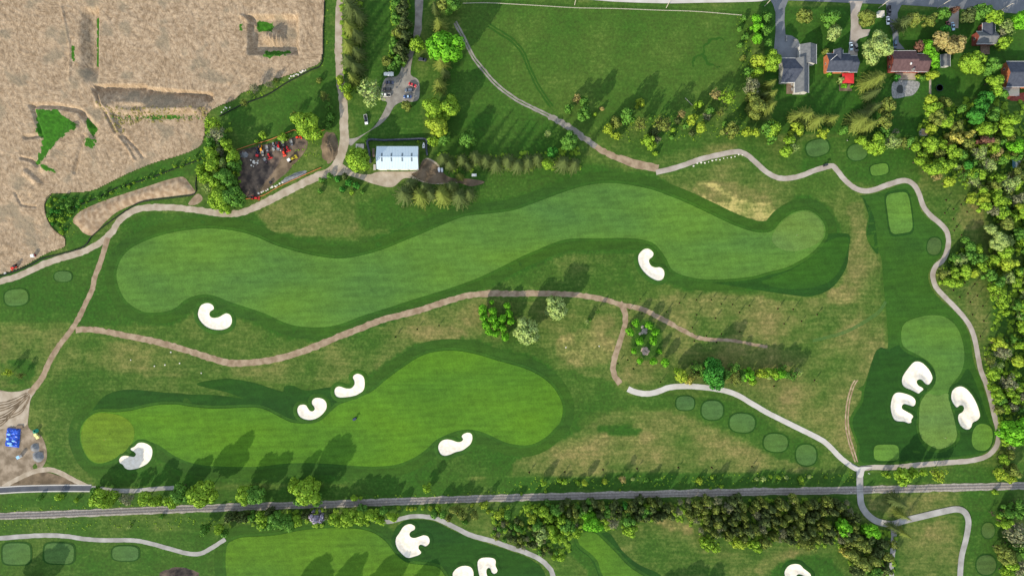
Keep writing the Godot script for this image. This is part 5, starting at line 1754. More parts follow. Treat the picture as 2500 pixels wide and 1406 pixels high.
func site_things() -> void:
	lift_at = 0.1
	fence("silt_fence", "black silt fence along the straight edge of the bare site", [793, -20, 789, 77, 785, 154, 755, 173, 700, 202, 650, 233, 590, 256, 535, 284], 0.7, M.silt_cloth, M.wood, 2.4, 0.3)
	fence("silt_fence", "black silt fence between the bare site and the pale lane", [223, 579, 205, 603, 154, 619, 102, 632, 64, 652, 0, 674, -60, 692], 0.7, M.silt_cloth, M.wood, 2.4, 0.4)
	fence("silt_fence", "black silt fence hugging the narrow bare strip above the lane", [480, 424, 477, 450, 474, 474, 422, 483, 346, 493, 307, 514, 256, 550, 224, 578], 0.7, M.silt_cloth, M.wood, 2.4, 0.3)
	fence("silt_fence", "black silt fence down the middle of the grassy ditch", [179, 506, 230, 486, 282, 460, 358, 437, 435, 409, 494, 388], 0.7, M.silt_cloth, M.wood, 2.4, 0.25)
	fence("silt_fence", "curved silt fence round the bushy corner of the site", [123, 475, 108, 498, 114, 534, 132, 562, 158, 580], 0.6, M.wood, M.wood, 2.4, 0.2)
	fence("barrier_fence", "orange mesh barrier fence along the lane side of the yard", [600, 486, 640, 478, 676, 458, 727, 434, 784, 409], 0.8, M.orange_mesh, M.wood, 2.4, 0.1)
	fence("barrier_fence", "orange mesh barrier fence behind the parked red machines", [578, 366, 610, 355, 647, 345, 670, 337, 717, 317], 0.8, M.orange_mesh, M.wood, 2.4, 0.12)
	fence("barrier_fence", "orange mesh barrier fence round the grassy end of the yard", [717, 317, 740, 325, 764, 329, 780, 321, 792, 317], 0.8, M.orange_mesh, M.wood, 2.4, 0.1)
	fence("board_fence", "dark board fence round the back of the steel shed", [905, 398, 902, 370, 899, 343, 940, 343, 1000, 341, 1039, 341, 1041, 360, 1043, 380], 1.9, M.shingle_dark, M.wood, 1.8, 0.9)
	fence("field_fence", "pale rail fence along the top of the big meadow", [1130, 9, 1190, 8, 1250, 11, 1320, 15, 1404, 20, 1505, 22, 1610, 26, 1700, 29, 1810, 38], 1.2, M.pale_wood, M.pale_wood, 3.0, 0.05, [0.4, 0.75, 1.1])
	heap("dirt_heap", "grey and brown earth heap where the lanes meet", 804, 360, 23, 40, 3.0, M.soil, "heap", 1.4)
	heap("gravel_heap", "small grey gravel heap beside the yellow boxes", 83, 1093, 13, 13, 1.8, M.stone_grey)
	heap("gravel_heap", "larger bluish gravel heap at the corner of the lot", 91, 1117, 16, 15, 2.2, M.stone_grey)
	heap("dirt_heap", "long brown earth windrow inside the orange fence", 716, 432, 40, 8, 1.2, M.stone_grey, "heap", 0.5, 0.42)
	heap("rubble_heap", "dark rubble heap in the corner of the works yard", 595, 378, 12, 9, 1.0, M.stone_grey, "heap", 0.6)
	heap("rubble_heap", "low grey rubble heap under the white stones", 622, 402, 18, 18, 0.9, M.dark_soil, "heap", 0.5)
	heap("dirt_heap", "dark round earth bank at the lower edge of the course", 436, 1410, 54, 26, 2.6, M.dark_soil, "heap", 0.9)
	for k in 16:
		var a := rng.randf() * TAU
		var d := rng.randf() * 13.0
		rock(620 + cos(a) * d, 398 + sin(a) * d, rng.randf_range(0.7, 1.5), "white broken stone on the rubble in the works yard", "white stones in the works yard", M.white_rock, 0.55)
	for k in 14:
		rock(632 + k * 5.6 + rng.randf_range(-2, 2), 475 - k * 2.9 + rng.randf_range(-3, 1), rng.randf_range(0.7, 1.5), "pale boulder in the row along the orange barrier fence", "boulders along the orange barrier", M.white_rock, 0.05)
	for k in 12:
		rock(706 + k * 3.6, 189 - k * 1.6 + rng.randf_range(-3, 3), rng.randf_range(0.6, 1.3), "pale boulder beside the silt fence of the bare site", "boulders beside the silt fence", M.white_rock, 0.1)
	for p in [[545, 268], [552, 264], [540, 274], [557, 271], [549, 262], [560, 262]]:
		rock(p[0], p[1], rng.randf_range(0.5, 1.0), "small pale stone at the ditch head by the wood", "stones at the ditch head", M.white_rock)
	for k in 14:
		rock(1694 + k * 9.2, 402 - k * 2.0 + rng.randf_range(-3, 3), rng.randf_range(0.5, 1.1), "small pale stone under the edge of the cart path", "stones under the cart path edge", M.white_rock)
	for p in [[1572, 807, 2.6], [1577, 812, 2.0], [1568, 813, 2.0], [1578, 804, 1.8], [1569, 798, 1.8], [1563, 815, 1.4]]:
		rock(p[0], p[1], p[2], "grey boulder in the upper pile inside the ring of young trees", "upper boulder pile in the tree ring", M.grey_rock)
	for p in [[1571, 852, 2.4], [1578, 852, 2.6], [1583, 858, 2.2], [1573, 862, 2.4], [1579, 863, 1.8], [1568, 857, 1.6]]:
		rock(p[0], p[1], p[2], "pinkish boulder in the lower pile inside the ring of young trees", "lower boulder pile in the tree ring", M.pink_rock)
	for p in [[415, 860], [316, 879], [401, 891], [437, 887], [375, 894], [1382, 848], [1463, 845], [490, 911]]:
		rock(p[0], p[1], 0.8, "small white stone lying in the dry rough grass", "stones in the dry grass", M.white_rock)
	rock(11, 667, 1.7, "single large white rock beside the silt fence and lane", "", M.white_rock, 0.1)

	# machines in the yard
	var red := Color(0.78, 0.10, 0.12)
	var orange := Color(0.92, 0.22, 0.10)
	var grey := Color(0.42, 0.43, 0.45)
	for a in [[636, 361, 80, "tractor", Color(0.93, 0.62, 0.06), "yellow tractor among the red machines in the works yard"], [640, 374, 80, "cart", Color(0.5, 0.48, 0.44), "grey dump cart in front of the yellow tractor"],
		[627, 368, 85, "mower", Color(0.08, 0.14, 0.28), "dark blue mower at the end of the machine row"], [628, 380, 10, "spreader", red, "small red spreader in front of the dark blue mower"],
		[651, 363, 80, "cart", Color(0.45, 0.43, 0.48), "grey dump cart between yellow tractor and red mowers"], [656, 381, 68, "mower", red, "red mower parked in front of the grey dump cart"],
		[647, 392, 62, "cart", Color(0.30, 0.20, 0.22), "dark cart with red trim nearest the white rubble"], [667, 354, 75, "mower", Color(0.55, 0.56, 0.57), "pale grey mower in the back machine row"],
		[668, 366, 60, "spreader", Color(0.55, 0.55, 0.52), "round grey hopper spreader in the machine row"], [678, 353, 75, "tractor", red, "red tractor in the back machine row"],
		[681, 365, 15, "cart", Color(0.66, 0.64, 0.6), "pale cart in front of the red tractor"], [691, 369, 75, "tractor", orange, "orange-red tractor at the front of the machine row"],
		[690, 350, 80, "cart", Color(0.25, 0.25, 0.27), "charcoal cart in the back machine row"], [701, 363, 70, "mower", red, "red mower beside the orange-red tractor"],
		[711, 349, 75, "cart", Color(0.36, 0.36, 0.39), "grey cart at the upper end of the row"], [728, 334, -15, "mower", orange, "red mower alone at the top of the yard"],
		[709, 390, -32, "backhoe", Color(0.92, 0.80, 0.20), "yellow loader with white cab roof in the open yard"], [620, 483, 6, "tractor", red, "red loader tractor at the lane end of the barrier"],
		[660, 446, 60, "spreader", Color(0.14, 0.14, 0.15), "small black spreader alone on the yard floor"], [35, 651, 150, "tractor", Color(0.82, 0.2, 0.16), "red tractor working beside the silt fence on bare earth"],
		[82, 624, 160, "spreader", Color(0.6, 0.12, 0.12), "dark red tank on the bare earth beside a white box"]]:
		machine(a[0], a[1], a[2], a[3], a[4], a[5], "machines on the site" if a[0] < 100 else "grounds machines parked in the works yard")
	lift_at = 0.13
	machine(865, 1023, 150, "golf", Color(0.16, 0.20, 0.32), "dark blue golf cart standing alone on the second fairway", "golf carts")
	machine(2016, 403, 165, "golf", Color(0.16, 0.18, 0.19), "dark golf cart at the tip of the cart path hairpin", "golf carts")
	machine(1072, 415, 88, "golf", Color(0.86, 0.87, 0.88), "white golf cart beside the steel shed, nearer its wall", "golf carts")
	machine(1079, 415, 88, "golf", Color(0.82, 0.83, 0.85), "white golf cart beside the steel shed, nearer the spruces", "golf carts")

	# contractor's corner
	var t := thing("tarp_pile", "stack of materials under a bright blue tarp in the lot", "tarp", foot(29, 1069), deg_to_rad(-6))
	var st := tool_()
	var n := FastNoiseLite.new()
	n.seed = 9
	n.frequency = 0.3
	var nx := 22
	var nz := 30
	for j in nz + 1:
		for i in nx + 1:
			var x := (float(i) / nx - 0.5) * 7.6
			var z := (float(j) / nz - 0.5) * 10.6
			var e := minf(1.0, minf(minf(i, nx - i), minf(j, nz - j)) / 2.0)
			st.set_uv(Vector2(x, z) * 0.08)
			st.add_vertex(Vector3(x, e * (1.3 + 0.7 * n.get_noise_2d(x * 2.0, z * 2.0)) + 0.02, z))
	for j in nz:
		for i in nx:
			var q := j * (nx + 1) + i
			for k in [q, q + 1, q + nx + 2, q, q + nx + 2, q + nx + 1]:
				st.add_index(k)
	st.generate_normals()
	part(t, "tarp", st.commit(), M.blue_tarp)
	for p in [[-1.4, -2.0, 1.5, 1.3], [1.5, 1.4, 1.6, 1.0], [-0.6, 3.0, 2.6, 1.2], [-2.0, 0.6, 1.2, 1.4], [0.4, 4.0, 1.6, 0.8]]:
		var b := tool_()
		loft(b, [[-p[2] * 0.5, p[3] * 0.4, p[3] * 0.3, 1.2, 2.0], [0.0, p[3] * 0.5, p[3] * 0.42, 1.2, 2.12], [p[2] * 0.5, p[3] * 0.36, p[3] * 0.3, 1.2, 2.0]])
		part(t, "wrapped_bundle", b.commit(), M.pale_tarp, Vector3(p[0], 0, p[1]))
	t = thing("pallet_stack", "grey pallet stack behind the blue tarp pile", "pallets", foot(46, 1042), 0.1)
	for k in 4:
		part(t, "pallet", boxmesh(Vector3(3.6, 0.12, 1.6)), M.wood, Vector3(0, 0.1 + k * 0.16, 0))
	t = thing("water_tank", "round teal water tank beside two cream boxes", "tank", foot(84, 1053, 1.2))
	st = tool_()
	disc(st, Vector3(0, 0.9, 0), Vector3.UP, 1.15, 1.8, 18)
	disc(st, Vector3(0, 1.95, 0), Vector3.UP, 1.1, 0.3, 18, 0.5)
	part(t, "barrel", st.commit(), M.teal)
	st = tool_()
	disc(st, Vector3(0, 2.17, 0), Vector3.UP, 0.3, 0.14, 12)
	part(t, "lid", st.commit(), M.black)
	for p in [[84.5, 1062, 0.3, "cream storage box touching the teal tank"], [89.5, 1068, 0.5, "cream storage box at the end, away from the teal tank"]]:
		t = thing("storage_box", p[3], "box", foot(p[0], p[1], 0.8), p[2])
		part(t, "bin", boxmesh(Vector3(1.5, 1.2, 1.4)), M.cream, Vector3(0, 0.6, 0))
		part(t, "lid", boxmesh(Vector3(1.6, 0.12, 1.5)), M.cream, Vector3(0, 1.26, 0))
	for p in [[41, 1117, 0.5, "white portable toilet standing alone on the gravel lot"], [77, 624.5, 0.2, "white box cabin beside the dark red tank on bare earth"]]:
		t = thing("portable_cabin", p[3], "cabin", foot(p[0], p[1], 2.0) + Vector3.UP * 0.1, p[2])
		part(t, "cabin", boxmesh(Vector3(1.5, 2.1, 1.5)), M.white, Vector3(0, 1.05, 0))
		part(t, "roof", boxmesh(Vector3(1.65, 0.14, 1.65)), M.pale_tarp if p[0] < 50 else M.white, Vector3(0, 2.17, 0))
		part(t, "door", boxmesh(Vector3(0.04, 1.8, 0.8)), M.grey_paint, Vector3(-0.77, 1.0, 0))

func house_at(called: String, label: String, u: float, v: float) -> Node3D:
	return thing(called, label, "house", foot(u, v, 3.0))

func slab(called: String, label: String, category: String, u0: float, v0: float, u1: float, v1: float, h: float, m: Material, boards := 0.0) -> Node3D:
	var a := foot(u0, v0, h)
	var b := foot(u1, v1, h)
	var t := thing(called, label, category, (a + b) * 0.5)
	var w := b.x - a.x
	var d := b.z - a.z
	if boards <= 0.0:
		part(t, "slab", boxmesh(Vector3(w, h, d)), m, Vector3(0, h * 0.5 + 0.02, 0))
		return t
	var n := int(w / boards)
	var mesh := boxmesh(Vector3(w / n - 0.05, 0.08, d))
	for k in n:
		part(t, "board", mesh, m, Vector3((k + 0.5) * w / n - w * 0.5, h, 0))
	part(t, "frame", boxmesh(Vector3(w - 0.1, h - 0.08, d - 0.1)), M.wood, Vector3(0, h * 0.5 - 0.01, 0))
	return t

func houses() -> void:
	# long steel shed
	var t := thing("steel_shed", "long steel shed with pale ribbed metal roof and four ridge skylights", "shed", foot(970, 386, 4.5))
	var a := foot(919, 357, 4.4)
	var b := foot(1021, 413, 4.4)
	var c := (a + b) * 0.5 - t.position
	var hx := (b.x - a.x) * 0.5
	var hz := (b.z - a.z) * 0.5
	var st := tool_()
	box(st, c + Vector3(0, 2.2, 0), Vector3(hx * 2.0 - 0.5, 4.4, hz * 2.0 - 0.5))
	for s in [-1.0, 1.0]:
		face(st, [c + Vector3((hx - 0.25) * s, 4.4, -hz + 0.25), c + Vector3((hx - 0.25) * s, 4.4, hz - 0.25), c + Vector3((hx - 0.25) * s, 6.3, 0)])
	part(t, "wall", st.commit(), M.siding)
	var cols := 13
	for s in [-1.0, 1.0]:
		var r := tool_()
		var w := hx * 2.0 / cols
		face(r, [Vector3(0, 0, hz * s), Vector3(w - 0.03, 0, hz * s), Vector3(w - 0.03, 2.1, 0), Vector3(0, 2.1, 0)])
		face(r, [Vector3(0, 0, hz * s), Vector3(0, -0.12, hz * s), Vector3(w - 0.03, -0.12, hz * s), Vector3(w - 0.03, 0, hz * s)])
		for k in 2:
			var x := k * w * 0.5
			face(r, [Vector3(x, 0.06, hz * s), Vector3(x + 0.08, 0.06, hz * s), Vector3(x + 0.08, 2.16, 0), Vector3(x, 2.16, 0)])
			face(r, [Vector3(x, 0.0, hz * s), Vector3(x, 0.06, hz * s), Vector3(x, 2.16, 0), Vector3(x, 2.1, 0)])
			face(r, [Vector3(x + 0.08, 0.0, hz * s), Vector3(x + 0.08, 0.06, hz * s), Vector3(x + 0.08, 2.16, 0), Vector3(x + 0.08, 2.1, 0)])
		var mesh := r.commit()
		for i in cols:
			part(t, "roof_panel", mesh, M.steel_roof, c + Vector3(-hx + i * w, 4.5, 0))
	part(t, "ridge_cap", boxmesh(Vector3(hx * 2.0, 0.1, 0.5)), M.steel_roof, c + Vector3(0, 6.66, 0))
	for u in [931.5, 955, 981.5, 1004.5]:
		var x := foot(u, 383, 6.4).x - t.position.x
		for s in [-1.0, 1.0]:
			var k := tool_()
			var y0 := 6.68
			var y1 := 6.68 - 2.3 * 2.1 / hz
			face(k, [Vector3(x - 0.42, y0, 0), Vector3(x + 0.42, y0, 0), Vector3(x + 0.42, y1, 2.3 * s), Vector3(x - 0.42, y1, 2.3 * s)])
			face(k, [Vector3(x - 0.42, y1 - 0.1, 2.3 * s), Vector3(x - 0.42, y1, 2.3 * s), Vector3(x + 0.42, y1, 2.3 * s), Vector3(x + 0.42, y1 - 0.1, 2.3 * s)])
			part(t, "skylight", k.commit(), M.vent_grey, Vector3(0, 0.02, c.z))
	for x in [-8.5, -2.2, 3.4, 8.6]:
		part(t, "roller_door", boxmesh(Vector3(4.2, 3.4, 0.12)), M.white, c + Vector3(x, 1.7, hz - 0.22))
	slab("concrete_bin", "open concrete bin beside the leafy tree and shed", "bin", 868, 351, 888, 362, 0.5, M.stone_grey)
	slab("concrete_step", "narrow concrete ramp at the corner of the shed", "ramp", 911, 401, 917, 415, 0.3, M.pale_concrete)
	slab("timber_stack", "long stack of boards along the shed end", "timber", 908, 362, 914, 383, 0.7, M.wood, 0.3)
	slab("white_trailer", "small white box trailer on bare earth below the spruces", "trailer", 1151.5, 424, 1163, 430, 1.2, M.white)
	t = thing("small_boat", "small white boat stored inside the shed's board fence", "boat", foot(1034, 355, 0.8), PI / 2)
	st = tool_()
	loft(st, [[-1.5, 0.55, 0.7, 0.15, 0.85], [0.2, 0.6, 0.75, 0.1, 0.85], [1.2, 0.35, 0.45, 0.2, 0.92], [1.7, 0.06, 0.1, 0.5, 0.98]])
	part(t, "hull", st.commit(), M.white)
	part(t, "engine_cover", boxmesh(Vector3(0.4, 0.4, 0.4)), M.black, Vector3(-0.2, 1.0, 0))
	t = thing("water_barrel", "blue water barrel at the corner of the board fence", "barrel", foot(894, 345, 1.0))
	st = tool_()
	disc(st, Vector3(0, 0.6, 0), Vector3.UP, 0.55, 1.2, 14)
	part(t, "barrel", st.commit(), M.pale_tarp)

	# garden houses beside the road
	t = house_at("house", "large dark grey roofed house with a garage wing and back deck", 1945, 190)
	roof_block(t, 1954, 108, 1994, 156, 4.2, 7.0, false, M.shingle_grey, M.siding)
	roof_block(t, 1941, 142, 1975, 227, 4.3, 7.4, false, M.shingle_grey, M.siding)
	roof_block(t, 1908, 142, 1956, 201, 4.25, 7.3, true, M.shingle_dark, M.siding, 0.4)
	part(t, "garage_door", boxmesh(Vector3(0.1, 2.4, 4.6)), M.white, foot(1955, 132, 0) - t.position + Vector3(0.1, 1.2, 0))
	slab("timber_deck", "brown timber deck with garden furniture in the house corner", "deck", 1922, 189, 1943, 228, 0.9, M.deck_wood, 0.32)
	for p in [[1934, 205, 0.0], [1935, 218, 0.3]]:
		t = thing("patio_table", "grey patio table on the brown timber deck", "table", foot(p[0], p[1], 1.6) + Vector3.UP * 0.94, p[2], "patio tables on the deck")
		part(t, "top", boxmesh(Vector3(1.0, 0.06, 1.7)), M.grey_paint, Vector3(0, 0.72, 0))
		for x in [-0.4, 0.4]:
			for z in [-0.7, 0.7]:
				part(t, "leg", boxmesh(Vector3(0.06, 0.7, 0.06)), M.black, Vector3(x, 0.35, z))
	slab("garden_wall", "curved pale stone wall beside the turning circle", "wall", 1920, 87, 1923, 100, 0.7, M.grey_stone)
	slab("garden_wall", "short pale stone wall at the far side of the turning circle", "wall", 1939, 95, 1947, 98, 0.7, M.grey_stone)

	t = house_at("house", "charcoal roofed house with orange brick gable and red canopy", 2055, 152)
	roof_block(t, 2019, 131, 2076, 175, 4.4, 7.6, true, M.shingle_dark, M.brick, 0.35)
	roof_block(t, 2072, 136, 2094, 176, 4.0, 6.9, true, M.shingle_dark, M.brick, 0.35)
	roof_block(t, 2037, 121, 2059, 150, 4.3, 7.2, false, M.shingle_dark, M.brick, 0.35)
	st = tool_()
	tube(st, foot(2027, 149, 7.6) - t.position + Vector3(0, 7.3, 0), foot(2044, 134, 9.0) - t.position + Vector3(0, 9.6, 0), 0.12, 0.08, 6)
	part(t, "aerial_mast", st.commit(), M.white)
	t = thing("shade_canopy", "bright red square canopy on posts behind the brick house", "canopy", foot(2072, 191, 2.6))
	st = tool_()
	var q := [Vector3(-3.3, 2.5, -2.8), Vector3(3.3, 2.5, -2.8), Vector3(3.3, 2.5, 2.8), Vector3(-3.3, 2.5, 2.8)]
	for i in 4:
		face(st, [q[i], q[(i + 1) % 4], Vector3(0, 2.9, 0)])
	part(t, "cloth", st.commit(), M.canopy_red)
	for x in [-3.2, 3.2]:
		for z in [-2.7, 2.7]:
			part(t, "post", boxmesh(Vector3(0.12, 2.5, 0.12)), M.wood, Vector3(x, 1.25, z))
	slab("stone_bed", "dark stone edged planting bed behind the red canopy", "bed", 2050, 205, 2081, 222, 0.25, M.soil)

	t = house_at("house", "brown roofed house with red brick end and paved terrace", 2218, 150)
	roof_block(t, 2176, 124, 2238, 174, 4.4, 7.4, true, M.shingle_brown, M.red_brick, 0.4)
	roof_block(t, 2235, 131, 2268, 175, 4.0, 6.8, true, M.shingle_brown, M.red_brick, 0.4)
	part(t, "chimney", boxmesh(Vector3(0.9, 2.2, 0.9)), M.grey_stone, foot(2230, 170, 5.5) - t.position + Vector3(0, 5.6, 0))
	part(t, "roof_vent", boxmesh(Vector3(0.6, 0.9, 1.0)), M.white, foot(2226, 155, 7.0) - t.position + Vector3(0, 6.9, 0))
	slab("paved_terrace", "pale paved terrace behind the brown roofed house", "terrace", 2188, 172, 2237, 194, 0.5, M.gravel)
	sheet("stone_paving", smooth(pts([2182, 200, 2215, 196, 2245, 200, 2244, 215, 2230, 232, 2210, 236, 2195, 240, 2180, 236]), true, 1.5), 0.06, M.grey_stone, 2.0)
	sheet("garden_pond", smooth(pts([2194, 209, 2204, 208, 2205, 227, 2192, 226, 2190, 218]), true, 1.0), 0.10, M.pond_water, 2.0)
	slab("garden_path", "narrow pale garden path along the hedge", "path", 2270, 192, 2275, 234, 0.1, M.gravel)
	t = thing("trampoline", "round dark blue trampoline on the lawn", "trampoline", foot(2296, 214, 0.9))
	st = tool_()
	disc(st, Vector3(0, 0.88, 0), Vector3.UP, 1.7, 0.06, 24)
	part(t, "mat", st.commit(), M.trampoline)
	st = tool_()
	for k in 24:
		tube(st, Vector3(cos(TAU * k / 24), 0, sin(TAU * k / 24)) * 1.85 + Vector3(0, 0.88, 0), Vector3(cos(TAU * (k + 1) / 24), 0, sin(TAU * (k + 1) / 24)) * 1.85 + Vector3(0, 0.88, 0), 0.12, 0.12, 6)
	part(t, "rim", st.commit(), M.trampoline)
	for k in 6:
		st = tool_()
		tube(st, Vector3(cos(TAU * k / 6) * 1.85, 0, sin(TAU * k / 6) * 1.85), Vector3(cos(TAU * k / 6) * 1.85, 0.88, sin(TAU * k / 6) * 1.85), 0.04, 0.04, 6)
		part(t, "leg", st.commit(), M.metal)

	t = house_at("garage", "small grey roofed garage between tan trees and lawn", 2309, 148)
	roof_block(t, 2298, 133, 2321, 162, 2.9, 4.2, false, M.shingle_grey, M.siding, 0.3)
	t = house_at("house", "grey roofed house with a front wing behind leafy trees", 2409, 85)
	roof_block(t, 2385, 77, 2434, 107, 4.3, 7.0, true, M.shingle_grey, M.red_brick, 0.35)
	roof_block(t, 2400, 56, 2431, 90, 4.2, 7.05, false, M.shingle_dark, M.red_brick, 0.35)
	slab("timber_deck", "narrow brown timber deck below the grey roofed house", "deck", 2396, 110, 2418, 132, 0.7, M.deck_wood, 0.35)
	t = house_at("house", "black roofed house with orange brick gable and slatted pergola", 2495, 185)
	roof_block(t, 2458, 150, 2560, 212, 4.4, 7.8, true, M.shingle_dark, M.brick, 0.35)
	t = thing("pergola", "pale slatted pergola roof against the black roofed house", "pergola", foot(2471, 223, 2.6))
	for x in [-4.2, 4.2]:
		for z in [-2.3, 2.3]:
			part(t, "post", boxmesh(Vector3(0.14, 2.5, 0.14)), M.white, Vector3(x, 1.25, z))
	for k in 22:
		part(t, "slat", boxmesh(Vector3(0.26, 0.1, 5.0)), M.grey_paint, Vector3(-4.3 + k * 0.41, 2.58, 0))
	for z in [-2.3, 2.3]:
		part(t, "beam", boxmesh(Vector3(8.8, 0.14, 0.14)), M.white, Vector3(0, 2.45, z))
	sheet("brick_patio", pts([2448, 234, 2500, 226, 2560, 226, 2560, 250, 2470, 246]), 0.08, M.red_brick, 3.0)
	t = house_at("garden_shed", "little tan roofed shed at the foot of the lawn", 2258, 325)
	roof_block(t, 2250, 316, 2269, 330, 2.2, 3.0, true, M.tan_soil, M.siding, 0.2)
	t = thing("greenhouse", "white panelled greenhouse roof at the wood's edge", "greenhouse", foot(2488, 394, 2.6))
	for k in 4:
		part(t, "roof_panel", boxmesh(Vector3(3.0, 0.08, 1.66)), M.white, Vector3(0, 2.6, -2.6 + k * 1.74))
	part(t, "wall", boxmesh(Vector3(2.8, 2.5, 6.6)), M.pale_tarp, Vector3(0, 1.26, 0))

func parked() -> void:
	lift_at = 0.1
	car(1031, 145, 10, Color(0.07, 0.09, 0.16), "navy SUV on the grass under the big maple", "suv")
	car(951, 201, 0, Color(0.10, 0.16, 0.30), "dark blue sedan beside the white canopy in the car park")
	car(945, 218, 180, Color(0.06, 0.06, 0.07), "black car half under the bare-twigged tree", "suv")
	car(941, 232, 182, Color(0.86, 0.86, 0.84), "white pickup under the bare-twigged tree", "pickup")
	car(1007, 207, 22, Color(0.72, 0.07, 0.12), "red sedan in the car park")
	car(998, 220, 178, Color(0.32, 0.36, 0.42), "slate grey SUV between red and blue cars", "suv")
	car(994.5, 236, 180, Color(0.16, 0.30, 0.52), "blue sedan with pale roof in the car park", "sedan", Color(0.62, 0.72, 0.82))
	car(893, 292, 82, Color(0.84, 0.85, 0.86), "white fronted pickup with dark bed on the grass", "pickup", Color(0.12, 0.14, 0.2))
	lift_at = 0.14
	car(2079, 113, 82, Color(0.74, 0.82, 0.88), "pale blue sedan on the driveway of the brick house", "sedan")
	car(2091, 116, 78, Color(0.38, 0.38, 0.40), "grey car beside the pale blue sedan", "suv")
	car(2169, 50, 86, Color(0.86, 0.89, 0.92), "white sedan on the long driveway by the road", "sedan")
	car(2172, 26, 88, Color(0.10, 0.12, 0.16), "dark pickup at the mouth of the driveway", "pickup")
	car(2186, 108, 88, Color(0.14, 0.26, 0.36), "teal blue car at the brown roofed house", "suv")
	car(2328, 64, 80, Color(0.62, 0.76, 0.84), "light blue car under trees beside a red one", "sedan")
	car(2317, 61, 70, Color(0.40, 0.08, 0.10), "dark red car under trees beside a light blue one", "sedan")
	var t := thing("box_trailer", "cream box trailer between two driveways", "trailer", foot(2153, 33, 2.2), 0.05)
	part(t, "box_body", boxmesh(Vector3(3.2, 2.1, 3.0)), M.white, Vector3(0, 1.4, 0))
	part(t, "roof", boxmesh(Vector3(3.3, 0.08, 3.1)), M.pale_wood, Vector3(0, 2.5, 0))
	wheels(t, [[0.0, 0.35, 1.4]], 0.35)
	# white tarp shelter at the head of the car park
	t = thing("tarp_shelter", "white tarp shelter with two forward arms beside the car park", "shelter", foot(948, 180, 2.2))
	var st := tool_()
	for p in [[-1.4, -1.0, 2.4, 2.2, 2.2], [0.2, 0.2, 1.8, 2.6, 2.1], [1.7, -0.2, 2.2, 2.8, 2.3], [-1.5, 1.6, 1.0, 2.2, 2.1], [1.7, 1.7, 1.0, 2.2, 2.1]]:
		loft(st, [[p[0] - p[2] * 0.5, p[3] * 0.4, p[3] * 0.34, 1.7, p[4]], [p[0], p[3] * 0.5, p[3] * 0.45, 1.7, p[4] + 0.25], [p[0] + p[2] * 0.5, p[3] * 0.4, p[3] * 0.34, 1.7, p[4]]])
	part(t, "tarp", st.commit(), M.white)
	for x in [-2.0, 2.0]:
		for z in [-1.2, 1.8]:
			part(t, "post", boxmesh(Vector3(0.08, 1.9, 0.08)), M.metal, Vector3(x, 0.95, z))

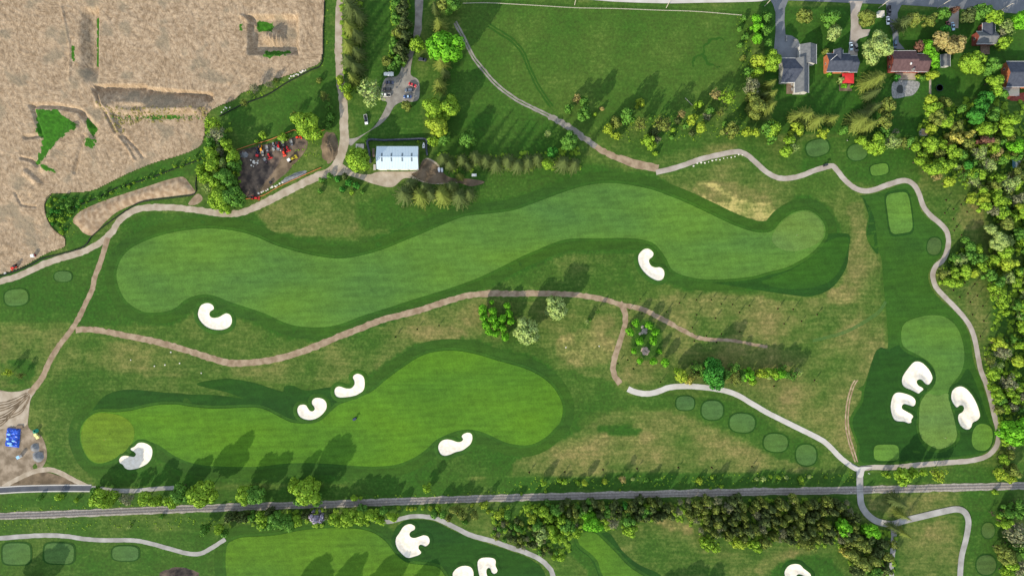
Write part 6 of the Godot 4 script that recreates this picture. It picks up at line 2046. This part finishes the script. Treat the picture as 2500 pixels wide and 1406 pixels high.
func planting() -> void:
	trees("in the lane-side row", "lane side row", [850, 10, 25, "sK", 870, 32, 22, "sK", 848, 58, 24, "sO", 868, 80, 22, "sK", 846, 104, 24, "sO", 868, 122, 21, "sK", 846, 142, 25, "sK", 866, 160, 22, "sK", 856, 184, 19, "sO", 850, -22, 24, "sK",
		830, 197, 12, "lY", 846, 214, 15, "lL", 850, 234, 10, "lY", 868, 212, 8, "uL", 905, 225, 33, "hP"])
	trees("in the drive hedge", "drive hedge", [965, 10, 14, "lM", 980, 28, 16, "lK", 966, 44, 15, "lM", 986, 60, 18, "lK", 972, 78, 15, "lO", 990, 92, 17, "cK", 964, 105, 14, "lM", 980, 120, 17, "cK", 958, 126, 12, "lM", 972, 145, 15, "lM", 947, 152, 14, "lO", 958, 163, 11, "lM", 985, 142, 11, "cK", 985, 10, 14, "lK", 975, -15, 16, "lK"])
	trees("between drive and meadow", "meadow edge trees", [1070, 52, 24, "sO", 1085, 8, 20, "lO", 1106, 8, 22, "lM", 1060, 12, 14, "sK", 1082, 112, 42, "lB", 1018, 105, 19, "lL", 1076, 145, 24, "sO", 1070, 200, 23, "sO", 1084, 172, 15, "sK", 1060, 268, 27, "lL", 1098, 262, 27, "lL", 1070, 308, 28, "lY", 1086, 338, 15, "lM", 1060, 344, 15, "lL", 1143, 338, 20, "lM", 993, 258, 14, "lO"])
	trees("in the works-yard meadow", "works yard meadow", [748, 300, 35, "lL", 718, 280, 10, "hO", 800, 305, 12, "uM", 806, 285, 12, "uM", 790, 235, 14, "hO", 778, 196, 8, "uO", 800, 260, 10, "hM", 690, 335, 12, "uL", 640, 330, 10, "uL", 625, 345, 7, "uL", 595, 250, 10, "hO", 620, 215, 12, "hS", 655, 205, 10, "hS", 672, 195, 8, "uO"])
	trees("beside the steel shed", "steel shed trees", [870, 388, 31, "lL", 985, 470, 29, "sK", 1024, 476, 29, "sO", 1000, 448, 22, "sK", 1050, 470, 22, "sK", 1078, 472, 30, "sO", 1120, 478, 32, "sK", 1145, 470, 20, "sK", 1100, 452, 20, "sK", 1120, 428, 13, "sO", 1035, 455, 20, "sK", 1020, 346, 5, "uL"])
	trees("in the meadow's lower row", "row below the meadow", [1081, 383, 20, "sK", 1098, 398, 20, "sK", 1127, 385, 20, "sK", 1160, 380, 22, "sK", 1186, 388, 22, "sK", 1211, 398, 23, "sK", 1240, 390, 23, "sK", 1265, 400, 22, "sK", 1290, 392, 24, "sK", 1312, 385, 21, "sK", 1335, 400, 15, "lL", 1378, 394, 25, "sK", 1404, 398, 23, "sK", 1347, 373, 14, "lD", 1390, 346, 23, "lM", 1140, 400, 15, "sK"])
	trees("below the lane junction", "slope trees", [785, 440, 8, "uM", 822, 436, 10, "uD", 850, 446, 10, "uD", 858, 470, 7, "uL", 835, 463, 8, "uD", 781, 467, 7, "uM", 883, 468, 7, "uM", 805, 430, 8, "uM", 868, 452, 12, "uD", 840, 430, 10, "uK"])
	trees("in the site-side wood", "wood by the works yard", [518, 299, 19, "hL", 527, 328, 23, "hS", 552, 352, 17, "lL", 514, 348, 14, "lM", 518, 376, 18, "lL", 534, 368, 14, "hS", 566, 386, 18, "lL", 573, 404, 16, "lM", 515, 404, 21, "lL", 491, 412, 15, "lL", 501, 431, 18, "lL", 540, 400, 12, "lP", 549, 430, 22, "lM", 560, 446, 21, "lM", 524, 446, 18, "lL", 506, 458, 14, "hP", 536, 476, 26, "lL", 560, 478, 26, "lM", 546, 500, 20, "lL", 580, 490, 20, "lM", 523, 488, 18, "lL", 540, 338, 14, "lM"])
	for p in [[1179, 755, 11], [1201, 738, 6], [1202, 758, 10], [1237, 745, 8], [1243, 767, 9], [1183, 774, 9], [1205, 777, 11], [1227, 779, 11], [1246, 784, 9], [1188, 795, 10], [1209, 795, 10], [1229, 802, 9], [1195, 811, 9], [1213, 814, 9], [1233, 823, 9]]:
		tree(p[0], p[1], p[2] * 1.05, "lB", "in the tight clump beside two pale trees", "clump of round trees")
	trees("beside the round vivid trees", "pale trees mid course", [1287, 812, 34, "lP", 1359, 754, 28, "lP"])
	trees("by the track fork", "track fork saplings", [1433, 786, 7, "hP", 1440, 780, 6, "uM", 1460, 760, 6, "hM"])
	for p in [[1552, 790, 9], [1585, 793, 9], [1539, 811, 9], [1603, 811, 9], [1561, 833, 9], [1596, 833, 9], [1547, 857, 6], [1611, 859, 6], [1562, 880, 7], [1594, 882, 9], [1625, 883, 9]]:
		tree(p[0], p[1], p[2] * 1.05, "lB", "in the ring round the two boulder piles", "ring of young trees")
	trees("in the cart-path hedgerow", "hedgerow by the cart path", [1666, 920, 17, "lY", 1657, 908, 12, "lL", 1684, 927, 12, "lG", 1702, 898, 17, "hM", 1699, 916, 15, "hO", 1743, 913, 32, "lD", 1732, 892, 13, "lD", 1753, 936, 17, "lD", 1794, 900, 18, "hM", 1797, 925, 19, "hO", 1830, 916, 15, "lB", 1838, 932, 9, "lL", 1856, 912, 13, "lY", 1878, 908, 12, "lL", 1904, 913, 14, "lB", 1911, 898, 13, "hM", 1937, 915, 15, "hM", 1951, 908, 11, "hP", 1880, 921, 8, "uP", 1716, 912, 12, "lM", 1772, 915, 13, "lM", 1815, 915, 12, "lM", 1868, 915, 9, "lL", 1892, 912, 10, "lL", 1920, 914, 11, "lM"])
	trees("on the railway's course side", "trees on the course side of the railway", [748, 1200, 34, "lL", 717, 1184, 17, "lL", 735, 1220, 20, "lM", 768, 1214, 20, "lM", 866, 1216, 8, "lL", 880, 1217, 6, "uL", 1041, 1193, 12, "lL", 596, 1207, 23, "lL", 620, 1211, 25, "lM", 489, 1210, 38, "lL", 435, 1210, 23, "lM", 422, 1222, 18, "lL", 440, 1190, 14, "lM", 243, 1215, 26, "lL", 230, 1200, 13, "lM", 261, 1222, 17, "lL", 351, 1217, 20, "lL", 379, 1225, 15, "lL", 307, 1220, 19, "hS", 143, 1214, 10, "uL", 292, 1217, 9, "uM", 95, 1216, 7, "uM", 184, 1222, 6, "uL"])
	trees("between railway and lower fairway", "trees below the railway", [640, 1264, 20, "lL", 640, 1282, 13, "lM", 674, 1271, 24, "lM", 699, 1276, 22, "lM", 725, 1271, 15, "lL", 776, 1251, 8, "lY", 768, 1264, 15, "lV", 786, 1264, 11, "lV", 820, 1271, 19, "lL", 848, 1266, 23, "lL", 876, 1264, 22, "lL", 881, 1248, 15, "lM", 907, 1258, 18, "lL", 930, 1271, 11, "lL", 935, 1246, 11, "lM", 960, 1264, 13, "lL", 972, 1241, 7, "uL", 994, 1242, 6, "uY", 1004, 1243, 6, "uY", 1014, 1242, 5, "uY", 1032, 1241, 7, "uL", 1051, 1242, 8, "uY", 1070, 1241, 9, "lL", 1060, 1253, 11, "lM", 1081, 1256, 11, "lM", 1152, 1234, 6, "uY", 1181, 1234, 10, "lY", 1192, 1250, 7, "uY", 1111, 1246, 13, "lO", 1127, 1258, 13, "lO", 1158, 1258, 11, "lO", 1095, 1268, 9, "uO", 1135, 1275, 10, "uM",
		497, 1292, 12, "lM", 492, 1305, 9, "uM", 533, 1292, 15, "lL", 545, 1302, 11, "lM", 561, 1264, 13, "cK", 590, 1266, 14, "cK", 615, 1262, 12, "lM", 394, 1261, 6, "uM", 314, 1287, 5, "uP", 745, 1258, 12, "cK", 800, 1256, 12, "lK", 655, 1250, 11, "cK"])
	trees("in the narrow fairway's wood", "wood by the narrow fairway", [1219, 1257, 11, "lY", 1239, 1255, 11, "lM", 1309, 1246, 11, "lL", 1290, 1239, 9, "lL", 1330, 1252, 15, "lL", 1341, 1264, 13, "lL", 1355, 1248, 15, "lM", 1299, 1268, 14, "lY", 1314, 1282, 15, "lM", 1323, 1303, 19, "lP", 1316, 1318, 11, "lP", 1348, 1296, 15, "lL", 1355, 1315, 13, "lL", 1369, 1273, 15, "lL", 1383, 1285, 18, "lM", 1378, 1297, 11, "lL", 1369, 1311, 13, "lL", 1408, 1303, 13, "lL", 1408, 1285, 9, "bS", 1445, 1280, 25, "lB", 1439, 1225, 9, "lM", 1526, 1236, 9, "lD", 1580, 1238, 9, "lL", 1534, 1273, 17, "lM", 1540, 1296, 17, "lL", 1499, 1278, 17, "hS", 1353, 1363, 8, "uL", 1371, 1364, 9, "uL"])
	fill([1290, 1228, 1620, 1220, 1640, 1262, 1570, 1268, 1480, 1262, 1440, 1252, 1380, 1262, 1300, 1252], 0.62, 8, 13, ["cK", "cK", "lK", "cO", "lM"], "in the railway-side dark belt", "dark belt below the railway", 46)
	fill([1205, 1275, 1290, 1268, 1335, 1330, 1370, 1355, 1360, 1372, 1300, 1345, 1205, 1312], 0.6, 5, 9, ["uK", "uK", "uO", "uM", "hS"], "in the lower path scrub", "scrub by the lower cart path", 46)
	trees("edging the cedar wood", "sunny edge of the cedar wood", [1730, 1332, 15, "lL", 1746, 1338, 13, "lL", 1722, 1322, 11, "lL", 1806, 1326, 15, "lY", 1844, 1330, 15, "lL", 1852, 1340, 10, "lL", 1870, 1326, 15, "lO", 1980, 1334, 17, "hO", 1958, 1326, 14, "hO", 2060, 1284, 21, "lB", 2116, 1294, 15, "lB", 2134, 1298, 19, "lB", 2067, 1352, 11, "lG"])
	fill([1625, 1225, 1700, 1220, 1850, 1218, 1990, 1216, 2070, 1228, 2095, 1262, 2110, 1285, 2060, 1322, 2000, 1326, 1890, 1318, 1800, 1316, 1730, 1312, 1700, 1290, 1735, 1286, 1680, 1275, 1660, 1255, 1630, 1255], 0.56, 8, 14, ["cK", "cK", "cO", "cO", "lO", "hS"], "in the cedar wood", "dark cedar wood", 120)
	trees("in the path-fork grove", "grove below the path fork", [2095, 1326, 18, "lO", 2113, 1336, 17, "lO", 2155, 1331, 13, "lK", 2183, 1331, 15, "hO", 2086, 1357, 18, "lO", 2139, 1370, 19, "lO", 2169, 1361, 15, "lO", 2113, 1380, 20, "lO", 2218, 1308, 15, "sO", 2215, 1264, 16, "sO", 2204, 1231, 21, "sK", 2192, 1294, 13, "sK", 2135, 1400, 18, "lM", 2090, 1395, 16, "lK", 2165, 1392, 15, "lK", 2125, 1315, 15, "lK", 2145, 1350, 15, "lK", 2075, 1332, 14, "hO"])
	trees("beyond the looping lower path", "corner beyond the lower path", [2465, 1255, 17, "lM", 2456, 1278, 17, "lL", 2491, 1250, 19, "lM", 2486, 1305, 31, "hS", 2474, 1334, 17, "hM", 2465, 1362, 22, "lO", 2444, 1343, 15, "lO", 2470, 1380, 19, "lL", 2495, 1387, 21, "hS", 2428, 1255, 9, "bT", 2488, 1234, 20, "hM", 2505, 1340, 24, "lM", 2460, 1400, 16, "lL"])
	trees("between cart path and railway", "trees by the lower cart path", [2168, 1161, 8, "lL", 2205, 1161, 21, "lL", 2233, 1156, 13, "lL", 2256, 1154, 9, "lL", 2295, 1159, 19, "hY", 2466, 1110, 13, "lO", 2451, 1123, 13, "lL", 2474, 1151, 19, "lO", 2446, 1159, 17, "lY", 2469, 1169, 13, "lY", 2432, 1202, 8, "uL"])
	trees("in the outer path wood", "wood along the outer cart path", [2482, 1056, 35, "lB", 2442, 838, 17, "lY", 2418, 880, 13, "hO", 2450, 862, 19, "hS", 2487, 880, 17, "lY", 2437, 896, 17, "hP", 2429, 914, 16, "lL", 2476, 917, 15, "lL", 2466, 933, 21, "hS", 2426, 946, 11, "lL", 2437, 964, 15, "lL", 2466, 956, 15, "lL", 2479, 975, 15, "lL", 2445, 977, 13, "lM", 2453, 996, 13, "lL", 2439, 1001, 11, "lO", 2476, 993, 17, "hS", 2492, 967, 15, "hS", 2487, 948, 13, "lL", 2455, 1077, 11, "lL", 2470, 1088, 14, "hS",
		2422, 558, 13, "lP", 2446, 591, 23, "lP", 2457, 613, 20, "lL", 2433, 637, 13, "lL", 2464, 644, 21, "lY", 2424, 672, 15, "lM", 2442, 690, 17, "lM", 2468, 677, 17, "hP", 2429, 701, 13, "lL", 2446, 721, 21, "hL", 2453, 741, 15, "lL", 2462, 763, 9, "lL"])
	trees("in the double-bend grove", "grove in the double bend", [2360, 586, 9, "lM", 2371, 602, 15, "lM", 2389, 608, 13, "lL", 2347, 635, 18, "hP", 2336, 630, 13, "lM", 2369, 628, 17, "lM", 2393, 633, 15, "lM", 2358, 659, 17, "lL", 2396, 650, 15, "lL", 2380, 668, 11, "lY", 2332, 668, 15, "lL", 2305, 668, 13, "lO", 2323, 690, 13, "lL", 2336, 692, 11, "lL", 2310, 686, 11, "lL", 2360, 674, 13, "lL"])
	trees("in the garden-side wood", "wood above the outer cart path", [2279, 263, 18, "lL", 2290, 283, 20, "lO", 2306, 298, 18, "lL", 2279, 316, 13, "lY", 2346, 268, 11, "lM", 2339, 307, 15, "lO", 2335, 338, 19, "lG", 2365, 331, 15, "lG", 2363, 351, 16, "lO", 2407, 345, 17, "lR", 2407, 312, 19, "lL", 2425, 283, 20, "lM", 2387, 283, 22, "lD", 2396, 261, 20, "lD", 2465, 294, 20, "lL", 2462, 318, 17, "lL", 2432, 349, 13, "lO", 2482, 358, 21, "lB", 2235, 358, 13, "lL", 2277, 356, 19, "lL", 2297, 373, 17, "hO", 2253, 378, 15, "hL", 2244, 393, 13, "lL", 2275, 413, 21, "lL", 2297, 402, 18, "lL", 2319, 404, 15, "lL", 2330, 373, 19, "lL", 2348, 380, 11, "lM", 2396, 373, 21, "hP", 2436, 376, 17, "hT", 2363, 402, 13, "lD", 2418, 402, 20, "hP", 2379, 420, 17, "hL", 2357, 426, 13, "hM", 2319, 444, 15, "lY", 2396, 453, 15, "bS", 2440, 437, 15, "lL", 2432, 453, 15, "lO", 2469, 448, 25, "hP", 2485, 426, 21, "hO", 2372, 486, 13, "lY", 2403, 488, 15, "lY", 2407, 503, 15, "lL", 2440, 490, 17, "lL", 2458, 495, 11, "lL", 2451, 523, 15, "lL", 2473, 534, 13, "lL", 2487, 506, 11, "lY", 2429, 514, 15, "hS", 2489, 488, 17, "hS", 2458, 545, 18, "lO", 2290, 433, 11, "hT"])
	fill([2310, 340, 2440, 300, 2520, 360, 2520, 550, 2440, 550, 2390, 480, 2330, 440, 2270, 400], 0.46, 10, 15, ["lM", "lL", "hO", "hP", "lL", "lL"], "in the garden-side wood", "wood above the outer cart path", 60)
	fill([2455, 540, 2540, 540, 2540, 1030, 2490, 1030, 2480, 900, 2470, 800, 2478, 700], 0.47, 10, 16, ["lM", "lL", "lM", "hP", "lL"], "in the outer path wood", "wood along the outer cart path", 66)
	trees("in the roadside gardens", "garden trees", [1846, 46, 14, "lB", 1849, 66, 14, "lB", 1852, 92, 13, "lB", 1875, 40, 14, "lM", 1872, 75, 13, "lM", 1878, 105, 12, "lM", 1857, 150, 20, "lY", 1885, 151, 24, "lL", 1849, 174, 14, "lL", 1826, 177, 12, "lM", 1839, 210, 22, "hS", 1839, 230, 16, "lO", 1888, 200, 17, "sO", 1890, 226, 20, "sO", 1888, 254, 22, "sO", 1852, 258, 26, "lO", 1870, 230, 14, "sK", 1875, 315, 18, "lM", 1892, 312, 20, "lL", 1949, 315, 17, "lY", 2011, 325, 13, "lY", 2059, 320, 11, "lM", 1977, 279, 31, "sO", 2005, 289, 24, "sO", 2041, 286, 20, "sO", 1955, 278, 21, "sO", 2108, 292, 31, "sO", 2132, 300, 24, "sO", 2121, 276, 21, "sK", 2162, 300, 20, "lO", 2169, 259, 20, "lO", 2146, 256, 18, "sK", 2151, 187, 31, "sO", 2131, 195, 21, "sO", 2141, 223, 21, "sK", 2151, 113, 33, "lP", 2121, 43, 22, "lO", 1963, 38, 20, "lO", 2029, 43, 20, "lM", 2041, 77, 19, "lP", 2218, 49, 24, "sK", 2236, 46, 17, "lO", 2272, 48, 18, "lO", 2303, 33, 15, "lM", 2331, 23, 9, "lR", 2267, 107, 13, "lB", 2271, 124, 11, "lB", 2303, 100, 21, "lT", 2344, 102, 19, "lT", 2323, 114, 19, "lT", 2246, 113, 11, "lR", 2310, 74, 15, "lD", 2282, 143, 14, "lB", 2285, 159, 13, "lB", 2278, 182, 13, "lY", 2374, 148, 26, "lL", 2395, 146, 18, "lL", 2423, 161, 22, "lM", 2387, 166, 17, "lL", 2428, 197, 20, "lL", 2433, 218, 18, "lL", 2413, 240, 18, "lD", 2448, 228, 13, "lM", 2387, 33, 18, "lM", 2428, 41, 20, "lL", 2405, 26, 18, "lM", 2369, 38, 17, "lK", 2494, 49, 23, "lB", 2461, 69, 20, "hP", 2448, 84, 15, "hS", 2451, 108, 17, "lL", 2308, 248, 14, "lO", 2274, 246, 15, "lY", 2054, 197, 9, "uP", 2062, 209, 7, "uB", 2026, 180, 7, "uB", 2081, 211, 5, "uB", 2018, 125, 11, "uO", 2242, 186, 6, "uY", 2190, 190, 9, "uD", 2255, 190, 8, "uM"])
	trees("on the outer path's bank", "upper bank of the outer path", [1921, 370, 17, "lL", 1934, 358, 17, "hP", 2144, 362, 20, "lL", 2128, 356, 14, "lL", 2144, 337, 18, "lL", 2105, 342, 13, "lL", 2180, 346, 20, "hP", 2205, 348, 17, "hO", 2157, 322, 15, "lM", 1885, 337, 13, "lM", 1926, 343, 15, "lL", 2222, 342, 14, "lM", 2190, 320, 12, "bS"])
	trees("in the meadow thicket", "thicket below the meadow", [1388, 267, 12, "lM", 1427, 246, 12, "lM", 1427, 276, 19, "lM", 1409, 241, 12, "hT", 1453, 279, 7, "uL", 1564, 251, 13, "lY", 1485, 315, 12, "lY", 1506, 299, 14, "lO", 1506, 330, 11, "lY", 1534, 284, 18, "lM", 1565, 300, 17, "hO", 1583, 343, 15, "lL", 1590, 358, 12, "lL", 1621, 302, 24, "hO", 1644, 317, 9, "uL", 1598, 325, 12, "uK", 1708, 255, 11, "lL", 1690, 294, 14, "lY", 1712, 310, 16, "lY", 1736, 269, 12, "lM", 1726, 284, 11, "hS", 1665, 279, 11, "hT", 1780, 236, 21, "hL", 1749, 230, 16, "hT", 1788, 317, 19, "lO", 1823, 323, 12, "lY", 1846, 323, 10, "lY", 1675, 307, 9, "uM", 1601, 374, 8, "uL", 1470, 265, 7, "uT", 1606, 340, 10, "hS", 1640, 335, 8, "uM", 1690, 325, 9, "uK", 1760, 275, 10, "hO", 1770, 300, 8, "uM", 1590, 285, 8, "uM", 1655, 295, 9, "uK", 1338, 325, 10, "hP", 1820, 90, 10, "uM", 1808, 110, 9, "uM", 1815, 140, 9, "uO", 1806, 70, 8, "uM", 1818, 45, 8, "uM"])
	trees("on the railway bank", "railway bank shrubs", [1327, 1180, 9, "lL", 1378, 1177, 8, "uL", 1411, 1179, 7, "uL", 1428, 1179, 8, "lY", 1477, 1177, 9, "uY", 1521, 1171, 11, "hT", 1546, 1170, 6, "uP", 1579, 1171, 7, "uM", 1607, 1169, 5, "uM", 1708, 1174, 9, "uY", 1739, 1166, 6, "uL", 1754, 1166, 5, "uM", 1849, 1170, 6, "uP", 1864, 1170, 7, "uP", 1514, 1197, 4, "uL", 1736, 1193, 4, "uL", 1762, 1189, 6, "uL", 1332, 1201, 5, "uL", 1273, 1206, 4, "uL", 1365, 1174, 6, "uL", 1883, 1164, 6, "uL", 1903, 1166, 7, "uL", 1921, 1166, 6, "uP", 1957, 1171, 10, "uL", 1977, 1164, 6, "uP", 1959, 1180, 6, "uL", 2018, 1166, 5, "uL"])
	trees("inside the mown grass circle", "mown ring", [15, 910, 11, "hY", 45, 918, 9, "hO"])
	trees("beyond the lower fairway", "trees beyond the lower edge", [700, 1500, 34, "lM", 790, 1495, 32, "lL", 880, 1500, 34, "lM", 980, 1505, 30, "lM", 60, 1450, 26, "lM", 20, 1460, 26, "lM", 1660, 1480, 24, "lM", 1710, 1485, 22, "lM", 1610, 1500, 24, "lM"])
	fill([120, 478, 150, 474, 200, 490, 190, 520, 160, 560, 150, 575, 125, 545, 112, 510], 0.7, 4, 8, ["uM", "uL", "uD"], "in the site's bushy corner", "bushy corner of the site", 26)
	fill([180, 500, 300, 452, 420, 410, 500, 360, 505, 388, 440, 410, 300, 462, 190, 510], 0.9, 3, 5, ["uM", "uL"], "in the site's grassy ditch", "grassy ditch shrubs", 20)
	var floors := []
	for w in WOODS:
		floors.append(w[0])
	undergrowth("undergrowth", "low leafy undergrowth covering the woodland floor", floors, 0.16, 0.6, 1.7, "L")
	undergrowth("undergrowth", "fresh green weeds on the banks and ditches", [[180, 490, 300, 448, 494, 360, 500, 390, 300, 470, 190, 520], [115, 480, 200, 480, 190, 570, 160, 578, 115, 530], [0, 1232, 600, 1222, 1240, 1196, 1240, 1206, 600, 1228, 0, 1250], [0, 1272, 500, 1262, 620, 1250, 560, 1290, 0, 1298], [1240, 1165, 2090, 1150, 2090, 1180, 1240, 1196], [1480, 300, 1800, 250, 1840, 330, 1700, 345, 1560, 350, 1480, 335], [720, 365, 750, 345, 785, 330, 775, 395, 740, 415, 690, 425, 715, 400], [600, 225, 700, 190, 740, 180, 700, 205, 620, 245], [790, 0, 800, 0, 798, 160, 786, 165], [1800, 30, 1840, 40, 1835, 200, 1800, 180]], 0.14, 0.25, 0.6, "L")

	undergrowth("dead_grass", "dead brown grass tufts along the banks of the bare site", [[236, 250, 300, 262, 400, 262, 500, 262, 515, 275, 500, 292, 330, 300, 292, 330, 262, 300]], 0.5, 0.3, 0.8, "T", true)
	undergrowth("site_weeds", "green weeds along the lower bank of the bare site", [[270, 285, 480, 280, 490, 290, 300, 296], [200, 330, 236, 335, 228, 362, 204, 358], [640, 118, 700, 116, 695, 134, 645, 140]], 0.3, 0.3, 0.7, "M", true)
	tell_apart()

func small_things() -> void:
	var spots := []
	for p in [[165, 420], [505, 415], [870, 395], [1195, 385], [1590, 375], [1910, 375], [2295, 365]]:
		spots.append([1250 + p[0] / 3.906, 1046 + p[1] / 3.906, 0])
	for p in [[1120, 225], [1245, 255], [1480, 238], [1765, 125], [1905, 125], [2000, 165], [2110, 170], [2270, 180], [2175, 245], [1105, 700], [1160, 785], [1012, 735], [1420, 910], [1230, 118], [1605, 155], [1725, 390], [1765, 268], [1945, 300], [2180, 430], [2005, 450], [1860, 470], [1745, 520], [1955, 530]]:
		spots.append([1250 + p[0] / 3.906, 700 + p[1] / 3.906, 1])
	for p in [[105, 210], [250, 215], [330, 330], [165, 355], [475, 265], [455, 895], [65, 950]]:
		spots.append([1875 + p[0] / 3.906, 700 + p[1] / 3.906, 1])
	for p in [[285, 100], [405, 680], [520, 695], [275, 765], [440, 800], [345, 840], [545, 825], [465, 895], [610, 940], [490, 1035], [620, 1105], [575, 1275], [370, 150]]:
		spots.append([2270 + p[0] / 4.535, 540 + p[1] / 4.535, 2])
	for p in [[405, 1225], [585, 1130], [500, 1290], [540, 1370], [420, 1080], [650, 1210], [500, 1180]]:
		spots.append([2220 + p[0] / 4.536, 250 + p[1] / 4.536, 2])
	for p in [[965, 823], [1018, 804], [1071, 795]]:
		spots.append([p[0], p[1], 3])
	var where := [["young stick-like sapling in the line along the railway bank", "saplings along the railway bank"], ["young sapling in a mulch ring on the dry mid-course rough", "saplings on the dry rough"], ["young sapling planted between the outer cart path and the wood", "saplings by the outer cart path"], ["young sapling in dry grass below the brown gravel track", "saplings below the gravel track"]]
	var ring := tool_()
	disc(ring, Vector3(0, 0.03, 0), Vector3.UP, 0.55, 0.1, 14, 0.45)
	var ringm := ring.commit()
	var stick := tool_()
	tube(stick, Vector3.ZERO, Vector3(0.05, 2.6, 0), 0.05, 0.02, 5)
	for k in 5:
		tube(stick, Vector3(0.02, 1.2 + k * 0.25, 0), Vector3(cos(k * 2.4) * 0.5, 1.7 + k * 0.26, sin(k * 2.4) * 0.5), 0.018, 0.006, 4)
	var stickm := stick.commit()
	for s in spots:
		var t := thing("sapling", where[s[2]][0], "tree", foot(s[0], s[1], 0.6), rng.randf() * TAU, where[s[2]][1])
		part(t, "mulch_ring", ringm, M.mulch)
		part(t, "stem", stickm, M.bark)
		var cr := part(t, "crown", proto.small[rng.randi() % 3], M.tint_M if s[2] != 0 else M.tint_K, Vector3(0, 0.5, 0))
		cr.scale = Vector3(0.34, 2.2, 0.34) * rng.randf_range(0.8, 1.25)
	# utility poles beside the road
	for p in [[1403, 12, "slim utility pole above the middle of the meadow fence", 0.1], [1627, 19, "slim utility pole at the thin end of the meadow fence", 0.1], [1868, 15, "utility pole at the mouth of the wide driveway", 0.3], [2146, 20, "utility pole beside the cream box trailer", 0.3], [2290, 20, "utility pole among the roadside shrubs", 0.3], [2441, 27, "utility pole leaning over the road beyond the grey roofed house", 0.3]]:
		var t := thing("utility_pole", p[2], "pole", foot(p[0], p[1]), p[3], "utility poles along the road")
		var st := tool_()
		tube(st, Vector3(0, -0.1, 0), Vector3(0, 10.5, 0), 0.2, 0.14, 10)
		part(t, "pole", st.commit(), M.pale_wood)
		part(t, "crossarm", boxmesh(Vector3(2.4, 0.14, 0.12)), M.pale_wood, Vector3(0, 9.9, 0.18))
		for x in [-1.0, 0.0, 1.0]:
			st = tool_()
			disc(st, Vector3(x, 10.08, 0.18), Vector3.UP, 0.07, 0.22, 8)
			part(t, "insulator", st.commit(), M.white)
	# a lone pole leaning in the thicket, flagsticks, and post at the crossing
	var tl := thing("fallen_pole", "pale thin pole lying in the thicket below the meadow", "pole", foot(1682, 248))
	var sl := tool_()
	tube(sl, Vector3(-2.0, 0.15, -2.0), Vector3(2.0, 0.5, 2.2), 0.12, 0.1, 6)
	part(tl, "shaft", sl.commit(), M.pale_wood)
	for p in [[1943, 575, "flagstick on the pale green of the long hole"], [258, 1072, "flagstick on the yellowish green"], [2305, 1068, "flagstick on the pale green of the short hole"]]:
		var t := thing("flagstick", p[2], "flag", foot(p[0], p[1]) + Vector3.UP * 0.14)
		var st := tool_()
		tube(st, Vector3(0, -0.02, 0), Vector3(0, 2.2, 0), 0.03, 0.025, 6)
		part(t, "stick", st.commit(), M.white)
		st = tool_()
		loft(st, [[0.02, 0.012, 0.012, 1.75, 2.18], [0.3, 0.012, 0.012, 1.72, 2.14], [0.62, 0.012, 0.012, 1.76, 2.1]])
		part(t, "flag", st.commit(), M.red_paint)
	for p in [[2121, 1155, "small white marker post beside the path junction"], [2133, 1199, "white crossing post on the far side of the cart path"], [2076, 1200, "white crossing post on the near side of the cart path"]]:
		var t := thing("marker_post", p[2], "post", foot(p[0], p[1]))
		part(t, "shaft", boxmesh(Vector3(0.22, 1.3, 0.22)), M.white, Vector3(0, 0.65, 0))
		part(t, "cap", boxmesh(Vector3(0.5, 0.5, 0.1)), M.white, Vector3(0, 1.45, 0))
	for p in [[2437, 1279, "white ball washer beside a small round tee"], [2069, 343, "white ball washer above the round tees"]]:
		var t := thing("ball_washer", p[2], "ball washer", foot(p[0], p[1]))
		var st := tool_()
		tube(st, Vector3(0, 0, 0), Vector3(0, 0.9, 0), 0.05, 0.05, 8)
		part(t, "stand", st.commit(), M.metal)
		st = tool_()
		disc(st, Vector3(0, 1.05, 0), Vector3.UP, 0.4, 0.4, 14)
		part(t, "bowl", st.commit(), M.white)
